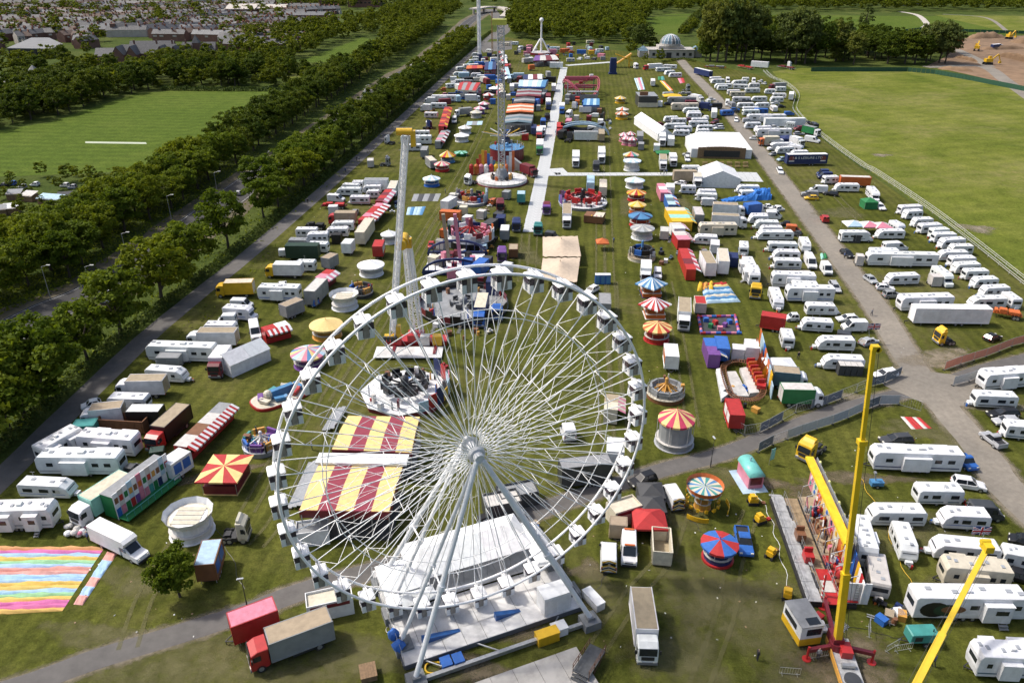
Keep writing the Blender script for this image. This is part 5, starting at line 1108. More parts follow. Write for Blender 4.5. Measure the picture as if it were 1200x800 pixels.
for (x, y) in feet:
    s = -1 if y < 0 else 1; top = Vector((.35 * (1 if x > 0 else -1), s * (1.9 if abs(y) > 4 else 1.75), HZ - .25)); base = Vector((x, y, 1.3 if abs(y) > 4 else 1.9))
    r0 = .30 if abs(y) > 4 else .24
    lg_ = MB().tube(base, top, r0, r0 * .92, 12).tube(base, base + (base - top).normalized() * .5, r0 * .6, r0 * .5, 8); m_ = base.lerp(top, .42); d_ = (top - base).normalized()
    lg_.tube(m_ - d_ * .25, m_ + d_ * .25, r0 * 1.5, r0 * 1.5, 12)
    obj('leg', lg_.mesh('leg', mat('leg_paint', (.70, .72, .74), .4, 0, .15, .5)), wh)
    obj('foot', MB().box((x, y, .55), (2.0, 2.0, 1.1)).box((x, y, 1.25), (.9, .9, .5)).mesh('foot', mat('ballast_grey', (.17, .18, .19), .7)), wh)
for s in (-1, 1):
    m0 = Vector((L1.x, s * dF, 1.3)).lerp(Vector((-.35, s * 1.9, HZ)), .42); m1 = Vector((L1.x, s * dN, 1.9)).lerp(Vector((-.35, s * 1.75, HZ)), .42)
    obj('leg_brace', MB().tube(m0, m1, .1).mesh('leg_brace', STEELW), wh)
    obj('base_beam', MB().box(((L1.x + R1.x) / 2, s * dF, .55), (R1.x - L1.x - 2.0, .45, .5)).mesh('base_beam', CHROME), wh)
    for x in (-6, 0, 6): obj('tie_rod', MB().tube((x, s * (dF - .2), .5), (x + (-3.4 if x <= 0 else 3.4) * .8, s * 4.6, .5), .09).mesh('tie_rod', CHROME), wh)
# loading platform
DECK = mat('white_deck', (.66, .65, .64), .6, 0, .42, .5, .1); BLUE = mat('ride_blue', (.02, .09, .28), .4, 0, .25)
x0, x1 = L1.x - .6, R1.x + .2
for i in range(9):
    xa = x0 + (x1 - x0) * i / 9; xb = x0 + (x1 - x0) * (i + 1) / 9
    obj('deck_panel', MB().box(((xa + xb) / 2, -4.0, .72), (xb - xa - .05, 2.5, .1)).mesh('deck_panel', DECK), wh)
    obj('deck_panel', MB().box(((xa + xb) / 2, 0, .45), (xb - xa - .05, 5.2, .1)).mesh('deck_panel', DECK), wh)
    obj('deck_panel', MB().box(((xa + xb) / 2, 6.4, .72), (xb - xa - .05, 7.4, .1)).mesh('deck_panel', DECK), wh)
obj('deck_frame', MB().box(((x0 + x1) / 2, -5.2, .4), (x1 - x0, .2, .62)).box(((x0 + x1) / 2, 10.0, .4), (x1 - x0, .2, .62)).box((x0, 2.4, .3), (.2, 15, .5)).box((x1, 2.4, .3), (.2, 15, .5)).mesh('deck_frame', mat('frame_grey', (.10, .11, .13), .6)), wh)
for x, l in ((-5.5, 4.5), (2.6, 3.2)): obj('ramp', MB().add([(x - l / 2, -3.4, .78), (x + l / 2, -3.2, .78), (x - l / 2, -2.7, .78), (x + l / 2, -2.7, .78), (x - l / 2, -3.4, 1.6), (x - l / 2, -2.7, 1.6)], [(0, 1, 4), (2, 5, 3), (0, 4, 5, 2), (4, 1, 3, 5), (0, 2, 3, 1)]).mesh('ramp', BLUE), wh)
rl = MB()
for y in (-5.2, 10.0):
    for i in range(15):
        x = x0 + (x1 - x0) * i / 14
        if y > 0: rl.tube((x, y, .8), (x, y, 1.9), .03, .03, 5)
    if y > 0:
        for z in (1.35, 1.9): rl.tube((x0, y, z), (x1, y, z), .03, .03, 5)
for x in (x0, x1):
    for z in (1.35, 1.9): rl.tube((x, -5, z), (x, 10, z), .03, .03, 5)
    for i in range(8): rl.tube((x, -5 + i * 15 / 7, .8), (x, -5 + i * 15 / 7, 1.9), .03, .03, 5)
obj('railing', rl.mesh('railing', CHROME), wh)
# white entrance canopies and plant boxes standing on the platform
def boxthing(name, label, cat, loc, d, col, rz=0, seam=True):
    o = thing(name, label, cat, loc, rz); w, l, h = d
    obj('body', MB().box((0, 0, h / 2), d).mesh('body', PAINT), o, col=col)
    obj('lid', MB().box((0, 0, h + .04), (w + .08, l + .08, .08)).mesh('lid', PAINT), o, col=col)
    if seam: obj('door', MB().box((-w * .22, -l / 2 - .015, h * .48), (w * .4, .03, h * .84)).box((w * .22, -l / 2 - .015, h * .48), (w * .4, .03, h * .84)).mesh('door', PAINT), o, col=tuple(c * .9 for c in COLS[col]))
    return o
def WL(x, y, z=0): return Matrix.Rotation(WPHI, 3, 'Z') @ Vector((x, y, 0)) + Vector((WC.x, WC.y, z))
boxthing('plant_container', 'tall white steel container at the end of the wheel platform', 'container', WL(8.1, -3.9, .78), (3.4, 2.2, 2.6), 'W', WPHI)
boxthing('generator_box', 'yellow generator box on the grass in front of wheel platform', 'generator', G(641, 750), (2.6, 1.2, 1.3), 'Y', WPHI)
boxthing('plant_box', 'white square plant box beside the yellow generator', 'box', G(655, 741), (1.7, 1.3, 1.1), 'W', WPHI, False)
boxthing('water_tank', 'white water bowser lying beside the right wheel foot', 'tank', G(695, 706), (1.2, 3.0, 1.1), 'W', .55)
for i, (x, y) in enumerate(((523, 781), (537, 777))): boxthing('feed_bin', 'grey lidded bin with blue base under the wheel', 'bin', G(x, y), (1.1, 1.3, .9), 'B', WPHI, False)['group'] = 'bins under the wheel'
for (x, y) in ((509, 783), (527, 771)):
    o = thing('rope_coil', 'yellow webbing sling heaped on the grass under the wheel', 'sling', G(x, y), 0, 'yellow slings'); mb = MB()
    for i in range(16): a = 2 * math.pi * i / 16; mb.bar((1.0 * math.cos(a), .8 * math.sin(a), .12 + .1 * math.sin(3 * a)), (1.0 * math.cos(a + .4), .8 * math.sin(a + .4), .12 + .1 * math.sin(3 * a + 1.2)), .16, .22)
    obj('sling', mb.mesh('sling', PAINT), o, col='Y')
def marquee(name, label, c, rz, w, d, hw, hr, col='W', hip=0.0, walls=True, cat='marquee', wallcol=None, z0=0):
    o = thing(name, label, cat, (c.x, c.y, z0), rz)
    if walls:
        for nm, a in (('side_wall', ((-w / 2, -d / 2), (w / 2, -d / 2))), ('side_wall', ((w / 2, d / 2), (-w / 2, d / 2))), ('end_wall', ((w / 2, -d / 2), (w / 2, d / 2))), ('end_wall', ((-w / 2, d / 2), (-w / 2, -d / 2)))):
            (xa, ya), (xb, yb) = a; mb = MB()
            if nm == 'end_wall' and hip == 0: mb.add([(xa, ya, 0), (xb, yb, 0), (xb, yb, hw), (xb, 0, hr - .05), (xa, ya, hw)], [(0, 1, 2, 3, 4)])
            else: mb.add([(xa, ya, 0), (xb, yb, 0), (xb, yb, hw), (xa, ya, hw)], [(0, 1, 2, 3)])
            obj(nm, mb.mesh(nm, CLOTH), o, col=wallcol or col)
    e = .15; n = max(2, int(w / 3)); xs = [-w / 2 - e + (w + 2 * e) * i / n for i in range(n + 1)]
    def rid(x): return max(-w / 2 + hip, min(w / 2 - hip, x))
    for s in (-1, 1):
        for i in range(n):
            mb = MB(); mb.add([(xs[i] + .02, s * (d / 2 + e), hw - .06), (xs[i + 1] - .02, s * (d / 2 + e), hw - .06), (rid(xs[i + 1]) - .01, 0, hr), (rid(xs[i]) + .01, 0, hr)], [(0, 1, 2, 3) if s < 0 else (3, 2, 1, 0)])
            obj('roof_panel', mb.mesh('roof_panel', CLOTH), o, col=jit(COLS[col] if isinstance(col, str) else col, .04))
    if hip:
        for s in (-1, 1): obj('roof_panel', MB().add([(s * (w / 2 + e), -d / 2 - e, hw - .06), (s * (w / 2 + e), d / 2 + e, hw - .06), (s * (w / 2 - hip), 0, hr)], [(0, 1, 2)]).mesh('roof_panel', CLOTH), o, col=col)
    fr = MB()
    for x in np.linspace(-w / 2 + .08, w / 2 - .08, max(2, int(w / 3) + 1)):
        for s in (-1, 1): fr.tube((x, s * (d / 2 - .08), 0), (x, s * (d / 2 - .08), hw - .05), .05, .05, 5)
    obj('frame', fr.mesh('frame', CHROME), o)
    return o
marquee('queue_canopy', 'large white canopy roof over the back of the wheel platform', WL(1.2, 7.0, .8), WPHI, 15.5, 6.6, 2.6, 4.2, 'W', 1.8, False, 'canopy', z0=.8)
marquee('ticket_tent', 'white peaked tent on the left end of the wheel platform', WL(-7.6, 5.4, .8), WPHI, 5.0, 5.0, 2.5, 3.8, 'W', 2.4, True, 'tent', z0=.8)
marquee('queue_canopy', 'white flat canopy over the front left wheel deck', WL(-7.4, 2.0, .8), WPHI, 5.4, 2.0, 2.3, 2.9, 'W', .8, False, 'canopy', z0=.5)
marquee('queue_canopy', 'white canopy at the right end of the wheel platform', WL(9.6, 4.2, .8), WPHI, 2.6, 7.5, 2.4, 3.2, 'W', 1.2, False, 'canopy', z0=.8)
for i, (x, y) in enumerate(((-10.5, -1.2), (-10.4, -2.9), (11.6, 3.0))):
    o = thing('tarpaulin_bundle', ('crumpled blue tarpaulin bundle on the left corner of the platform', 'smaller blue tarpaulin bundle on the platform corner', 'blue tarpaulin bundle against the right side of the platform')[i], 'tarpaulin', WL(x, y, .78 if i < 2 else 0))
    mb = MB().sph((0, 0, .55), .7, 10, 7); mb.v = [(v[0] * (1 + .25 * math.sin(9 * v[2] + i)), v[1] * (1 + .2 * math.cos(7 * v[0])), max(0, v[2] + .1 * math.sin(8 * v[0] + 5 * v[1]))) for v in mb.v]
    obj('tarpaulin', mb.mesh('tarpaulin', CLOTH), o, col='B')
# steel stage and stairs in the lower corner
st = thing('loading_stage', 'low pale plywood stage in front of the wheel base', 'stage', G(612, 800), WPHI)
for i in range(6): obj('deck_board', MB().box((-7 + i * 2.6, -1.2, .55), (2.55, 5.6, .08)).mesh('deck_board', mat('plywood', (.43, .41, .38), .8, 0, .35, .5)), st)
obj('stage_frame', MB().box((-.5, -1.2, .26), (15.4, 5.4, .5)).mesh('stage_frame', DARK), st)
sr = thing('steel_stair', 'rusty steel staircase with dark deck beside the plywood stage', 'stairs', G(690, 782), WPHI + .62)
obj('landing', MB().box((0, 0, 1.1), (4.2, 1.9, .12)).mesh('landing', mat('chequer_plate', (.11, .115, .12), .6, .3, .4)), sr)
mb = MB()
for s in (-1, 1):
    for x in (-2, -.7, .7, 2): mb.bar((x, s * .95, 0), (x, s * .95, 2.1), .06)
    for z in (1.6, 2.1): mb.bar((-2.1, s * .95, z), (2.1, s * .95, z), .06)
    mb.bar((-2, s * .95, .1), (2, s * .95, 1.0), .06)
obj('railing', mb.mesh('railing', mat('rusty_steel', (.17, .085, .05), .85, .1, .5, 3)), sr)
for i in range(5): obj('step', MB().box((-2.35 - i * .3, 0, .92 - i * .2), (.3, 1.7, .06)).mesh('step', MATS['chequer_plate']), sr)

# ================================================================= TALL RIDES
def truss(mb, p0, p1, w, n, r=.1, rb=.05, mi=0):
    p0 = Vector(p0); p1 = Vector(p1); d = (p1 - p0).normalized(); a = d.orthogonal().normalized(); a = Vector((1, 0, 0)) - d * d.x; a.normalize(); b = d.cross(a)
    cs = [(a * i + b * j) * w / 2 for i, j in ((-1, -1), (1, -1), (1, 1), (-1, 1))]
    for c in cs: mb.tube(p0 + c, p1 + c, r, r, 6, mi)
    for k in range(n):
        q0 = p0.lerp(p1, k / n); q1 = p0.lerp(p1, (k + 1) / n)
        for i in range(4):
            c0, c1 = cs[i], cs[(i + 1) % 4]
            if k % 2: c0, c1 = c1, c0
            mb.tube(q0 + c0, q1 + c1, rb, rb, 4, mi, False); mb.tube(q1 + cs[i], q1 + cs[(i + 1) % 4], rb, rb, 4, mi, False)
    return mb
# looping arm ride behind the wheel
b0 = G(487, 408); piv = AT(472, 284, b0.y - 1.5)
br = thing('arm_ride', 'white looping arm ride with yellow motor high on its tower', 'fair ride', b0)
q = piv - b0
t_ = MB()
for s in (-1, 1): truss(t_, (s * .9 + .3, 2.2, .8), (q.x + s * .4 + .35, 1.0, q.z), .7, 18, .12, .05)
truss(t_, (.2, 3.2, .8), (q.x + .3, 1.4, q.z), .9, 18, .12, .05)
obj('tower', t_.mesh('tower', STEELW), br)
tip = AT(475.5, 158, b0.y - 3.5) - b0; bot = AT(460, 392, b0.y - 3.5) - b0
arm = MB(); truss(arm, bot, tip, .95, 34, .13, .06)
arm.tube(bot.lerp(tip, .02), bot.lerp(tip, .98), .26, .26, 10)
obj('arm', arm.mesh('arm', STEELW), br)
obj('motor', MB().tube((q.x, 1.6, q.z), (q.x, -3.4, q.z), .85, .85, 18).tube((q.x, -1.6, q.z), (q.x, -2.2, q.z), 1.15, 1.15, 18).box((q.x + .9, .5, q.z - .8), (.9, 1.1, 1.8)).mesh('motor', PAINT), br, col='Y')
for nm, p, s in (('gondola', tip, 1), ('gondola', bot, -1)):
    gd = obj(nm, MB().tube(p + Vector((-1.5, 0, .5 * s)), p + Vector((1.1, 0, .5 * s)), .6, .6, 12).box(p + Vector((1.2, 0, -.6 * s)), (.8, 1.1, 2.6)).mesh(nm, PAINT), br, col='Y')
    for k in range(4): obj('seat', MB().box(p + Vector((-1.4 + k * .7, .9 * s, .5 * s)), (.55, .5, 1.0)).mesh('seat', PAINT), gd, col='D')
obj('base', MB().box((0, 2.4, .5), (12, 3, 1.0)).box((0, 2, 1.6), (3.2, 2.6, 1.6)).mesh('base', PAINT), br, col='R')
for s in (-1, 1): obj('outrigger', MB().box((s * 4, 0, .5), (.6, 7, .5)).mesh('outrigger', PAINT), br, col='M')
obj('deck', MB().box((-1, -2.6, .5), (13, 4.5, .14)).mesh('deck', DECK), br)
for x, c in ((4.3, 'Y'), (-3.6, 'R'), (1.9, 'Q')): obj('control_box', MB().box((x, .6, 1.6), (1.8, 1.4, 2.0)).mesh('control_box', PAINT), br, col=c)
# drop tower (grey lattice)
b0 = G(588, 213); tz = AT(586, 28, b0.y).z
dt = thing('drop_tower', 'tall grey lattice swing tower with yellow-green cap', 'fair ride', b0)
m_ = MB(); truss(m_, (0, 0, .5), (0, 0, tz), 1.9, 34, .22, .1); obj('mast', m_.mesh('mast', mat('mast_grey', (.46, .47, .48), .5, 0)), dt)
obj('cap', MB().box((-.4, 0, tz + .5), (4.4, 2.6, 1.6)).mesh('cap', PAINT), dt, col=(.5, .52, .08))
obj('deck', MB().tube((0, 0, .35), (0, 0, 1.15), 8.4, 8.4, 40).mesh('deck', DECK), dt)
obj('skirt', MB().tube((0, 0, 0), (0, 0, .34), 8.7, 8.7, 40).mesh('skirt', PAINT), dt, col='M')
obj('machinery', MB().tube((0, 0, 1.16), (0, 0, 2.6), 2.6, 2.2, 16).tube((0, 0, 2.6), (0, 0, 4.2), 2.0, 1.6, 12).mesh('machinery', PAINT), dt, col='E')
for k in range(12): a = 2 * math.pi * k / 12; obj('chair', MB().box((3.3 * math.cos(a), 3.3 * math.sin(a), 1.6), (.8, .8, .9), 0, a).box((3.6 * math.cos(a), 3.6 * math.sin(a), 2.2), (.2, .8, .7), 0, a).mesh('chair', PAINT), dt, col='KIDOE'[k % 5])
for k in range(24):
    a = 2 * math.pi * k / 24; obj('railing_post', MB().tube((8.2 * math.cos(a), 8.2 * math.sin(a), 1.15), (8.2 * math.cos(a), 8.2 * math.sin(a), 2.2), .05, .05, 5).mesh('railing_post', CHROME), dt)
# distant white tower leaving the frame, brown mast
b0 = G(562, 70); wt = thing('booster_tower', 'very tall slim white tower at the far end of the fair', 'fair ride', b0)
m_ = MB(); truss(m_, (0, 0, 1), (0, 0, 66), 1.9, 30, .3, .14); m_.tube((0, 0, 1), (0, 0, 66), .75, .75, 10); obj('mast', m_.mesh('mast', STEELW), wt)
obj('base', MB().box((0, 0, .8), (9, 6, 1.6)).box((0, 0, 2.5), (3.5, 3.5, 2)).mesh('base', PAINT), wt, col='N')
b0 = G(577, 66); z = AT(576.5, 14, b0.y).z; o = thing('tall_mast', 'thin orange brown mast beside the far white tower', 'mast', b0)
m_ = MB(); truss(m_, (0, 0, 0), (0, 0, z), .9, 24, .14, .07); obj('mast', m_.mesh('mast', PAINT), o, col=(.40, .23, .08)); obj('base', MB().box((0, 0, .5), (4, 4, 1)).mesh('base', PAINT), o, col='E')
# A-frame pendulum with a ball on top
b0 = G(634, 64); z = AT(633.7, 25, b0.y).z; af = thing('pendulum_ride', 'white A-frame ride with white ball on its mast top', 'fair ride', b0)
pv_ = AT(634, 46, b0.y).z
obj('mast', MB().tube((0, 0, .5), (0, 0, z), .75, .55, 12).mesh('mast', STEELW), af); obj('ball', MB().sph((0, 0, z + .8), 1.5, 14, 9).mesh('ball', STEELW, True), af)
for s in (-1, 1):
    for t in (-1, 1): obj('leg', MB().tube((s * 7, t * 3, 0), (s * .8, t * 1.2, pv_), .55, .45, 10).mesh('leg', STEELW), af)
obj('deck', MB().tube((0, 0, .2), (0, 0, 1.6), 8.5, 8.5, 24).mesh('deck', PAINT), af, col='M'); obj('deck_top', MB().tube((0, 0, 1.61), (0, 0, 1.7), 7.8, 7.8, 24).mesh('deck_top', PAINT), af, col='Q')
obj('facade', MB().box((-9, 2, 2.5), (3, 5, 4)).box((8, -1, 2), (6, 3, 3.4)).mesh('facade', PAINT), af, col='H')
# ================================================================= SPINNING RIDES
def spinner(name, label, px, py, rpx, deck='W', skirt='M', arms=8, arm='K', car='R', ratio=.72, lift=.35, hub='D', carsize=1.0, boards=(), hubh=2.6, col_floor=None, cat='fair ride', n=28, dh=.9):
    c = G(px, py, dh); r = rpx / PXM(c); c.z = 0
    o = thing(name, label, cat, c)
    obj('skirt', MB().tube((0, 0, 0), (0, 0, dh - .12), r, r, n).mesh('skirt', PAINT), o, col=skirt)
    obj('deck', MB().tube((0, 0, dh - .1), (0, 0, dh), r * 1.02, r * 1.02, n).mesh('deck', mat('deck_paint', rough=.55, var=.38, scale=.7, objcol=True)), o, col=deck)
    obj('hub', MB().tube((0, 0, dh), (0, 0, dh + hubh), r * .13, r * .08, 12).tube((0, 0, dh), (0, 0, dh + .5), r * .28, r * .24, 16).sph((0, 0, dh + hubh), r * .1, 10, 6).mesh('hub', PAINT), o, col=hub)
    for k in range(arms):
        a = 2 * math.pi * k / arms + .2; ra = r * ratio; z1 = dh + .5 + hubh * lift
        p0 = Vector((r * .1 * math.cos(a), r * .1 * math.sin(a), dh + hubh * .6)); p1 = Vector((ra * math.cos(a), ra * math.sin(a), z1))
        ao = obj('arm', MB().bar(p0, p1, .22 * max(.8, r / 9), .3).mesh('arm', PAINT), o, col=arm)
        s = carsize
        obj('car', MB().box(p1 + Vector((0, 0, -.25 * s)), (1.3 * s, 1.5 * s, .5 * s), 0, a).box(p1 + Vector((.5 * s * math.cos(a), .5 * s * math.sin(a), .3 * s)), (.3 * s, 1.5 * s, .8 * s), 0, a).box(p1 + Vector((-.55 * s * math.cos(a), -.55 * s * math.sin(a), .1 * s)), (.2 * s, 1.4 * s, .4 * s), 0, a).mesh('car', PAINT), ao, col=car if isinstance(car, str) and len(car) == 1 else car[k % len(car)])
    for (a0, a1, h, cl_) in boards:
        m = max(2, int(abs(a1 - a0) / .22))
        for i in range(m):
            t0 = a0 + (a1 - a0) * i / m; t1 = a0 + (a1 - a0) * (i + 1) / m
            P0 = Vector((r * math.cos(t0), r * math.sin(t0), 0)); P1 = Vector((r * math.cos(t1), r * math.sin(t1), 0))
            hh = h * (1 + .25 * ((i % 3) - 1))
            obj('backdrop_panel', MB().bar((P0 + Vector((0, 0, dh + hh / 2))), (P1 + Vector((0, 0, dh + hh / 2))), .12, hh).mesh('backdrop_panel', PAINT), o, col=cl_[i % len(cl_)])
    rq = random.Random(int(px))
    for i in range(int(r * 2.6)):
        a = rq.uniform(0, 6.28); q_ = r * rq.uniform(.72, .93); hh = rq.uniform(.5, 1.8)
        obj('scenery', (MB().box((q_ * math.cos(a), q_ * math.sin(a), dh + hh / 2), (rq.uniform(.3, 1.1), rq.uniform(.2, .8), hh), 0, a) if i % 2 else MB().tube((q_ * math.cos(a), q_ * math.sin(a), dh), (q_ * math.cos(a), q_ * math.sin(a), dh + hh * 1.3), .18, .1, 7)).mesh('scenery', PAINT), o, col=rq.choice(skirt + 'WQEDKRBIX'))
    rp = MB()
    for i in range(n):
        a = 2 * math.pi * i / n; rp.tube((r * .98 * math.cos(a), r * .98 * math.sin(a), dh), (r * .98 * math.cos(a), r * .98 * math.sin(a), dh + 1), .035, .035, 4)
        b = 2 * math.pi * (i + 1) / n; rp.tube((r * .98 * math.cos(a), r * .98 * math.sin(a), dh + 1), (r * .98 * math.cos(b), r * .98 * math.sin(b), dh + 1), .035, .035, 4, 0, False)
    obj('railing', rp.mesh('railing', CHROME), o)
    return o
spinner('spider_ride', 'white platform ride with dark spider arms behind the dodgems', 475, 458, 52, 'W', 'M', 10, 'K', 'K', .46, .5, 'D', 1.0, ((-1.15, .95, 2.6, 'LRNYLH'),), 2.4, n=8)
spinner('thrill_ride', 'round white ride crowded with red booms near the metal trackway', 552, 277, 27, 'W', 'K', 10, 'R', 'MHNW', .7, .2, 'M', 1.3, ((-.9, .7, 2.2, 'WOWL'), (1.2, 3.4, 2.6, 'NWHG'), (3.6, 5.2, 1.6, 'WQEW')), 4.5, dh=2.2)
spinner('spider_ride', 'round white ride with black arms and red seats by beige tents', 683, 236, 28, 'W', 'E', 8, 'K', 'R', .62, .3, 'K', 1.5, ((2.2, 3.6, 2.2, 'BPMH'),), 3.4)
spinner('disc_ride', 'big dark round ride with grey floor behind the wheel rim', 543, 357, 52, 'E', 'K', 6, 'E', 'D', .25, .1, 'E', .8, ((0, 6.28, 1.3, 'KMK'),), 1.2)
spinner('kiddie_ride', 'small tub ride with grey teacups on cream round deck', 780, 459, 22, 'C', 'X', 9, 'I', 'E', .62, .0, 'I', 1.1, (), 2.6)
spinner('kiddie_ride', 'little carousel of toy vehicles on white oval deck', 307, 519, 22, 'W', 'E', 7, 'Q', 'BPIT', .62, .0, 'W', 1.2, (), 2.0)
spinner('kiddie_ride', 'small ride of dark bumper cars beside white kiosk', 423, 341, 14, 'Q', 'D', 7, 'D', 'KDIB', .6, .0, 'D', 1.2, (), 1.0)
spinner('kiddie_ride', 'small octopus ride with blue cap on round tan deck', 752, 299, 16, 'A', 'C', 8, 'K', 'KDB', .5, .2, 'b', 1.2, (), 3.6)
spinner('wave_ride', 'blue topped circular ride with long white sweeps', 594, 172, 20, 'b', 'M', 0, 'W', 'W', .7, .3, 'b', 1, (), 1.0, dh=4.2)
o = thing('sweep_ride', 'ride of long pale booms fanned beside the lattice tower', 'fair ride', G(592, 166))
for k in range(14): a = k * .45; obj('boom', MB().bar((math.cos(a), math.sin(a), 2.2), (9.5 * math.cos(a), 6 * math.sin(a), 3.4 + .4 * (k % 3)), .3).mesh('boom', PAINT), o, col='CWYQ'[k % 4])
obj('base', MB().tube((0, 0, 0), (0, 0, 2.6), 2.2, 1.6, 14).mesh('base', PAINT), o, col='N')
spinner('miami_ride', 'ride with red gantry arms on wide white deck by metal trackway', 553, 234, 19, 'W', 'E', 8, 'K', 'RKI', .6, .2, 'E', 1.2, ((-.7, .6, 3, 'LLEL'), (2.2, 3.4, 2.5, 'QEQ')), 3)
# frisbee with two blue arches
fr_ = thing('swing_ride', 'blue arched swing ride with pink and tan painted booms', 'fair ride', G(532, 322))
for y in (0, 13):
    mb = MB(); n = 10
    for i in range(n):
        a, b = math.pi * i / n, math.pi * (i + 1) / n
        mb.bar((-7.5 * math.cos(a), y, 3.6 * math.sin(a) + .4), (-7.5 * math.cos(b), y, 3.6 * math.sin(b) + .4), .5); mb.bar((-7.5 * math.cos(b), y, .3), (-7.5 * math.cos(b), y, 3.6 * math.sin(b) + .4), .2)
    mb.box((0, y, .6), (15, .7, 1.0)); obj('arch', mb.mesh('arch', PAINT), fr_, col='N')
obj('deck', MB().box((0, 6.5, .45), (14, 12, .5)).mesh('deck', PAINT), fr_, col='W')
for x, c in ((-1.6, 'A'), (1.2, 'H')): obj('mast', MB().bar((x, 6.5, .7), (x - 1, 6.5, 13), .8).mesh('mast', PAINT), fr_, col=c)
for k in range(8): a = 2 * math.pi * k / 8; obj('seat', MB().box((4.2 * math.cos(a), 6.5 + 4.2 * math.sin(a), 1.5), (1.3, 1.3, 1.6), 0, a).mesh('seat', PAINT), fr_, col='HKMH'[k % 4])
# dodgem tracks with striped canopies
def canopy(name, label, quad, h, cols, cat='fair ride', floor='D', posts=6, pitch=.5, skirt='M', along=True, fh=.5):
    q = [G(x, y, h) for x, y in quad]               # tl tr br bl
    c = sum(q, Vector()) / 4; o = thing(name, label, cat, (c.x, c.y, 0)); q = [p - Vector((c.x, c.y, 0)) for p in q]
    n = len(cols)
    for i in range(n):
        a0, a1 = i / n, (i + 1) / n
        if along: A, B, C_, D_ = q[0].lerp(q[1], a0), q[0].lerp(q[1], a1), q[3].lerp(q[2], a1), q[3].lerp(q[2], a0)
        else: A, B, C_, D_ = q[0].lerp(q[3], a1), q[0].lerp(q[3], a0), q[1].lerp(q[2], a0), q[1].lerp(q[2], a1)
        M0 = (A + D_) / 2 + Vector((0, 0, pitch)); M1 = (B + C_) / 2 + Vector((0, 0, pitch)); dn = Vector((0, 0, -.12))
        obj('canopy_panel', MB().add([A, B, M1, M0, C_, D_, A + dn, B + dn, C_ + dn, D_ + dn], [(0, 3, 2, 1), (3, 5, 4, 2), (0, 1, 7, 6), (5, 9, 8, 4), (6, 7, 8, 9), (0, 6, 9, 5), (1, 4, 8, 7)]).mesh('canopy_panel', CLOTH), o, col=jit(COLS[cols[i]], .04))
    k = .985; f = [p * k for p in q]
    for p in f: p.z = 0
    mb = MB().prism([(p.x, p.y) for p in f], 0, fh); obj('floor', mb.mesh('floor', PAINT), o, col=floor)
    obj('fascia', MB().bar(q[3] + Vector((0, 0, -.45)), q[2] + Vector((0, 0, -.45)), .15, .7).bar(q[2] + Vector((0, 0, -.45)), q[1] + Vector((0, 0, -.45)), .15, .7).bar(q[0] + Vector((0, 0, -.45)), q[3] + Vector((0, 0, -.45)), .15, .7).mesh('fascia', PAINT), o, col=skirt)
    for i in range(posts):
        t = i / (posts - 1)
        for A, B in ((f[3], f[2]), (f[0], f[1])):
            p = A.lerp(B, t); obj('post', MB().tube((p.x, p.y, fh), (p.x, p.y, h - .1), .09, .09, 6).mesh('post', CHROME), o)
    return o, q
ST5 = 'aMaMa'; COLS['M2'] = (.25, .03, .055)
ST5 = ['a', 'M2', 'a', 'M2', 'a']
dA, _ = canopy('dodgem_canopy', 'rear yellow and maroon striped dodgem canopy beside the wheel', ((408, 487), (492, 488), (482, 530), (389, 526)), 5, ST5, pitch=.35)
dB, _ = canopy('dodgem_canopy', 'front yellow and maroon striped dodgem canopy beside the wheel', ((374, 543), (472, 546), (456, 599), (351, 597)), 5, ST5, pitch=.35)
obj('valley_board', MB().bar(G(372, 537, 5.3) - dB.location, G(478, 539, 5.3) - dB.location, 2.4, .35).mesh('valley_board', PAINT), dB, col='W')
obj('name_board', MB().bar(G(351, 601, 4.0) - dB.location, G(456, 603, 4.0) - dB.location, .3, 1.3).mesh('name_board', PAINT), dB, col='M')
for (a, b) in (((396, 480), (381, 506)), ((366, 543), (341, 597))):
    rs = thing('steel_steps', 'grey steel entrance steps along the side of the dodgems', 'steps', G(*b), 0, 'dodgem entrance steps'); d = G(*a) - G(*b); nn = Vector((d.y, -d.x, 0)).normalized()
    for i in range(3): obj('step', MB().bar(nn * (i * .7 - .2) + Vector((0, 0, .25 + .25 * i)), d + nn * (i * .7 - .2) + Vector((0, 0, .25 + .25 * i)), .68, .12).mesh('step', CHROME), rs)
    mb = MB()
    for i in range(9): p = d * (i / 8) - nn * .6; mb.tube((p.x, p.y, 0), (p.x, p.y, 1.3), .04, .04, 4)
    mb.tube(-nn * .6 + Vector((0, 0, 1.3)), d - nn * .6 + Vector((0, 0, 1.3)), .04, .04, 4); obj('handrail', mb.mesh('handrail', CHROME), rs)
def PQ(ox, oy, s, *pts): return tuple((ox + x / s, oy + y / s) for x, y in pts)
canopy('dodgem_canopy', 'square ride with cream cloth front and red top at the far hedge side', PQ(440, 50, 8, (790, 375), (985, 375), (940, 450), (770, 440)), 5, ['R', 'E', 'R', 'E', 'R'], pitch=.3, skirt='C')
canopy('ride_canopy', 'long canopy ride with orange and cream roof by the trackway', PQ(560, 100, 8, (285, 180), (525, 178), (520, 255), (262, 258)), 5, ['O', 'C', 'O', 'C', 'O'], pitch=.5, along=False, skirt='X')
canopy('ride_canopy', 'wide dark grey roofed ride behind the lattice tower', PQ(560, 100, 8, (265, 285), (520, 280), (500, 355), (245, 355)), 4.5, ['E', 'U', 'E', 'U'], pitch=.6, along=False, skirt='E')
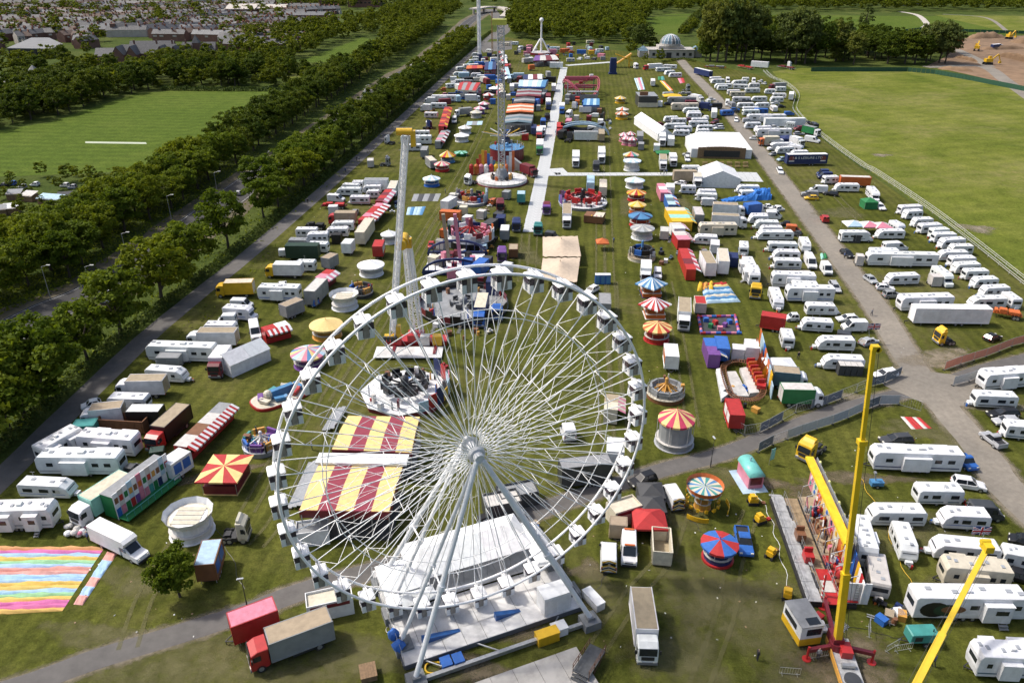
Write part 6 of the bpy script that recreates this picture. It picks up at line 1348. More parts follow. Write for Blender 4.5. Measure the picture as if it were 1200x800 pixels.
canopy('ride_canopy', 'ride with pale blue and white domed roof at the far trackway', PQ(560, 20, 8, (390, 590), (660, 590), (630, 655), (380, 650)), 5.5, ['L', 'W', 'L', 'W', 'L', 'b'], pitch=1.0, skirt='B')
canopy('ride_canopy', 'low ride with grey and maroon roof beyond the orange canopy', PQ(560, 20, 8, (370, 680), (600, 680), (590, 745), (355, 745)), 4, ['E', 'M', 'E', 'M'], pitch=.4, along=False)
canopy('ride_canopy', 'long charcoal roofed ride further up the trackway', PQ(560, 100, 8, (350, 115), (535, 112), (530, 165), (330, 168)), 4, ['D', 'E', 'D'], pitch=.4, along=False)
canopy('ride_canopy', 'blue roofed ride behind the far pink coaster', PQ(560, 100, 8, (1000, 125), (1140, 125), (1140, 185), (985, 185)), 4, ['b', 'L', 'b', 'L', 'b'], pitch=.3, skirt='B')
canopy('ride_canopy', 'purple and white ride roof at the crowded far end', PQ(560, 20, 8, (540, 360), (720, 355), (760, 400), (520, 410)), 4, ['P', 'Q', 'M', 'Q'], pitch=.5)
canopy('ride_canopy', 'small maroon and white roof among far lorries', PQ(560, 20, 8, (430, 540), (600, 535), (605, 580), (425, 585)), 4, ['N', 'W', 'M', 'W'], pitch=.3)
canopy('ride_canopy', 'blue and maroon covered ride deep in the far rides', PQ(440, 50, 8, (1030, 180), (1135, 178), (1130, 250), (1020, 255)), 4.5, ['N', 'b', 'N'], pitch=.6)
canopy('ride_canopy', 'orange roofed stall ride far down the hedge side', PQ(440, 50, 8, (860, 215), (1000, 212), (1005, 240), (850, 245)), 4, ['O', 'R', 'O'], pitch=.3)
# boat ride arches
bt = thing('pirate_boat', 'dark boat shaped ride with blue and white arches', 'fair ride', G(682, 157))
mb = MB(); n = 12
for i in range(n):
    a, b = math.pi * i / n, math.pi * (i + 1) / n
    for y in (-2, 2): mb.bar((-11 * math.cos(a), y, 4.5 * math.sin(a)), (-11 * math.cos(b), y, 4.5 * math.sin(b)), .7)
obj('arch', mb.mesh('arch', PAINT), bt, col='L')
hl = MB(); rows = []
for i in range(9):
    t = i / 8; x = -9 + 18 * t; w = 2.2 * math.sin(math.pi * (.08 + .84 * t)); z = .8 + 2.6 * abs(2 * t - 1) ** 2
    rows.append([(x, -w, z + 1.4), (x, -w * .5, z), (x, w * .5, z), (x, w, z + 1.4)])
hl.add([p for r in rows for p in r], [(i * 4 + j, i * 4 + j + 1, (i + 1) * 4 + j + 1, (i + 1) * 4 + j) for i in range(8) for j in range(3)]); obj('hull', hl.mesh('hull', PAINT), bt, col='K'); obj('base', MB().box((0, 0, .35), (16, 3, .7)).mesh('base', PAINT), bt, col='N')
# pink coaster
pc = thing('coaster', 'small pink and red steel coaster with green columns', 'roller coaster', G(683, 117))
Wd = 34 / PXM(G(683, 117)) * 1.0
mb = MB(); pts = []
for i in range(60):
    a = 2 * math.pi * i / 60; pts.append(Vector((Wd * .62 * math.cos(a), 14 + 13 * math.sin(a), 5 + 3.5 * math.sin(2 * a + .6))))
for i in range(60):
    p, q_ = pts[i], pts[(i + 1) % 60]; t = (q_ - p).normalized(); s = Vector((t.y, -t.x, 0)) * .5
    mb.bar(p + s, q_ + s, .3); mb.bar(p - s, q_ - s, .3); mb.bar(p - s, p + s, .25)
    mb.bar(p - Vector((0, 0, .9)), q_ - Vector((0, 0, .9)), .35)
obj('track', mb.mesh('track', PAINT), pc, col=(.5, .10, .14))
for k, z in ((8, 8.5), (20, 6)):
    mb = MB(); mb.box((0, 10 + k * .8, z), (Wd * 1.15, 1.1, 1.1)); mb.box((0, 10 + k * .8, z - 4), (Wd * 1.15, .8, .8)); obj('gantry', mb.mesh('gantry', PAINT), pc, col=(.48, .09, .13))
for i in range(0, 60, 6): p = pts[i]; obj('column', MB().tube((p.x, p.y, 0), (p.x, p.y, p.z - .8), .3, .3, 6).mesh('column', PAINT), pc, col='G' if i % 12 else 'E')
for k in range(5): p = pts[8 + k * 2]; obj('car', MB().box(p + Vector((0, 0, .8)), (2, 1.6, 1.2)).mesh('car', PAINT), pc, col='R' if k else 'W')
obj('station', MB().box((0, 0, 1.2), (Wd * 1.0, 3, 2.4)).box((0, 0, 4), (Wd * 1.0, 3.4, .3)).mesh('station', PAINT), pc, col='E')
# toy coaster on its oval track
kc = thing('toy_coaster', 'small coaster oval with orange train and boarded platform', 'roller coaster', G(868, 448)); cc = G(868, 448)
def KL(x, y, z=0): return G(800 + x / 6.667, 390 + y / 6.667, z) - cc
trk = [KL(*p_, 1.0) for p_ in ((430, 215), (360, 228), (320, 262), (325, 330), (350, 410), (385, 480), (450, 510), (540, 520), (610, 490), (632, 430), (600, 350), (560, 290), (520, 235))]
trk = smooth([t for t in trk] + [trk[0]], 5)
mb = MB()
for p_, q_ in zip(trk[:-1], trk[1:]):
    t = (q_ - p_).normalized(); s = Vector((t.y, -t.x, 0)) * .45
    mb.tube(p_ + s, q_ + s, .08, .08, 5); mb.tube(p_ - s, q_ - s, .08, .08, 5); mb.bar(p_ - s * 1.3, p_ + s * 1.3, .12); mb.bar(Vector((p_.x, p_.y, 0)), p_, .12)
obj('track', mb.mesh('track', PAINT), kc, col='X')
for quad, cl_ in ((((345, 300), (415, 298), (520, 492), (400, 490)), 'Q'), (((445, 275), (510, 262), (600, 462), (525, 470)), 'Q'), (((262, 280), (300, 272), (362, 470), (305, 512)), 'W')):
    q = [KL(x, y, .8) for x, y in quad]; obj('platform', MB().prism([(p_.x, p_.y) for p_ in q], 0, .8).mesh('platform', mat('deck_paint')), kc, col=cl_)
for k in range(7):
    t = k / 6; p_ = KL(535 + 80 * t, 245 + 165 * t, 1.3); obj('train_car', MB().box(p_, (1.6, 1.5, .7), 0, 1.2).box(p_ + Vector((0, .5, .6)), (1.5, .25, .9), 0, .1).mesh('train_car', PAINT), kc, col='O' if k % 2 else 'R')
fz = (KL(590, 90, 0), KL(690, 520, 0))
for i in range(10):
    a = fz[0].lerp(fz[1], i / 10); b = fz[0].lerp(fz[1], (i + 1) / 10); hh = 3.6 if i < 9 else 2.6
    obj('backdrop_panel', MB().bar(a + Vector((0, 0, hh / 2)), b + Vector((0, 0, hh / 2)), .15, hh).mesh('backdrop_panel', PAINT), kc, col='OLLBOLOLYL'[i])
for i in range(6):
    t = i / 5; p_ = KL(555 + 100 * t, 180 + 210 * t, 0); obj('cutout_flame', MB().add([p_ + Vector((-.8, 0, 0)), p_ + Vector((.8, -.3, 0)), p_ + Vector((.1, -.1, 4.2 - i * .3)), p_ + Vector((-.8, .15, 0)), p_ + Vector((.8, -.15, 0)), p_ + Vector((.1, 0, 4.1 - i * .3))], [(0, 1, 2), (3, 5, 4)]).mesh('cutout_flame', PAINT), kc, col='OYOOYO'[i])
# painted facade beside the lattice tower
gf = thing('graffiti_facade', 'bright orange and blue painted ride facade beside lattice tower', 'fair ride', G(580, 202)); rr = random.Random(4)
for i in range(14):
    x = -6 + i * .95; hh = 5 + 3 * math.sin(i * .6) + rr.uniform(-.6, .6); obj('facade_panel', MB().box((x, 0, hh / 2), (.93, .2, hh)).mesh('facade_panel', PAINT), gf, col='ROYOBLbOYROLWO'[i])
for i in range(8): obj('front_scenery', MB().box((-8 + i * 1.7, -3 + rr.uniform(-.5, .5), 1.2), (1.5, 1.2, 2.4 + rr.uniform(-.5, .5))).sph((-8 + i * 1.7, -3, 2.9), .8, 8, 5).mesh('front_scenery', PAINT), gf, col='ROHWRYYO'[i])
obj('ramp', MB().add([(5, 2, 0), (12, 2, 0), (12, 5, 0), (5, 5, 0), (5, 2, 5.5), (5, 5, 5.5)], [(0, 1, 4), (2, 3, 5), (1, 2, 5, 4), (0, 4, 5, 3)]).mesh('ramp', PAINT), gf, col='Q')
# ================================================================= KIOSKS, STALLS, TENTS
def kiosk(label, px, py, rpx, c2, base='R', n=12, h=2.4, rise=1.1, over=1.22, name='round_kiosk', open_top=False, sq=False, rz=0, floor=None, shade=.55, cat='kiosk'):
    """px,py: canopy centre pixel at eave height; rpx: canopy radius in pixels"""
    c = G(px, py, h); r = rpx / PXM(c); c.z = 0; rb = r / over
    if sq: n = 4
    o = thing(name, label, cat, c, rz)
    obj('counter', MB().tube((0, 0, .12), (0, 0, 1.05), rb, rb * 1.02, n if sq else 20).mesh('counter', PAINT), o, col=base)
    obj('counter_top', MB().tube((0, 0, 1.06), (0, 0, 1.14), rb * 1.06, rb * 1.06, n if sq else 20).mesh('counter_top', PAINT), o, col='Q')
    obj('plinth', MB().tube((0, 0, 0), (0, 0, .11), rb * 1.1, rb * 1.1, n if sq else 20).mesh('plinth', PAINT), o, col=floor or base)
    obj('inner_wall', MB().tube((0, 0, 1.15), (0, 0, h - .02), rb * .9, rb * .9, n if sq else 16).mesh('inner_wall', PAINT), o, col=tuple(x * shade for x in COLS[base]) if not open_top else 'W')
    m = 12 if sq else n
    cols = [jit(COLS[q], .04) for q in c2]
    if open_top:
        obj('rim_fascia', MB().cone((0, 0), r * .86, h - .3, h + .7, 12, rt=r).cone((0, 0), r * .98, h + .7, h - .3, 12, rt=r * .84).mesh('rim_fascia', PAINT), o, col=c2[0]); obj('deck', MB().tube((0, 0, h - .2), (0, 0, h - .1), r * .86, r * .86, 12).mesh('deck', MATTE), o, col=c2[1])
        for k in range(4): obj('roof_board', MB().box((0, (k - 1.5) * r * .28, h + .02), (r * 1.1, r * .22, .12)).mesh('roof_board', MATTE), o, col='C')
        return o
    if sq:
        cor = [(r * math.cos(math.pi / 2 * i), r * math.sin(math.pi / 2 * i)) for i in range(4)]; k = 0
        for i in range(4):
            a, b = cor[i], cor[(i + 1) % 4]
            for j in range(6):
                p0 = (a[0] + (b[0] - a[0]) * j / 6, a[1] + (b[1] - a[1]) * j / 6); p1 = (a[0] + (b[0] - a[0]) * (j + 1) / 6, a[1] + (b[1] - a[1]) * (j + 1) / 6)
                obj('canopy_panel', MB().add([(p0[0], p0[1], h), (p1[0], p1[1], h), (0, 0, h + rise), (p0[0], p0[1], h - .3), (p1[0], p1[1], h - .3)], [(0, 1, 2), (3, 4, 1, 0)]).mesh('canopy_panel', CLOTH), o, col=cols[k % len(cols)]); k += 1
    else:
        me = MB().cone((0, 0), r, h, h + rise, 2, 0, 2 * math.pi / m).cone((0, 0), r * .99, h - .35, h, 2, 0, 2 * math.pi / m, rt=r).mesh('canopy_panel', CLOTH)
        for k in range(m): obj('canopy_panel', me, o, (0, 0, 0), 2 * math.pi * k / m, cols[k % len(cols)])
    obj('finial', MB().tube((0, 0, h + rise - .1), (0, 0, h + rise + .45), .08, .03, 6).mesh('finial', PAINT), o, col=c2[0])
    for k in range(6 if not sq else 4):
        a = 2 * math.pi * k / (6 if not sq else 4); obj('post', MB().tube((rb * math.cos(a), rb * math.sin(a), 1.1), (rb * 1.02 * math.cos(a), rb * 1.02 * math.sin(a), h), .05, .05, 5).mesh('post', PAINT), o, col='Q')
    return o
def K8(ox, oy, s, x, y): return ox + x / s, oy + y / s
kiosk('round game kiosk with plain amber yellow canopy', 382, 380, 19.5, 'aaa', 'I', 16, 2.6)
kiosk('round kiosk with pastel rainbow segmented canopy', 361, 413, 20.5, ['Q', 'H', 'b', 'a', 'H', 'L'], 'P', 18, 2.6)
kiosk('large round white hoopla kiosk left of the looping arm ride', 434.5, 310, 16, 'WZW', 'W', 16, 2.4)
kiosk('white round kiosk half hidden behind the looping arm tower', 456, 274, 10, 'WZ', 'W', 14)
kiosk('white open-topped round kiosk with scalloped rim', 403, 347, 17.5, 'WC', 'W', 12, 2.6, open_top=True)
kiosk('big white round open stall with pink trim near lone tree', 221, 604, 29, 'WC', 'W', 12, 2.8, open_top=True)
kiosk('pale blue round kiosk with white striped top', 505.6, 209, 10.4, 'LWLZ', 'B', 12)
kiosk('red based kiosk with cream and red striped cone roof', 518, 192, 9.6, 'CRCH', 'R', 14)
kiosk('blue based kiosk with yellow and red striped cone roof', 524.5, 182, 9.6, 'YRYC', 'b', 14, rise=1.8)
kiosk('white kiosk with flat white umbrella roof up the hedge side', 541, 158.5, 9, 'WZ', 'W', 12)
kiosk('white kiosk with scalloped roof just beyond white umbrella kiosk', 545, 149.5, 8, 'WQ', 'W', 12)
kiosk('cream tent kiosk in the middle of the far left stall row', 558, 131.5, 7.2, 'CQ', 'Q', 8)
kiosk('pink and white kiosk above the cream tent kiosk', 562, 127, 7, 'HW', 'P', 8)
kiosk('purple based white kiosk further along the far stall row', 567, 121.5, 6.6, 'WH', 'P', 8)
kiosk('red and white round kiosk in the far left stall row', 572.5, 111, 7, 'RWQ', 'R', 12)
kiosk('far white kiosk with navy base near lattice tower', 579, 103.5, 6.4, 'WZ', 'N', 12)
kiosk('green and white kiosk mat stall by striped cone kiosks', 540, 178.5, 8, 'GJ', 'G', 12, 1.2, .4)
kiosk('carousel with red and yellow striped top and grey drum', 793, 490, 21.5, ['c', 'a', 'c', 'a'], 'E', 16, 4.6, 1.6, 1.0, name='carousel', shade=1.0, floor='S', cat='carousel')
kiosk('red drum kiosk with red and yellow fan canopy', 770.5, 383, 17, ['a', 'O', 'a', 'R'], 'R', 18, 2.8)
kiosk('square kiosk with red and white striped canopy', 767.5, 356, 20, 'RWRW', 'O', 4, 2.7, 1.5, 1.3, sq=True, floor='W', name='square_kiosk')
kiosk('square kiosk with blue and white striped canopy', 763.5, 332, 19.5, 'bWbL', 'O', 4, 2.7, 1.5, 1.3, sq=True, floor='N', name='square_kiosk')
kiosk('grey roofed round ride with pale scalloped skirt in stall row', 753, 267, 14.2, 'EQES', 'W', 16, 2.8, .7)
kiosk('blue roofed round ride with red lettered rim', 750.5, 252.5, 14, 'bbNb', 'R', 16, 2.8, .8)
kiosk('small round kiosk with mustard canopy', 747, 239.5, 10.5, 'aaY', 'O', 14)
kiosk('red kiosk with yellow and orange striped canopy', 746, 225.5, 11.5, 'YOaR', 'R', 16)
kiosk('white kiosk with blue scalloped trim beside the crossing trackway', 744, 211, 11.8, 'WLWZ', 'W', 14)
kiosk('white and pale blue drum kiosk above the crossing trackway', 741, 188, 10.6, 'WL', 'W', 14, 3.4, .5)
kiosk('multicoloured umbrella kiosk beside the white drum kiosk', 739.5, 181, 9.5, 'HTQaO', 'W', 14, 2.6)
kiosk('yellow based orange striped kiosk in the far stall row', 729, 133, 8, 'OCOQ', 'Y', 12)
kiosk('orange and white kiosk just behind the yellow based one', 729.5, 128, 7.6, 'OWCQ', 'Y', 12)
kiosk('yellow and cream kiosk ride with little figures', 727, 115, 6.8, 'YC', 'Y', 12)
for i, (x, y, l) in enumerate(((731, 158, 'left pink and white striped umbrella stall'), (739, 157, 'right pink and white striped umbrella stall'), (734, 162, 'front pink striped umbrella stall'), (741, 163, 'red striped umbrella stall beside the grey box trailer'))): kiosk(l, x, y, 6, 'HWRW', 'H', 12, 2.6)
# chair swing and red-blue spinner
sw_ = kiosk('chair swing ride with teal and cream wheel top and red rim', 826, 571, 20.5, ['T', 'C', 'b', 'C'], 'I', 24, 3.4, .35, 2.2, name='chair_swing', cat='fair ride')
c = sw_
rr_ = 20.5 / PXM(G(826, 571, 3.4))
obj('rim', MB().cone((0, 0), rr_ * .98, 3.3, 4.0, 24, rt=rr_ * 1.06).cone((0, 0), rr_ * 1.07, 4.0, 3.3, 24, rt=rr_ * 1.0).mesh('rim', PAINT), sw_, col='O')
for k in range(12):
    a = 2 * math.pi * k / 12; x, y = rr_ * .9 * math.cos(a), rr_ * .9 * math.sin(a)
    obj('chair', MB().tube((x, y, 3.3), (x, y, 1.0), .02, .02, 4).box((x, y, .85), (.4, .4, .3), 0, a).box((x + .18 * math.cos(a), y + .18 * math.sin(a), 1.1), (.08, .4, .4), 0, a).mesh('chair', PAINT), sw_, col='Y')
for k, a0 in ((0, -2.4), (1, -.6), (2, 1.2)):
    mb = MB()
    for i in range(6): a = a0 + i * .14; b = a + .14; mb.bar((rr_ * 1.5 * math.cos(a), rr_ * 1.5 * math.sin(a), .5), (rr_ * 1.5 * math.cos(b), rr_ * 1.5 * math.sin(b), .5), .08, .7)
    obj('barrier', mb.mesh('barrier', PAINT), sw_, col='Y')
kiosk('spinner with red and blue umbrella top on red disc base', 843.5, 636, 22.3, ['B', 'R'], 'N', 8, 2.6, .7, 1.35, name='umbrella_ride', floor='R', shade=.6, cat='fair ride')
obj('base_plate', MB().tube((0, 0, 0), (0, 0, .32), 2.05, 2.05, 28).mesh('base_plate', PAINT), [x for x in COL.objects if x.name.startswith('umbrella_ride')][0], col='R')
# box gazebos
def gazebo(label, px, py, w, col, h=2.3, rz=0, walls=None, rise=1.0, d=None):
    c = G(px, py, h); c.z = 0; d = d or w
    o = thing('gazebo', label, 'gazebo', c, rz)
    for i in range(4):
        cor = [(-w / 2, -d / 2), (w / 2, -d / 2), (w / 2, d / 2), (-w / 2, d / 2)]; a, b = cor[i], cor[(i + 1) % 4]
        obj('roof_panel', MB().add([(*a, h), (*b, h), (0, 0, h + rise), (*a, h - .3), (*b, h - .3)], [(0, 1, 2), (3, 4, 1, 0)]).mesh('roof_panel', CLOTH), o, col=col[i % len(col)])
        obj('leg', MB().tube((a[0] * .97, a[1] * .97, 0), (a[0] * .97, a[1] * .97, h), .04, .04, 5).mesh('leg', CHROME), o)
        if walls and i in walls: obj('side_wall', MB().bar((a[0] * .96, a[1] * .96, h / 2), (b[0] * .96, b[1] * .96, h / 2), .04, h - .1).mesh('side_wall', CLOTH), o, col=col[0])
    return o
gazebo('black pop-up gazebo behind the red gazebo', 763, 574, 3.6, 'D', walls=(1, 2, 3)); gazebo('black pop-up gazebo touching the red gazebo', 764, 590, 3.6, 'D', walls=(1, 3)); gazebo('bright red pop-up gazebo beside white vans', 761, 607, 4.4, 'R', walls=(1, 2, 3), rz=-.03)
gazebo('small orange pop-up tent beside beige stretch tents', 706, 283, 3.2, 'O', 2.1); gazebo('dark green gazebo beside white saloon car', 1019, 235, 4, 'G', 2.2, walls=(0, 1, 2, 3))
for i, (x, c_, t) in enumerate(((1000, 'LW', 'blue and white'), (1018, 'HW', 'pink and white'), (1033, 'HQ', 'pale pink and white'))): gazebo(f'{t} pop-up gazebo behind the awning motorhome', x, 262 + i, 4.6, c_, 2.3)
gazebo('yellow tarpaulin gazebo far beside the cream living trailer', 788, 112, 9, 'Y', 2.6, d=7); gazebo('navy gazebo among packed far caravans', 923, 161, 5, 'N', 2.4, walls=(0, 1, 3)); gazebo('white open gazebo tent by toy coaster lorry', 915, 427, 5.4, 'W', 2.4)
gazebo('green pop-up tent below white kiosk trailer', 777, 178, 5.5, 'G', .6, rise=.4)
# beige stretch tents
def stretch(label, quad, h0, h1):
    q = [G(x, y, h0) for x, y in quad]; c = sum(q, Vector()) / 4; o = thing('stretch_tent', label, 'tent', (c.x, c.y, 0)); n = 12; vs = []
    for j in range(n + 1):
        for i in range(n + 1):
            u, v = i / n, j / n; p = q[0].lerp(q[1], u).lerp(q[3].lerp(q[2], u), v) - Vector((c.x, c.y, 0))
            e = min(u, 1 - u, v, 1 - v); rad = math.hypot(u - .5, v - .5); sag = .35 * abs(math.sin(4 * math.pi * u) * math.sin(4 * math.pi * v)) * (e > .01)
            p.z = h0 + (h1 - h0) * max(0, 1 - rad * 1.9) ** 1.6 - .25 * sag - (.25 * (math.sin(5 * math.pi * (u if v in (0, 1) else v)) ** 2) if e < .01 else 0)
            vs.append(p)
    obj('fabric', MB().add(vs, [(j * (n + 1) + i, j * (n + 1) + i + 1, (j + 1) * (n + 1) + i + 1, (j + 1) * (n + 1) + i) for j in range(n) for i in range(n)]).mesh('fabric', CLOTH, True), o, col=(.56, .45, .34))
    obj('pole', MB().tube((0, 0, 0), (0, 0, h1 + .3), .08, .08, 6).mesh('pole', WOOD), o)
    for p in q: p = p - Vector((c.x, c.y, 0)); obj('pole', MB().tube((p.x * .97, p.y * .97, 0), (p.x * .97, p.y * .97, h0), .06, .06, 6).mesh('pole', WOOD), o)
stretch('rear beige stretch tent with pointed peak', ((636, 277), (677, 276), (681, 300), (636, 300)), 2.6, 4.4)
stretch('front beige stretch tent with pointed peak', ((636, 302), (680, 301), (676, 330), (633, 326)), 2.6, 4.4)
# marquees
mq = marquee('beer_marquee', 'big white marquee with dark timber bar front and tables', G(840, 178), FAIR * -1, 22, 20, 3.4, 7.5, 'W', 3.5)
for i in range(12): obj('timber_front', MB().box((-8 + i * 1.45, -10.6, 2), (1.4, .3, 4.0 + .8 * math.sin(math.pi * i / 11))).mesh('timber_front', WOOD), mq)
obj('bar_opening', MB().box((0, -10.8, 1.8), (13, .3, 2.2)).mesh('bar_opening', DARK), mq)
tb = MB().box((0, 0, .74), (1.8, .75, .06)).box((0, .7, .44), (1.8, .28, .05)).box((0, -.7, .44), (1.8, .28, .05)).bar((-.7, -.7, .44), (-.7, .7, .44), .06).bar((.7, -.7, .44), (.7, .7, .44), .06).bar((-.7, -.6, 0), (-.7, .2, .74), .06).bar((-.7, .6, 0), (-.7, -.2, .74), .06).bar((.7, -.6, 0), (.7, .2, .74), .06).bar((.7, .6, 0), (.7, -.2, .74), .06).mesh('picnic_table', WOOD)
for i in range(12): tag(obj('picnic_table', tb, None, G(826 + (i % 6) * 9.5, 192.5 + (i // 6) * 4), random.uniform(-.2, .2)), 'brown wooden picnic table in front of the timber marquee', 'table', 'picnic tables')
marquee('white_marquee', 'white gabled marquee beside the metal pad', G(841, 214), R_(90) - FAIR, 13, 12, 3.2, 5.6, 'W')
marquee('white_marquee', 'white gabled tent beside the box lorry on the left side', G(287, 428), R_(52), 8.5, 4.6, 2.6, 4.2, 'W')
marquee('white_marquee', 'long narrow white tunnel marquee in the far stall rows', G(764, 155), R_(90) + R_(8), 34, 6, 3, 5.2, 'W')
# long side stalls with awnings
def stall(label, p1, p2, roof='Q', body='R', awn=('R', 'W'), n=14, side=1, h=2.9, w=2.2, aw=1.3, goods='NHYBRGOL'):
    A, B = G(*p1, h), G(*p2, h); d = A - B; L = d.length; c = (A + B) / 2; rz = math.atan2(d.y, d.x)
    o = thing('side_stall', label, 'stall', (c.x, c.y, 0), rz)
    obj('back_wall', MB().box((0, -side * w / 2, h / 2 + .1), (L, .1, h - .2)).mesh('back_wall', PAINT), o, col=body)
    for s in (-1, 1): obj('end_wall', MB().box((s * (L / 2 - .05), 0, h / 2 + .1), (.1, w - .1, h - .2)).mesh('end_wall', PAINT), o, col=body)
    obj('counter', MB().box((0, side * (w / 2 - .15), .6), (L - .2, .35, 1.0)).mesh('counter', PAINT), o, col=body)
    k = max(2, int(L / 3))
    for i in range(k): obj('roof_panel', MB().box((-L / 2 + (i + .5) * L / k, 0, h + .02), (L / k - .04, w + .1, .08)).mesh('roof_panel', MATTE), o, col=roof[i % len(roof)])
    for i in range(n):
        x0 = -L / 2 + L * i / n; x1 = x0 + L / n; y0 = side * w / 2; y1 = side * (w / 2 + aw)
        obj('awning_strip', MB().add([(x0, y0, h + .08), (x1, y0, h + .08), (x1, y1, h - .55), (x0, y1, h - .55), (x0, y1, h - .85), (x1, y1, h - .85)], [(0, 1, 2, 3), (3, 2, 5, 4)]).mesh('awning_strip', CLOTH), o, col=awn[i % len(awn)])
    for i in range(max(3, int(L / 1.4))):
        x = -L / 2 + .6 + i * 1.3
        if x < L / 2 - .4: obj('prize', MB().sph((x, -side * (w / 2 - .45), 1.9), .42, 7, 5, sz=1.3).mesh('prize', CLOTH), o, col=goods[i % len(goods)])
    return o
TT = lambda ox, oy, s, x, y: (ox + x / s, oy + y / s)
stall('long side stall with red and white striped awning and rusty roof', (264.5, 472), (211, 523), ['Q', 'X', 'Q', 'E'], 'R', ('R', 'W'), 26, -1)
stall('short red and white awning stall next to yellow kiosk', (337, 378), (308, 386), ['R', 'W', 'R', 'W'], 'R', ('R', 'W'), 10, -1)
stall('red roofed stall joined to the cream trailer by the hedge side', (446, 238), (424, 258), ['R', 'H', 'R'], 'R', ('R', 'W'), 12, -1, aw=2.0)
stall('second red stall behind the cream trailer', (456, 222), (444, 236), ['M', 'R'], 'R', ('H', 'W'), 8, -1)
stall('pink topped stall beside grey trailer at the hedge side', (388, 316), (374, 326), ['H', 'R'], 'M', ('H', 'W'), 6, -1)
stall('small stall with grey and pink roof up the left side', (521, 152), (513, 166), ['E', 'H', 'E'], 'E', ('M', 'W'), 8, -1)
stall('tall red and gold fronted arcade stall far left side', (524, 125), (517, 148), ['R', 'M', 'R', 'O'], 'R', ('R', 'Y', 'R', 'O'), 12, -1, h=4.6)
stall('long red roofed side stall in the right stall row', (800.5, 291), (810.5, 316), ['R', 'M', 'R'], 'R', ('W', 'R', 'H'), 12, -1)
stall('stall with broad green and yellow striped cloth roof', (790.5, 243), (800, 260), ['Y', 'J', 'Y', 'C', 'G', 'Y'], 'Y', ('Y', 'J'), 8, -1, w=5.5)
stall('white topped stall above the pink striped stall', (791, 261), (797, 268), ['W', 'Q'], 'W', ('W', 'H'), 6, -1, w=3)
stall('pink striped stall in the right stall row', (795, 271), (802, 281), ['H', 'Q'], 'R', ('R', 'W'), 8, -1, w=3.2)
stall('bluish side stall at the top of the right stall row', (783, 228), (788, 240), ['L', 'U'], 'B', ('B', 'O', 'W'), 7, -1)
stall('pink and white stall beside small lorries at the marquee lane', (774, 215), (779, 226), ['H', 'W'], 'H', ('H', 'W'), 8, -1)
stall('purple fronted game stall at the toy coaster corner', (831, 396), (838, 416), ['P', 'B'], 'P', ('C', 'B'), 8, -1)
stall('cream stall with pink trim inside the wheel view', (717, 462), (716, 480), ['C', 'A'], 'C', ('H', 'C'), 8, -1)
stall('table stall with cream boards by the spider ride', (686, 250), (708, 252), ['C', 'X', 'C', 'M', 'C'], 'X', ('R', 'W'), 10, -1, h=2.2, w=4.2)
for i, (x, y, a, b) in enumerate(((588, 60, 593, 74), (593, 78, 597, 92), (586, 98, 590, 108))): stall(f'far {("white", "pale blue", "cream")[i]} side stall beside the far grass avenue', (x, y), (a, b), ('W', 'L', 'C')[i], 'E', ('W', 'R'), 6, 1)
# flat square canopy with red and yellow rays
k4 = [(910, 660), (1000, 528), (1190, 530), (1110, 662)]; h = 2.8
q = [G(x / 4, 400 + y / 4, h) for x, y in k4]; c = sum(q, Vector()) / 4; o = thing('square_stall', 'square stall with red and yellow rayed canopy', 'stall', (c.x, c.y, 0)); q = [p - Vector((c.x, c.y, 0)) for p in q]
pt = Vector((0, 0, h + .5)); kk = 0
for i in range(4):
    for j in range(3):
        a = q[i].lerp(q[(i + 1) % 4], j / 3); b = q[i].lerp(q[(i + 1) % 4], (j + 1) / 3); obj('canopy_panel', MB().add([a, b, pt, a - Vector((0, 0, .25)), b - Vector((0, 0, .25))], [(0, 1, 2), (0, 3, 4, 1)]).mesh('canopy_panel', CLOTH), o, col='aR'[kk % 2]); kk += 1
mb = MB().prism([(p.x * .78, p.y * .78) for p in q], .15, 1.5); obj('counter', mb.mesh('counter', PAINT), o, col='M'); obj('plinth', MB().prism([(p.x * .82, p.y * .82) for p in q], 0, .14).mesh('plinth', PAINT), o, col='a')
for p in q: obj('post', MB().tube((p.x * .8, p.y * .8, 0), (p.x * .8, p.y * .8, h), .05, .05, 5).mesh('post', CHROME), o)
# green game trailer with painted front
A, B = G(128, 582, 4.0), G(192, 535, 4.0); d = B - A; L = d.length; rz = math.atan2(d.y, d.x); c = (A + B) / 2
o = thing('fun_house', 'grey roofed fun house trailer with colourful painted front', 'fair ride', (c.x, c.y, 0), rz)
obj('body', MB().box((0, .7, 2.1), (L, 2.2, 3.6)).mesh('body', PAINT), o, col='G'); obj('roof', MB().box((0, .7, 3.94), (L, 2.3, .08)).mesh('roof', MATTE), o, col='E')
for i in range(12):
    x = -L / 2 + (i + .5) * L / 12; hh = 4.6 if i > 4 else 4.2 + .1 * i
    obj('front_panel', MB().box((x, -.52, hh / 2 + .2), (L / 12 - .02, .12, hh)).mesh('front_panel', PAINT), o, col='WQWLWHWQWWLW'[i])
    obj('window', MB().box((x, -.6, 3.2), (.55, .06, .9)).mesh('window', PAINT), o, col='XRGIXOGRIXGR'[i]); obj('door', MB().box((x, -.6, 1.2), (.7, .06, 1.5)).mesh('door', PAINT), o, col='BHGRPHHTGNWG'[i])
obj('porch', MB().box((0, -1.5, .55), (L, 1.8, .12)).mesh('porch', PAINT), o, col='G')
for i in range(9): obj('rail', MB().bar((-L / 2 + i * L / 8, -2.35, .6), (-L / 2 + i * L / 8, -2.35, 1.6), .07).mesh('rail', PAINT), o, col='T')
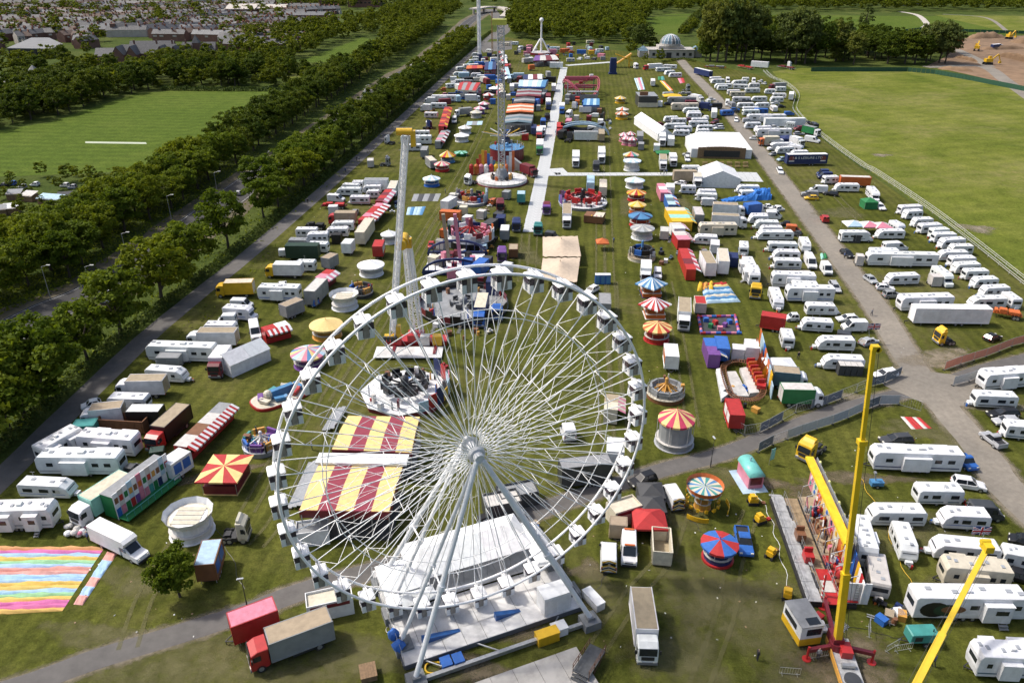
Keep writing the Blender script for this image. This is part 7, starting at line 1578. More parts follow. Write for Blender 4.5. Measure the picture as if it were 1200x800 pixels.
obj('rail_top', MB().bar((-L / 2, -2.35, 1.6), (L / 2, -2.35, 1.6), .08).mesh('rail_top', PAINT), o, col='T')
# boat train kiddie ride
o = thing('boat_ride', 'oval kiddie ride of boats with red edged base', 'fair ride', G(329, 466), .75)
n = 28; pl = [(5.2 * math.copysign(abs(math.cos(t)) ** .6, math.cos(t)), 2.9 * math.copysign(abs(math.sin(t)) ** .6, math.sin(t))) for t in np.linspace(0, 2 * math.pi, n + 1)[:-1]]
obj('base', MB().prism(pl, 0, .5).mesh('base', PAINT), o, col='R'); obj('deck', MB().prism([(x * .96, y * .96) for x, y in pl], .5, .58).mesh('deck', PAINT), o, col='C')
for i in range(7): t = 2 * math.pi * i / 7; obj('boat', MB().loft([(-.9, .2), (-1.0, .9), (.7, .8), (1.2, .95), (.8, .2)], 1.0, .15, .08).mesh('boat', PAINT), o, (3.6 * math.cos(t), 1.7 * math.sin(t), .5), t + 1.57, 'bCTPCbR'[i])
obj('scenery', MB().box((.4, 0, 1.3), (4.2, .9, 1.5)).mesh('scenery', PAINT), o, col='b'); obj('scenery', MB().sph((-2.2, 0, 1.6), .8, 8, 6).mesh('scenery', PAINT), o, col='C')
# pink ice-cream hut with turquoise roof on its mat
c = G(878, 562); o = thing('dessert_hut', 'pink hut with rounded turquoise roof on white tiled mat', 'hut', c, .12)
obj('mat', MB().box((-.3, -.3, .03), (3.8, 5.6, .06)).mesh('mat', PAINT), o, col='L')
obj('body', MB().box((0, 0, 1.1), (2.2, 4.2, 2.1)).mesh('body', PAINT), o, col='H')
rf = MB(); n = 8
rf.add([(1.2 * math.cos(math.pi * i / n), s * 2.25, 2.12 + .9 * math.sin(math.pi * i / n)) for s in (-1, 1) for i in range(n + 1)], [(i, i + 1, n + 2 + i, n + 1 + i) for i in range(n)] + [tuple(range(n, -1, -1)), tuple(range(n + 1, 2 * n + 2))]); obj('roof', rf.mesh('roof', PAINT, True), o, col=(.16, .50, .46))
obj('hatch', MB().box((0, -2.12, 1.3), (1.7, .06, 1.2)).mesh('hatch', PAINT), o, col='M'); obj('chimney', MB().tube((0, .6, 3), (0, .6, 3.7), .12).mesh('chimney', PAINT), o, col='L')
sg = thing('feather_flag', 'teal feather flag sign by the dessert hut', 'flag', G(901, 545), .5); obj('pole', MB().tube((0, 0, 0), (0, 0, 3), .03).mesh('pole', CHROME), sg); obj('cloth', MB().box((.45, 0, 1.9), (.85, .04, 2.0)).mesh('cloth', CLOTH), sg, col='J')
for i, (x, y) in enumerate(((882, 590), (890, 612), (903, 652), (922, 700))):
    o = thing('covered_cart', ('yellow covered cart beside the dessert hut mat', 'yellow covered cart behind the blue pickup', 'yellow covered cart on wooden pallet beside ride ramp', 'yellow covered cart in front of the control cabin')[i], 'cart', G(x, y), .4 * i)
    obj('body', MB().box((0, 0, .75), (1.2, .95, .7)).box((-.15, 0, 1.3), (.7, .8, .5)).mesh('body', PAINT), o, col='Y'); obj('tracks', MB().box((0, .42, .25), (1.5, .3, .5)).box((0, -.42, .25), (1.5, .3, .5)).mesh('tracks', TYRE), o)
    obj('drawbar', MB().bar((.6, 0, .35), (1.6, 0, .3), .12).box((1.5, 0, .15), (.5, .5, .3)).mesh('drawbar', PAINT), o, col='XRXX'[i])
# inflatables and mats laid flat
def matpoly(name, label, quad, cols, along=True, th=.14, z=.04, cat='inflatable', wav=.08, piping=None):
    q = [G(x, y) for x, y in quad]; c = sum(q, Vector()) / 4; o = thing(name, label, cat, (c.x, c.y, 0)); q = [p - c for p in q]; n = len(cols)
    for i in range(n):
        a0, a1 = i / n, (i + 1) / n
        if along: A, B, C_, D_ = q[0].lerp(q[1], a0), q[0].lerp(q[1], a1), q[3].lerp(q[2], a1), q[3].lerp(q[2], a0)
        else: A, B, C_, D_ = q[0].lerp(q[3], a0), q[1].lerp(q[2], a0), q[1].lerp(q[2], a1), q[0].lerp(q[3], a1)
        m = 12; mb = MB(); vs = []
        for j in range(m + 1):
            for k in range(5):
                p = (A.lerp(B, j / m)).lerp(D_.lerp(C_, j / m), k / 4) if not along else (A.lerp(D_, j / m)).lerp(B.lerp(C_, j / m), k / 4)
                e = k in (0, 4) or j in (0, m); vs.append((p.x, p.y, z + (0 if e else th * (.75 + .5 * random.random()) + wav * math.sin(j * 1.9 + i * 2) * math.sin(k * 1.7 + j))))
        mb.add(vs, [(j * 5 + k, j * 5 + k + 1, (j + 1) * 5 + k + 1, (j + 1) * 5 + k) for j in range(m) for k in range(4)])
        obj('fabric_strip', mb.mesh('fabric_strip', CLOTH, True), o, col=jit(COLS[cols[i]] if isinstance(cols[i], str) else cols[i], .06))
    return o
PK = (.62, .16, .38); LB = (.36, .55, .78); LG = (.30, .55, .30); SAL = (.66, .32, .28)
matpoly('inflatable_sheet', 'huge deflated inflatable with rainbow stripes spread on the grass', ((-30, 641), (123, 641), (73, 716), (-70, 724)), [(.6, .3, .12), PK, LB, (.7, .5, .12), LG, LB, SAL, SAL, LB, LB, (.68, .45, .1), (.66, .46, .12), LB, LG, (.7, .5, .12), PK, PK, (.7, .45, .12)], False, .22, .05, wav=.26)
matpoly('crash_mat', 'strip of red and blue safety mats beside the rainbow inflatable', ((126, 646), (138, 648), (97, 709), (86, 708)), [SAL, LB, LB, SAL, LB, SAL], False, .18)
matpoly('castle_sheet', 'bright blue and red deflated castle with yellow blocks', ((822, 334), (852, 332), (868, 354), (826, 356)), ['R', 'a', 'b', 'L', 'b', 'C', 'b', 'L'], False, .5, wav=.2)
matpoly('castle_sheet', 'yellow lumpy inflatable in front of the red stall', ((818, 334), (836, 334), (836, 342), (817, 341)), ['Y', 'I', 'Y'], True, .9, wav=.3)
tp = matpoly('trampoline_mat', 'grey matted bungee pen with red and blue padded edge', ((818, 372), (859, 371), (865, 391), (823, 391)), ['D', 'D', 'D', 'D'], False, .06)
for quad in (((816, 371), (861, 370), (862, 373), (817, 374)), ((820, 390), (868, 390), (869, 393), (821, 393)), ((816, 371), (820, 371), (824, 392), (820, 392)), ((859, 371), (863, 370), (868, 392), (864, 392))):
    q = [G(*p) - tp.location for p in quad]; a, b = (q[0] + q[3]) / 2, (q[1] + q[2]) / 2
    if (q[0] - q[1]).length < (q[1] - q[2]).length: a, b = (q[0] + q[1]) / 2, (q[2] + q[3]) / 2
    for i in range(8): obj('edge_pad', MB().tube(a.lerp(b, i / 8) + Vector((0, 0, .3)), a.lerp(b, (i + 1) / 8) + Vector((0, 0, .3)), .3, .3, 8).mesh('edge_pad', CLOTH), tp, col='RPHB'[i % 4])
for i in range(6): obj('toy_block', MB().box(G(827 + i * 5.5, 377 + (i * 7) % 11, 0) - tp.location + Vector((0, 0, .5)), (1.0, .8, .9), 0, i).mesh('toy_block', CLOTH), tp, col='BGRHPB'[i])
t2 = matpoly('trampoline_mat', 'grey trampoline bed with orange rim by blue kiosk', ((485, 227.5), (517, 227), (513, 236), (482, 236)), ['E', 'D', 'E', 'D', 'E'], True, .05); matpoly('ground_pad', 'pale blue pool pad below the grey trampoline', ((478, 243), (499, 242), (495, 252), (476, 252)), ['L', 'b', 'L', 'L', 'b'], True, .1)
matpoly('slide_mat', 'long pink and white slide mat in the far field', ((743, 92), (752, 91), (756, 105), (748, 106)), ['L', 'Q', 'H', 'L'], True, .3); matpoly('slide_mat', 'yellow slide mat laid diagonally in the far field', ((773, 95), (778, 95), (789, 106), (784, 107)), ['Y', 'C', 'O'], True, .3)
matpoly('slide_mat', 'small green mat in the far field', ((771, 90), (778, 90), (779, 94), (771, 94)), ['G', 'T'], True, .3); matpoly('slide_mat', 'small pink cloth near the gravel lane head', ((794, 92), (801, 91.5), (803, 97), (797, 98)), ['H', 'R'], True, .2)
matpoly('red_cloth', 'red and white banner dropped near the dark car', ((1055, 488), (1078, 489), (1092, 502), (1068, 503)), ['Q', 'R', 'R', 'Q', 'R'], True, .08); matpoly('green_tarp', 'green tarpaulin by the white van near gravel lane', ((961, 298), (968, 298), (970, 303), (962, 304)), ['J', 'G'], True, .4)
matpoly('ground_pad', 'pale grey play mat beside the small white kiosk', ((548, 142.5), (566, 142), (565, 146.5), (546, 147)), ['L', 'E', 'L'], True, .06)
# big blue half-inflated slide
o = thing('blue_slide', 'large crumpled bright blue inflatable behind white lorries', 'inflatable', G(870, 234)); c = G(870, 234); mb = MB(); rows = []
for i in range(31):
    t = i / 30; p = G(845 + 56 * t, 236 - 5 * t) - c; w = 2.4 + 3.6 * t; hh = .5 + 3.0 * t ** 1.3 * (1 + .22 * math.sin(11 * t)); rows.append([])
    for k in range(11):
        u = -1 + k / 5; rows[-1].append(p + Vector((random.uniform(-.3, .3), u * w / 2 + random.uniform(-.2, .2), max(0, hh * (1 - u * u) ** .6 * random.uniform(.72, 1.12)) if abs(u) < 1 else 0)))
mb.add([p for r in rows for p in r], [(i * 11 + j, i * 11 + j + 1, (i + 1) * 11 + j + 1, (i + 1) * 11 + j) for i in range(30) for j in range(10)]); obj('fabric', mb.mesh('fabric', CLOTH), o, col=(.03, .19, .60))
# far-field playground pieces
o = thing('blue_tower', 'plain tall blue inflatable tower in the far field', 'inflatable', G(718, 87)); obj('column', MB().loft([(-2, 0), (-2.1, 6), (-1.8, 9.5), (1.8, 9.5), (2.1, 6), (2, 0)], 2.4, .4, .15).mesh('column', CLOTH), o, col='N'); obj('foot', MB().box((0, 0, .5), (5, 3.4, 1)).mesh('foot', CLOTH), o, col='N')
o = thing('climbing_slide', 'yellow framed slide tower behind the blue inflatable tower', 'slide', G(728, 79)); mb = MB()
for s in (-1, 1): mb.bar((-6, s * 2, .3), (6, s * 2, 8), .5); mb.bar((-4, s * 2, 8), (7, s * 2, 4), .5); mb.bar((5, s * 2, 0), (5, s * 2, 8), .4)
obj('frame', mb.mesh('frame', PAINT), o, col='Y'); obj('chute', MB().bar((-6, 0, .8), (6, 0, 8.6), 3.2, .3).mesh('chute', PAINT), o, col='I')
o = thing('dark_ride', 'black boxed ghost ride with low cream front in the far field', 'fair ride', G(759, 126)); obj('body', MB().box((0, 6, 2.6), (9, 12, 5.2)).mesh('body', PAINT), o, col='D'); obj('front', MB().box((0, -.3, 1.2), (9.6, .4, 2.0)).mesh('front', PAINT), o, col='C'); obj('sign', MB().box((-2, 2, 6), (4, 1, 2)).mesh('sign', PAINT), o, col='X'); obj('roof', MB().box((0, 6, 5.25), (9.3, 12.2, .12)).mesh('roof', PAINT), o, col='E')
# white booths by the wheel
def booth(label, c, rz, w, d, h, col, roofc, sign=None):
    o = thing('ticket_booth', label, 'booth', c, rz)
    for s in (-1, 1):
        obj('side_wall', MB().box((s * (w / 2 - .05), 0, h / 2), (.1, d - .2, h)).mesh('side_wall', PAINT), o, col=col); obj('front_wall', MB().box((0, s * (d / 2 - .05), h / 2), (w, .1, h)).mesh('front_wall', PAINT), o, col=col)
    obj('roof', MB().box((0, 0, h - .35), (w - .2, d - .2, .08)).mesh('roof', MATTE), o, col=roofc)
    if sign: obj('sign', MB().box((0, -d / 2 - .03, h - .5), (w * .85, .06, .5)).mesh('sign', PAINT), o, col=sign)
    return o
booth('cream open-topped booth with red sign at the left wheel foot', G(388, 716), WPHI - .1, 5.3, 2.4, 2.6, 'W', 'C', 'M'); booth('cream open-topped booth beside the black gazebos', G(730, 608), .42, 4.2, 2.6, 2.7, 'C', 'C', 'M')
booth('white pop-up booth below the dodgems', G(368, 632), .2, 4.2, 2.6, 2.4, 'W', 'E')
booth('dark stall with white counter behind the wheel hub', G(588, 600), .3, 5, 3, 2.6, 'D', 'Q'); booth('second dark fenced stall behind the wheel legs', G(606, 588), .3, 5.5, 3, 2.4, 'D', 'E')
o = thing('blue_toilets', 'pair of blue portable toilets with white roofs', 'toilet', G(706, 332))
for k in range(3): cb = obj('cubicle', MB().box((-1.2 + 1.2 * k, 0, 1.1), (1.15, 1.2, 2.2)).mesh('cubicle', PAINT), o, col='B'); obj('roof', MB().box((-1.2 + 1.2 * k, 0, 2.28), (1.18, 1.25, .14)).mesh('roof', PAINT), cb, col='W'); obj('door', MB().box((-1.2 + 1.2 * k, -.62, 1.1), (.8, .04, 1.9)).mesh('door', PAINT), cb, col='b')
# awnings attached to caravans
def awning(label, quad_front, depth, h, col='E'):
    A, B = G(*quad_front[0]), G(*quad_front[1]); d = B - A; L = d.length; rz = math.atan2(d.y, d.x); c = (A + B) / 2
    o = thing('awning_tent', label, 'awning', c, rz); n = 4
    for i in range(n):
        x = -L / 2 + (i + .5) * L / n; obj('roof_panel', MB().add([(x - L / 2 / n + .02, 0, h - .3), (x + L / 2 / n - .02, 0, h - .3), (x + L / 2 / n - .02, depth, h), (x - L / 2 / n + .02, depth, h)], [(0, 1, 2, 3)]).mesh('roof_panel', CLOTH), o, col='Q'); obj('front_panel', MB().box((x, .02, (h - .3) / 2), (L / n - .08, .04, h - .34)).mesh('front_panel', CLOTH), o, col=col)
    for s in (-1, 1): obj('side_panel', MB().box((s * L / 2, depth / 2, (h - .3) / 2), (.04, depth - .1, h - .34)).mesh('side_panel', CLOTH), o, col=col)
awning('grey front awning tent on the caravan beside fenced lane', ((982, 440), (1010, 441)), 2.6, 2.4, 'D'); awning('dark panelled awning beside motorhome near gravel lane', ((984, 284), (1008, 285)), 2.0, 2.5, 'D'); awning('dark awning along the coach caravan by gravel lane', ((917, 331), (950, 331)), 1.6, 2.4, 'E')
# ================================================================= BOOM RIDE IN THE FOREGROUND
fA, fB = G(919, 588), G(965, 712); d = fB - fA; L = d.length; rz = math.atan2(d.y, d.x); c = (fA + fB) / 2
fh = thing('boom_fun_ride', 'long fun ride with yellow topped sign wall and grey decks', 'fair ride', c, rz, None, 1, .7, 1)   # +x runs toward the camera, +y to the right in the picture
STD = mat('steel_deck', (.44, .445, .45), .55, .2, .45, 1.2, .1); rr = random.Random(11)
for k in range(6): obj('deck_panel', MB().box((-L / 2 + (k + .5) * L / 6, -1.6, .9), (L / 6 - .05, 2.4, .1)).mesh('deck_panel', STD), fh)
for k in range(6): obj('deck_panel', MB().box((-L / 2 + (k + .5) * L / 6, 1.1, .7), (L / 6 - .05, 2.5, .1)).mesh('deck_panel', mat('deck_wood', (.30, .22, .13), .8, 0, .4, 1.5)), fh)
for k in range(5): obj('floor_panel', MB().box((-L / 2 + (k + .5) * L / 5, 4.0, 1.1), (L / 5 - .05, 3.0, .1)).mesh('floor_panel', PAINT), fh, col='AXARR'[k])
obj('under_frame', MB().box((0, 1.2, .35), (L, 8.4, .55)).mesh('under_frame', DARK), fh)
mb = MB()
for y in (-2.85, -.35, 2.4):
    for i in range(13): x = -L / 2 + L * i / 12; mb.tube((x, y, .9), (x, y, 2.0), .035, .035, 5)
    for z in (1.45, 2.0): mb.tube((-L / 2, y, z), (L / 2, y, z), .035, .035, 5)
obj('railing', mb.mesh('railing', CHROME), fh)
WHt = 5.2; wl0, wl1 = -L / 2 - 3.5, L / 2 - 5.5
npn = 9
for i in range(npn):
    x = wl0 + (wl1 - wl0) * (i + .5) / npn; obj('sign_panel', MB().box((x, 5.9, 3.0), ((wl1 - wl0) / npn - .03, .2, 4.6), 0, 0, 0, .0).mesh('sign_panel', PAINT), fh, col='HCOaCHCOC'[i])
    obj('back_panel', MB().box((x, 6.5, 2.9), ((wl1 - wl0) / npn - .03, .15, 5.2)).mesh('back_panel', PAINT), fh, col='E')
    for j in range(4): obj('cutout_letter', MB().box((x + rr.uniform(-.5, .5), 5.75, 1.6 + j * .95), (.5, .12, .62), 0, 0, rr.uniform(-.5, .5)).mesh('cutout_letter', PAINT), fh, col=rr.choice('BRYWOHNT'))
obj('yellow_header', MB().box(((wl0 + wl1) / 2, 5.05, 5.35), (wl1 - wl0 + .4, 1.5, .16)).box(((wl0 + wl1) / 2, 4.3, 5.2), (wl1 - wl0 + .4, .1, .45)).mesh('yellow_header', PAINT), fh, col=(.74, .55, .02))
for i in range(8): x = wl0 + (wl1 - wl0) * (i + .5) / 8; obj('star_lamp', MB().sph((x, 6.7, 5.3 - .2 * (i % 2)), .32, 8, 5).bar((x, 6.5, 5.2), (x, 6.9, 5.0), .1).mesh('star_lamp', PAINT), fh, col=(.70, .66, .25))
for i in range(70):
    x = rr.uniform(-L / 2 + 2, L / 2 - 1); y = rr.uniform(2.6, 5.3); s = rr.uniform(.12, .42); z = 1.15 + rr.uniform(0, .9) * (i % 3)
    m_ = MB()
    if i % 3 == 0: m_.sph((x, y, z + s), s, 8, 6, sz=1.4)
    elif i % 3 == 1: m_.bar((x, y, 1.15), (x + rr.uniform(-.8, .8), y + rr.uniform(-.4, .4), 1.5 + rr.uniform(.3, 2.2)), .12 + s * .3)
    else: m_.box((x, y, 1.15 + s), (s * 2.4, s * 1.6, s * 2), 0, rr.uniform(0, 3))
    obj('prop_figure', m_.mesh('prop_figure', PAINT), fh, col=rr.choice('BRXWOHNDTXREAKI'))
for i in range(9): x = -L / 2 + 1 + i * (L - 2) / 8; obj('gantry_bar', MB().bar((x, 2.5, 1.1), (x, 2.5, 3.6), .09).bar((x, 2.5, 3.6), (x, 5.0, 4.4), .09).mesh('gantry_bar', CHROME), fh)
for i in range(5): obj('deck_ramp', MB().bar((-L / 2 + 2 + i * 3.2, -.3, .95), (-L / 2 + 4.6 + i * 3.2, -.3, 1.5 if i % 2 else .95), .5, .1).mesh('deck_ramp', STD if i % 2 else DARK), fh)
obj('balloon', MB().sph((L / 2 - 3.4, 3.4, 2.6), .8, 14, 10).mesh('balloon', PAINT, True), fh, col='R')
for i in range(3): obj('red_mat', MB().box((L / 2 - 4.5 + i * 2, 1.6, 1.0 + .03 * i), (1.9, 2.2, .1)).mesh('red_mat', PAINT), fh, col='R' if i != 1 else 'Q')
for i in range(7):
    x = L / 2 - 6 + i * .95; obj('end_panel', MB().box((x, 6.6 - .15 * i, 2.6), (.93, .15, 3.6 - .1 * i), 0, -.15).mesh('end_panel', PAINT), fh, col='YBNYWRW'[i])
for i in range(5): obj('back_board', MB().box((L / 2 - .4, 3.4 + i * .85, 2.2), (.12, .82, 3.2)).mesh('back_board', PAINT), fh, col='W')
mb = MB()
for s in (-.35, .35): mb.bar((L / 2 - .2, 5 + s, 0), (L / 2 - .3, 5 + s, 3.8), .06)
for i in range(9): mb.bar((L / 2 - .25, 4.65, .4 + i * .4), (L / 2 - .25, 5.35, .4 + i * .4), .05)
obj('ladder', mb.mesh('ladder', CHROME), fh)
obj('striped_pole', MB().tube((L / 2 - .8, -.2, .9), (L / 2 - 1.2, -.2, 4.2), .18, .18, 10).mesh('striped_pole', PAINT), fh, col='R')
for i in range(5): obj('pole_band', MB().tube((L / 2 - .85 - i * .08, -.2, 1.2 + i * .62), (L / 2 - .88 - i * .08, -.2, 1.45 + i * .62), .2, .2, 10).mesh('pole_band', PAINT), fh, col='W')
for k in range(2): obj('ride_car', MB().box((-1.2 + k * 4, -.3, 1.6), (1.5, 1.6, 1.0)).box((-1.6 + k * 4, -.3, 2.3), (.3, 1.5, .8)).mesh('ride_car', PAINT), fh, col='XR'[k])
for i in range(4): obj('step', MB().box((-L / 2 - .3 - .3 * i, -1.6, .8 - .2 * i), (.3, 2.2, .08)).mesh('step', STD), fh)
# the yellow and blue tractor behind it
veh('u', (943, 521), (966, 503), 'YYb', 'yellow lorry tractor unit with blue wind deflector behind the fun ride', lenlim=(.8, 1.2))
# boom with red outriggers
bp = G(981, 752, 1.8); tip = AT(1023.5, 410, bp.y + 3)
bm = thing('boom_machine', 'tall yellow boom on dark red outriggers above fun ride', 'crane', (bp.x, bp.y, 0)); b0 = Vector((0, 0, 2.0)); t0 = tip - Vector((bp.x, bp.y, 0))
YB = mat('boom_yellow', (.68, .46, .015), .4, 0, .2, .5)
m1 = b0.lerp(t0, .26); m2 = b0.lerp(t0, .72)
obj('boom_section', MB().bar(b0, m1, .72, .7).bar(b0 + Vector((.2, 0, 0)), m1 + Vector((.2, 0, 0)), .1, .78).mesh('boom_section', YB), bm); obj('boom_section', MB().bar(b0.lerp(t0, .25), m2, .52, .5).mesh('boom_section', YB), bm); obj('boom_section', MB().bar(b0.lerp(t0, .71), t0, .38, .36).mesh('boom_section', YB), bm)
obj('boom_head', MB().box(t0 + Vector((.1, 0, .2)), (.7, .6, .55)).tube(t0 + Vector((.4, -.3, .1)), t0 + Vector((.4, .3, .1)), .26, .26, 10).mesh('boom_head', YB), bm)
for q in (m1, m2): obj('collar', MB().bar(q - (t0 - b0).normalized() * .3, q + (t0 - b0).normalized() * .22, .82, .78).mesh('collar', YB), bm)
obj('turntable', MB().tube((0, 0, .8), (0, 0, 1.9), .9, .8, 14).box((0, .5, 1.6), (1.2, 1.8, 1.8)).mesh('turntable', PAINT), bm, col='M')
for px, py in ((945, 772), (1021, 776), (964, 712)):
    e = G(px, py) - Vector((bp.x, bp.y, 0)); obj('outrigger', MB().bar((0, 0, 1.3), e + Vector((0, 0, 1.4)), .4, .45).mesh('outrigger', PAINT), bm, col='M'); obj('jack', MB().tube(e, e + Vector((0, 0, 1.9)), .14, .14, 8).tube(e, e + Vector((0, 0, .12)), .5, .5, 12).mesh('jack', PAINT), bm, col='R')
obj('cable', MB().tube(t0 + Vector((.55, 0, 0)), b0 + Vector((.9, 0, 0)), .025, .025, 4).mesh('cable', DARK), bm)
trl = thing('ride_trailer', 'grey ride trailer with hatch under the yellow boom', 'trailer', G(992, 792), math.atan2((G(1002, 815) - G(985, 765)).y, (G(1002, 815) - G(985, 765)).x))
obj('bed', MB().box((0, 0, .9), (8.5, 2.3, .35)).mesh('bed', STD), trl); obj('side_panel', MB().box((0, -1.25, .95), (8.4, .12, .7)).mesh('side_panel', PAINT), trl, col='I'); obj('winch_box', MB().box((-2.2, .2, 1.5), (1.6, 1.2, .9)).mesh('winch_box', PAINT), trl, col='R'); obj('round_hatch', MB().tube((1.4, 0, 1.08), (1.4, 0, 1.35), .85, .85, 18).mesh('round_hatch', PAINT), trl, col='D'); obj('roller', MB().tube((-.3, -.7, 1.3), (-.3, .7, 1.3), .3, .3, 10).mesh('roller', CHROME), trl)
for x in (-2.5, -1.5, 2): obj('wheel', WHL, trl, (x, -.95, .5)); obj('wheel', WHL, trl, (x, .95, .5))
# control cabin
cbn = thing('control_cabin', 'yellow and white ride control cabin with dark windows', 'cabin', G(937, 742), .16)
obj('body', MB().box((0, 0, 1.9), (2.6, 4.0, 2.6)).mesh('body', PAINT), cbn, col='W'); obj('skirt', MB().box((0, 0, .95), (2.64, 4.04, 1.0)).mesh('skirt', PAINT), cbn, col='Y'); obj('roof', MB().box((0, 0, 3.24), (2.7, 4.1, .1)).mesh('roof', MATTE), cbn, col='E'); obj('window', MB().box((.25, -2.03, 2.4), (1.7, .06, .9)).mesh('window', GLASS), cbn); obj('window', MB().box((-1.33, .3, 2.3), (.06, 2.6, .7)).mesh('window', GLASS), cbn); obj('roof_window', MB().box((.35, -1.3, 3.31), (1.4, 1.0, .06)).mesh('roof_window', GLASS), cbn); obj('chassis', MB().box((0, 0, .3), (2.2, 3.6, .25)).mesh('chassis', DARK), cbn)
for x in (-1.1, 1.1): obj('wheel', WH, cbn, (x, -.6, .35), math.pi / 2)
# second boom, lower right
tip = AT(1156, 643, G(1068, 812, 1.5).y + 10); bp = G(1047, 854, 1.5)
b2 = thing('boom_crane', 'yellow telescopic crane boom leaning over the camp', 'crane', (bp.x, bp.y, 0)); b0 = Vector((0, 0, 1.8)); t0 = tip - Vector((bp.x, bp.y, 0))
obj('boom_section', MB().bar(b0, b0.lerp(t0, .5), .74, .7).mesh('boom_section', YB), b2); obj('boom_section', MB().bar(b0.lerp(t0, .48), t0, .55, .52).mesh('boom_section', YB), b2); obj('boom_head', MB().box(t0 + Vector((0, 0, .3)), (.9, 1.2, .8)).tube(t0 + Vector((-.5, .5, .6)), t0 + Vector((.5, .5, .6)), .3, .3, 10).mesh('boom_head', YB), b2)
for s in (-.6, .6): obj('cable', MB().tube(t0 + Vector((s, 0, 0)), b0.lerp(t0, .05) + Vector((s * 1.5, 0, 1.0)), .018, .018, 4).mesh('cable', DARK), b2)
obj('carrier', MB().box((0, -.5, .9), (2.5, 7, 1.0)).mesh('carrier', PAINT), b2, col='Y'); obj('cabin', MB().box((-.9, -2.6, 2.0), (1.0, 1.6, 1.5)).mesh('cabin', GLASS), b2)
for x in (-1.1, 1.1):
    for y in (-2.5, 0, 2): obj('wheel', WHL, b2, (x, y, .5), math.pi / 2)
# blue light tower by the long trailer
o = thing('lighting_tower', 'small blue towable lighting tower on the grass', 'lighting tower', G(1026, 570)); obj('body', MB().loft([(-.9, .4), (-.9, 1.1), (.9, 1.1), (.9, .4)], 1.1, .1, .04).mesh('body', PAINT), o, col='b'); obj('mast', MB().tube((-.2, 0, 1.1), (-.5, .1, 2.3), .09).box((-.5, .1, 2.4), (.3, .5, .3)).mesh('mast', CHROME), o); obj('wheel', WHS, o, (0, -.5, .3)); obj('wheel', WHS, o, (0, .5, .3))
# union flags on poles
def flagpole(label, px, py, tipx, tipy, h=None):
    b = G(px, py); t = AT(tipx, tipy, b.y); o = thing('flagpole', label, 'flag', b); z = t.z
    obj('pole', MB().tube((0, 0, 0), (t.x - b.x, 0, z), .05, .04, 6).mesh('pole', CHROME), o); x = t.x - b.x; w, hh = 2.4, 1.3
    fl = obj('flag', MB().box((x + w / 2, 0, z - hh / 2), (w, .03, hh)).mesh('flag', CLOTH), o, col='N')
    for s in (-1, 1): obj('white_saltire', MB().bar((x + .05, -.03, z - (.1 if s > 0 else hh - .1)), (x + w - .05, -.03, z - (hh - .1 if s > 0 else .1)), .02, .26).mesh('white_saltire', CLOTH), fl, col='W'); obj('red_saltire', MB().bar((x + .05, -.05, z - (.1 if s > 0 else hh - .1)), (x + w - .05, -.05, z - (hh - .1 if s > 0 else .1)), .02, .09).mesh('red_saltire', CLOTH), fl, col='R')
    obj('white_cross', MB().box((x + w / 2, -.07, z - hh / 2), (w, .02, .42)).box((x + w / 2, -.07, z - hh / 2), (.42, .021, hh)).mesh('white_cross', CLOTH), fl, col='W'); obj('red_cross', MB().box((x + w / 2, -.09, z - hh / 2), (w, .02, .24)).box((x + w / 2, -.09, z - hh / 2), (.24, .021, hh)).mesh('red_cross', CLOTH), fl, col='R')
flagpole('union flag on a short pole beside the gravel lane', 1019, 402, 1018, 379); flagpole('union flag flying over the caravans beside crane boom', 1142, 640, 1141, 617)
# ================================================================= FENCES, POSTS, SMALL THINGS
MESHM = mat('fence_wire', (.45, .46, .47), .5, .5)
def heras(label, s, banners, cat='fence', h=1.9):
    q = P(s); g_ = 'fence panels: ' + label
    for a, b in zip(q[:-1], q[1:]):
        L = (b - a).length; n = max(1, round(L / 3.5)); rz = math.atan2(b.y - a.y, b.x - a.x); w = L / n
        for i in range(n):
            c = a.lerp(b, (i + .5) / n); bc = banners[random.randrange(len(banners))]
            nm = {'U': 'grey printed', 'Q': 'pale', 'O': 'orange', '-': 'bare mesh', 'L': 'pale grey'}[bc]
            o = thing('fence_panel', f'temporary fence panel with {nm} cover {label}' if bc != '-' else f'bare temporary fence panel {label}', cat, c, rz, g_ + nm); mb = MB()
            for x in (-w / 2 + .05, w / 2 - .05): mb.tube((x, 0, 0), (x, 0, h), .025, .025, 5)
            for z in (.12, h): mb.tube((-w / 2 + .05, 0, z), (w / 2 - .05, 0, z), .025, .025, 5)
            if bc == '-':
                for k in range(9): mb.bar((-w / 2 + w * (k + .5) / 9, 0, .12), (-w / 2 + w * (k + .5) / 9, 0, h), .02)
            obj('frame', mb.mesh('frame', MESHM), o)
            if bc != '-':
                obj('banner', MB().box((0, -.03, h / 2 + .1), (w - .14, .02, h - .3)).mesh('banner', CLOTH), o, col={'U': (.15, .17, .20), 'Q': (.52, .52, .5), 'O': (.85, .32, .2), 'L': (.42, .44, .47)}[bc])
                if bc == 'U':
                    mb = MB()
                    for k in range(9): t = k / 8; t2 = (k + 1) / 8; mb.bar((-.9 + 1.8 * t, -.055, 1.0 + .28 * math.sin(6 * t)), (-.9 + 1.8 * min(1, t2), -.055, 1.0 + .28 * math.sin(6 * min(1, t2))), .01, .1)
                    obj('script_mark', mb.mesh('script_mark', CLOTH), o, col='Q')
            obj('foot_block', MB().box((-w / 2, 0, .07), (.25, .6, .14)).mesh('foot_block', TYRE), o)
            if i % 2 == 0: obj('brace', MB().bar((0, 0, 1.4), (0, 1.3, .05), .05).mesh('brace', MESHM), o)
heras('on the near side of the path', '888,530 905,521 938,509 975,497 993,490 1010,482 1030,474 1053,474 1079,482', 'UUQ-LLQ')
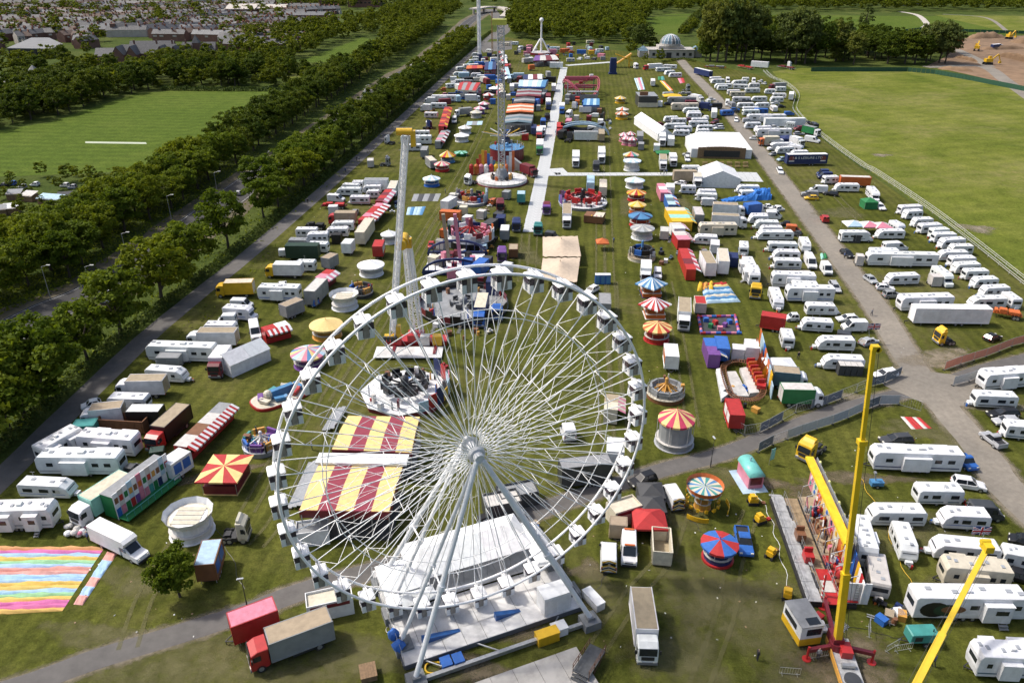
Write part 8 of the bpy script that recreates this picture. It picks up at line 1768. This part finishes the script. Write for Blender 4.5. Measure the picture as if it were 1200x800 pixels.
heras('beside the path and green lorry', '872,510 890,507 900,502 932,484 968,474 1003,460 1020,453 1036,449 1055,440', '-U-U-UU')
heras('in the orange row by the lane junction', '1106,434 1125,427 1155,418 1185,406 1215,398', 'O'); heras('beside the large motorhomes at junction', '1116,452 1135,447 1150,441', 'QL'); heras('round the toy coaster', '855,500 872,510', '-')
o = thing('rope_fence', 'double white post and rope fence along the meadow', 'fence', G(975, 170)); c0 = G(975, 170)
RW = mat('rope_white', (.55, .55, .53), .7)
fp = smooth(P('896,84 905,92 920,98 934,111 931,127 938,138 947,147 975,169 1011,195 1023,201 1070,232 1105,257 1150,292 1200,332 1260,380'), 4)
for dd in (-.9, .9):
    q = offs(fp, dd); mb = MB()
    for a, b in zip(q[:-1], q[1:]):
        for z in (.5, 1.0): mb.bar(a - c0 + Vector((0, 0, z)), b - c0 + Vector((0, 0, z)), .05, .1)
    obj('rope', mb.mesh('rope', RW), o); pm = MB().tube((0, 0, 0), (0, 0, 1.1), .05, .05, 5).mesh('post', RW)
    for a, b in zip(q[:-1], q[1:]):
        n = max(1, int((b - a).length / 3.5))
        for i in range(n): obj('post', pm, o, a.lerp(b, i / n) - c0)
def lamp_post(label, px, py, h=6, cat='lamp post'):
    o = thing('lamp_post', label, cat, G(px, py), random.uniform(0, 6)); obj('column', MB().tube((0, 0, 0), (0, 0, 1.2), .09, .08, 8).tube((0, 0, 1.2), (0, 0, h), .055, .04, 8).mesh('column', DARK), o); obj('lantern', MB().loft([(-.2, h), (-.25, h + .12), (.45, h + .16), (.55, h + .04)], .26, .05, .02).mesh('lantern', mat('lantern_grey', (.4, .42, .44), .4)), o)
lamp_post('black lamp post beside the path near carousel', 832.5, 547, 5.2); lamp_post('black lamp post beside the path near red trailer', 290, 712, 4.6)
for (x, y) in ((151, 310), (110, 352), (256, 232), (202, 262), (60, 352), (318, 205), (430, 120)): tag(bpy.data.objects[lamp_post_last] if False else thing('street_lamp', 'tall street lamp beside the tree lined road', 'lamp post', G(x, y), 0, 'street lamps along the road'), 'tall street lamp beside the tree lined road', 'lamp post', 'street lamps along the road'); r_ = [o for o in COL.objects][-1]; obj('column', MB().tube((0, 0, 0), (0, 0, 8), .1, .06, 8).tube((0, 0, 8), (1.4, 0, 8.4), .05, .05, 6).mesh('column', CHROME), r_); obj('lantern', MB().box((1.6, 0, 8.4), (.8, .3, .15)).mesh('lantern', LAMP), r_)
o = thing('wooden_crate', 'weathered timber cable drum lying near the wheel', 'crate', G(432, 792), .3)
for k in range(6): obj('slat', MB().box((-.75 + k * .3, 0, .95), (.27, 2.0, .08)).mesh('slat', WOOD), o)
obj('core', MB().box((0, 0, .48), (1.7, 1.6, .86)).mesh('core', WOOD), o)
for i, (x, y, r0) in enumerate(((1058, 762, .2), (1045, 760, .5), (925, 790, -.1), (960, 770, .2), (1018, 740, 1.2))):
    o = thing('crowd_barrier', ('galvanised barrier by teal generator', 'galvanised barrier hitched near generator drawbar', 'flat barrier lying near control cabin', 'low barrier at foot of red jack', 'barrier below the silver caravan')[i], 'barrier', G(x, y), r0); mb = MB()
    for z in (.15, 1.05): mb.tube((-1.1, 0, z), (1.1, 0, z), .025)
    for k in range(9): mb.tube((-1.1 + k * .275, 0, .15), (-1.1 + k * .275, 0, 1.05), .015, .015, 4)
    mb.bar((-.8, -.3, .02), (-.8, .3, .02), .05).bar((.8, -.3, .02), (.8, .3, .02), .05); mb.tube((-.8, 0, 0), (-.8, 0, .15), .02); mb.tube((.8, 0, 0), (.8, 0, .15), .02); obj('frame', mb.mesh('frame', MESHM), o)
o = thing('rubbish_heap', 'pile of folded white and mauve bags beside the luton van', 'bags', G(92, 622))
for i in range(14): obj('bag', MB().sph((random.uniform(-1.6, 1.6), random.uniform(-1.2, 1.2), random.uniform(.25, .7)), random.uniform(.35, .6), 8, 5, sz=.7).mesh('bag', CLOTH), o, col='WQHEQW'[i % 6])
# diggers on the site
for i, (x, y, a) in enumerate(((1182, 46, .4), (1123, 51, 2), (1144, 60, 1), (1157, 76, 0))):
    o = thing('excavator', ('yellow excavator on the far earth bank', 'orange excavator at the edge of the trees', 'small yellow dumper on bare earth', 'yellow loader on the site road')[i], 'excavator', G(x, y), a); s = 1.3
    obj('body', MB().box((0, 0, 2.2 * s), (3.4 * s, 2.6 * s, 1.6 * s)).box((.9 * s, .7 * s, 3.4 * s), (1.4 * s, 1.1 * s, 1.4 * s)).mesh('body', PAINT), o, col='YOYY'[i]); obj('tracks', MB().box((0, 1.1 * s, .6 * s), (4 * s, .7 * s, 1.2 * s)).box((0, -1.1 * s, .6 * s), (4 * s, .7 * s, 1.2 * s)).mesh('tracks', TYRE), o); obj('digging_arm', MB().bar((1.5 * s, 0, 2.4 * s), (4.5 * s, 0, 5 * s), .5 * s).bar((4.5 * s, 0, 5 * s), (6 * s, 0, 1.8 * s), .4 * s).box((6 * s, 0, 1.2 * s), (1 * s, 1.2 * s, 1 * s)).mesh('digging_arm', PAINT), o, col='YOYY'[i])
veh('l', (1177, 51), (1161, 52.5), 'NWW', 'blue and white lorry standing on bare earth'); 
# allotment sheds and glass
for i, (x, y, c_) in enumerate(((19, 233, 'E'), (36, 235, 'Q'), (62, 239, 'L'), (15, 250, 'W'), (86, 244, 'X'), (0, 252, 'E'), (78, 236, 'D'))):
    o = thing('allotment_shed', ('grey sloping shed roof among allotment shrubs', 'pale allotment shed with flat roof', 'long pale glasshouse in the allotments', 'white cold frame in the allotments', 'brown hut near the avenue in allotments', 'grey hut at the allotment edge', 'dark shed beside the brown hut')[i], 'shed', G(x, y), random.uniform(-.3, .5)); w = 8 if i == 2 else 4
    obj('wall', MB().box((0, 0, 1), (w, 3, 2)).mesh('wall', WOOD), o); obj('roof', MB().add([(-w / 2 - .2, -1.7, 1.9), (w / 2 + .2, -1.7, 1.9), (w / 2 + .2, 1.7, 2.7), (-w / 2 - .2, 1.7, 2.7)], [(0, 1, 2, 3)]).mesh('roof', MATTE), o, col=c_)
for i, (x, y, c_) in enumerate(((3, 214, 'K'), (25, 216, 'S'), (40, 213, 'W'), (75, 214, 'W'), (84, 216, 'S'), (13, 212, 'B'))): veh('k', (x - 4, y), (x + 4, y), c_, f'{CNAME[c_]} car parked beside the playing field allotments', var=i % 2)['group'] = 'cars beside the allotments'
# ================================================================= PEOPLE
def person_mesh(step):
    me = bpy.data.meshes.new('p'); s = step
    V = [(0, 0, .98), (0, 0, 1.15), (0, 0, 1.36), (0, 0, 1.50), (0, 0, 1.58), (0, .02, 1.70), (-.19, 0, 1.42), (-.26, -.05 * s, 1.14), (-.25, .16 - .1 * s, .92), (.19, 0, 1.42), (.26, .05 * s, 1.14), (.25, .14 + .12 * s, .92), (-.10, 0, .9), (-.11, .10 * s + .02, .5), (-.11, .02 * s - .05 * s, .08), (-.11, .12, .04), (.10, 0, .9), (.11, -.10 * s + .03, .5), (.11, -.25 * s, .08), (.11, .12 - .25 * s, .04)]
    Rd = [.15, .14, .17, .08, .06, .105, .075, .052, .042, .075, .052, .042, .10, .068, .05, .045, .10, .068, .05, .045]
    Eg = [(0, 1), (1, 2), (2, 3), (3, 4), (4, 5), (2, 6), (6, 7), (7, 8), (2, 9), (9, 10), (10, 11), (0, 12), (12, 13), (13, 14), (14, 15), (0, 16), (16, 17), (17, 18), (18, 19)]
    me.from_pydata(V, Eg, []); o = bpy.data.objects.new('p', me); COL.objects.link(o)
    m = o.modifiers.new('skin', 'SKIN'); sk = me.skin_vertices[0].data
    for i, r in enumerate(Rd): sk[i].radius = (r, r)
    sk[0].use_root = True
    ss = o.modifiers.new('sub', 'SUBSURF'); ss.levels = 1
    dg = bpy.context.evaluated_depsgraph_get(); out = bpy.data.meshes.new_from_object(o.evaluated_get(dg)); bpy.data.objects.remove(o); return out
SKIN = mat('skin', (.45, .28, .2), .6); HAIR = mat('hair', (.03, .022, .018), .8)
PM = []
for st_ in (0.2, 1.0):
    for top, leg in (((.02, .02, .025), (.02, .022, .035)), ((.35, .35, .36), (.03, .04, .08)), ((.05, .09, .22), (.02, .02, .02))):
        me = person_mesh(st_); me.materials.clear()
        for m in (mat(f'shirt{len(PM)}', top, .8), mat(f'trousers{len(PM)}', leg, .8), SKIN, HAIR, DARK): me.materials.append(m)
        for p in me.polygons:
            z = p.center.z; y = p.center.y; x = abs(p.center.x); p.use_smooth = True
            p.material_index = 4 if z < .1 else 1 if (z < .96 and x < .2) else 2 if (z < 1.0 and x >= .2) else 0 if z < 1.5 else 3 if (z > 1.72 or y < -.03) else 2
        PM.append(me)
PEO = ((887, 773, 'person in black standing alone on the open grass'), (958, 772, 'person in dark clothes standing beside the red jack'), (104, 634, 'person in dark clothes beside the luton van doors'), (139, 646, 'person in black at the front of the luton van'), (1021, 370, 'person riding past on the gravel lane'), (989, 303, 'person walking on the verge of the gravel lane'), (774, 205, 'person walking on the crossing trackway'), (778, 205, 'person walking on the crossing trackway'), (781, 204, 'person walking on the crossing trackway'), (418, 189, 'person walking on the hedge footpath'), (421, 189, 'person walking on the hedge footpath'), (405, 202, 'person walking on the hedge footpath'), (361, 239, 'person walking alone on the footpath by the hedge'), (522, 227, 'person in orange near the grey trampoline'), (719, 285, 'person beside the small orange tent'), (935, 421, 'person in grey beside the upright white caravan'), (830, 112, 'person walking at the far head of gravel lane'), (1093, 780, 'person in black working at the crane boom foot'), (395, 506, 'person in dark clothes on the dodgem steps'), (366, 527, 'person standing on the grass beside dodgems'), (841, 122, 'person near the far gravel lane caravans'))
for i, (x, y, l) in enumerate(PEO):
    z0 = 0.0
    o = obj('person', PM[i % 6], None, G(x, y), random.uniform(0, 6.28)); tag(o, l, 'person', 'people on the footpath' if 'hedge footpath' in l else 'people on the trackway' if 'crossing' in l else None)
# ================================================================= LOOSE FAIR CLUTTER
cr = MB().box((0, 0, .45), (1.2, .9, .8)); cr.box((0, 0, .88), (1.26, .96, .06)).box((-.4, 0, .04), (.15, .9, .08)).box((.4, 0, .04), (.15, .9, .08)); CRM = cr.mesh('crate', PAINT)
dr = MB().tube((0, 0, 0), (0, 0, .88), .3, .3, 12).tube((0, 0, .28), (0, 0, .32), .32, .32, 12).tube((0, 0, .58), (0, 0, .62), .32, .32, 12); DRM = dr.mesh('drum', PAINT)
sf = MB()
for k in range(6): sf.tube((-1.5, -.3 + k * .12, .1 + .07 * (k % 3)), (1.5, -.3 + k * .12, .1 + .07 * (k % 3)), .04, .04, 5)
sf.box((-1, 0, .03), (.12, .9, .06)).box((1, 0, .03), (.12, .9, .06)); SFM = sf.mesh('pole_stack', CHROME)
tg = MB().box((0, 0, .5), (1.6, .7, .1)); tg.box((-.6, 0, .25), (.1, .6, .5)).box((.6, 0, .25), (.1, .6, .5)).box((.1, .1, .75), (.5, .4, .4)); TGM = tg.mesh('work_table', PAINT)
SPOT = ((552, 300, 26, 10, 'the arched swing ride'), (556, 250, 22, 9, 'the red boomed ride'), (590, 205, 30, 8, 'the lattice tower'), (600, 150, 22, 12, 'the canopy rides'), (690, 150, 26, 10, 'the boat ride'), (684, 240, 26, 9, 'the red seated spider ride'), (500, 440, 30, 10, 'the looping arm ride'), (540, 390, 34, 9, 'the grey floored ride'), (785, 290, 12, 26, 'the red side stall'), (815, 300, 22, 12, 'the cream trailers'), (560, 95, 18, 12, 'the far white tower'), (640, 70, 26, 6, 'the pendulum ride'), (450, 250, 18, 16, 'the red roofed stall'), (870, 470, 26, 14, 'the toy coaster'), (960, 740, 26, 14, 'the control cabin'), (1040, 720, 30, 12, 'the teal generator'), (620, 120, 20, 14, 'the orange roofed ride'), (520, 120, 22, 14, 'the far arcade stall'), (590, 620, 40, 10, 'the wheel canopy'))
for (px, py, sx, sy, nm) in SPOT:
    for i in range(11):
        x, y = px + random.uniform(-sx, sx), py + random.uniform(-sy, sy); kd = random.randrange(4); c_ = random.choice('WEDRBXAKNQIU')
        o = obj(('packing_crate', 'oil_drum', 'pole_stack', 'work_table')[kd], (CRM, DRM, SFM, TGM)[kd], None, G(x, y), random.uniform(0, 3.1), c_)
        lb = (f'{CNAME[c_]} packing crate on the grass near {nm}', f'{CNAME[c_]} drum standing near {nm}', f'stack of galvanised poles lying near {nm}', f'{CNAME[c_]} work table near {nm}')[kd]
        tag(o, lb, ('crate', 'drum', 'poles', 'table')[kd], lb)
for o in list(COL.objects):
    if o.parent is None and o.get('label') and 'group' not in o: pass
# litter and cables
g = np.random.default_rng(3); lm = MB()
for (px, py, sx, sy, n_) in ((150, 690, 110, 60, 26), (800, 680, 120, 90, 40), (560, 420, 150, 110, 40), (1050, 620, 120, 110, 30), (740, 300, 60, 150, 40), (950, 300, 110, 150, 50), (420, 260, 110, 120, 40)):
    for i in range(n_):
        p = G(px + g.uniform(-sx, sx), py + g.uniform(-sy, sy)); lm.box((p.x, p.y, .06), (g.uniform(.08, .26), g.uniform(.06, .2), .05), int(g.integers(0, 3)), g.uniform(0, 3))
tag(obj('litter', lm.mesh('litter', [mat('litter_white', (.7, .7, .68), .7), mat('litter_grey', (.35, .35, .36), .7), mat('litter_brown', (.3, .2, .12), .8)]), kind='stuff'), 'scraps of paper and packing scattered over the grass', 'litter')
for i, (s, lb) in enumerate((('1008,560 1030,600 1052,650 1075,700', 'thin yellow cable snaking between camp caravans'), ('470,770 455,740 452,715 447,690', 'pale hose running round the wheel platform corner'), ('700,690 720,660 735,640', 'dark cable from the wheel to the white vans'), ('960,740 1000,735 1040,745 1060,750', 'cable from control cabin to the teal generator'), ('880,570 900,600 912,640 925,690', 'rope with pennants along the ride deck'), ('240,600 265,640 285,690', 'dark cable across the grass by the lone tree'), ('800,600 820,620 835,640', 'cable between chair swing and umbrella spinner'))):
    q = smooth(P(s), 8); mb = MB()
    for k, (a, b) in enumerate(zip(q[:-1], q[1:])): mb.tube(a + Vector((.25 * math.sin(k * 1.3), 0, .04)), b + Vector((.25 * math.sin((k + 1) * 1.3), 0, .04)), .035, .035, 5)
    tag(obj('cable', mb.mesh('cable', PAINT), None, (0, 0, 0), 0, 'YQDKWDK'[i]), lb, 'cable')
# dense far parking: smaller vans, caravans and trailers standing between the rides
occ = [(o.location.x, o.location.y) for o in COL.objects if o.parent is None and o.type == 'EMPTY' and o.get('category') not in ('tree', 'shrub', 'trackway')]
def fill(s, n, kinds, cols, where, ang0, sep=5.0):
    poly = [(p.x, p.y) for p in P(s)]; xs = [p[0] for p in poly]; ys = [p[1] for p in poly]; t = k = 0
    while k < n and t < n * 60:
        t += 1; x, y = random.uniform(min(xs), max(xs)), random.uniform(min(ys), max(ys))
        if not inpoly(x, y, poly) or any((x - a) ** 2 + (y - b) ** 2 < sep * sep for a, b in occ): continue
        kd = random.choice(kinds); L0, h, _ = PR[kd][0]; a = ang0 + random.uniform(-.2, .2) + (0 if random.random() < .75 else math.pi / 2); L = L0 * random.uniform(.85, 1.05) / 2
        f = PROJ(Vector((x + L * math.cos(a), y + L * math.sin(a), h))); r = PROJ(Vector((x - L * math.cos(a), y - L * math.sin(a), h))); c_ = random.choice(cols)
        o = veh(kd, f, r, c_); lb = f'{CNAME[c_[0]]} {NAM[kd][1]} {where}'; o['label'] = lb; o['group'] = lb; occ.append((x, y)); k += 1
MIXC = ['W', 'W', 'W', 'Q', 'E', 'R', 'B', 'M', 'N', 'D', 'O', 'C', 'K', 'L', 'H']
fill('554,74 588,68 594,100 574,128 545,118 508,134 502,126 526,103', 58, 'ccsjtjkvl', MIXC, 'packed near the far white tower', .2, 5.5)
fill('602,54 700,51 716,60 690,70 640,78 606,74', 34, 'cjtsjk', MIXC, 'crowded round the pendulum ride', .1, 5.5)
fill('600,92 645,90 641,165 600,165', 26, 'tjjsl', MIXC, 'squeezed between the canopy rides', 1.5, 4.6)
fill('664,112 710,112 712,170 652,172', 18, 'tjjsu', MIXC, 'around the boat ride', 1.3, 5)
fill('520,235 600,232 600,345 500,345', 26, 'jjstju', MIXC, 'around the red boomed ride', 1.3, 4.6)
fill('815,120 905,118 960,150 940,190 880,150', 22, 'ckkcs', ['W', 'W', 'W', 'S', 'K', 'E', 'B'], 'in the gaps of the far camp', .1, 5)
fill('760,110 835,112 850,150 770,150', 12, 'kkcs', ['W', 'W', 'S', 'K', 'M'], 'in the near camp before the gravel lane', .1, 5)
fill('400,226 445,212 452,240 400,300 350,332 300,345 300,328 350,282', 9, 'kscj', ['W', 'W', 'S', 'K', 'E'], 'parked near the hedge footpath trailers', .1, 5)
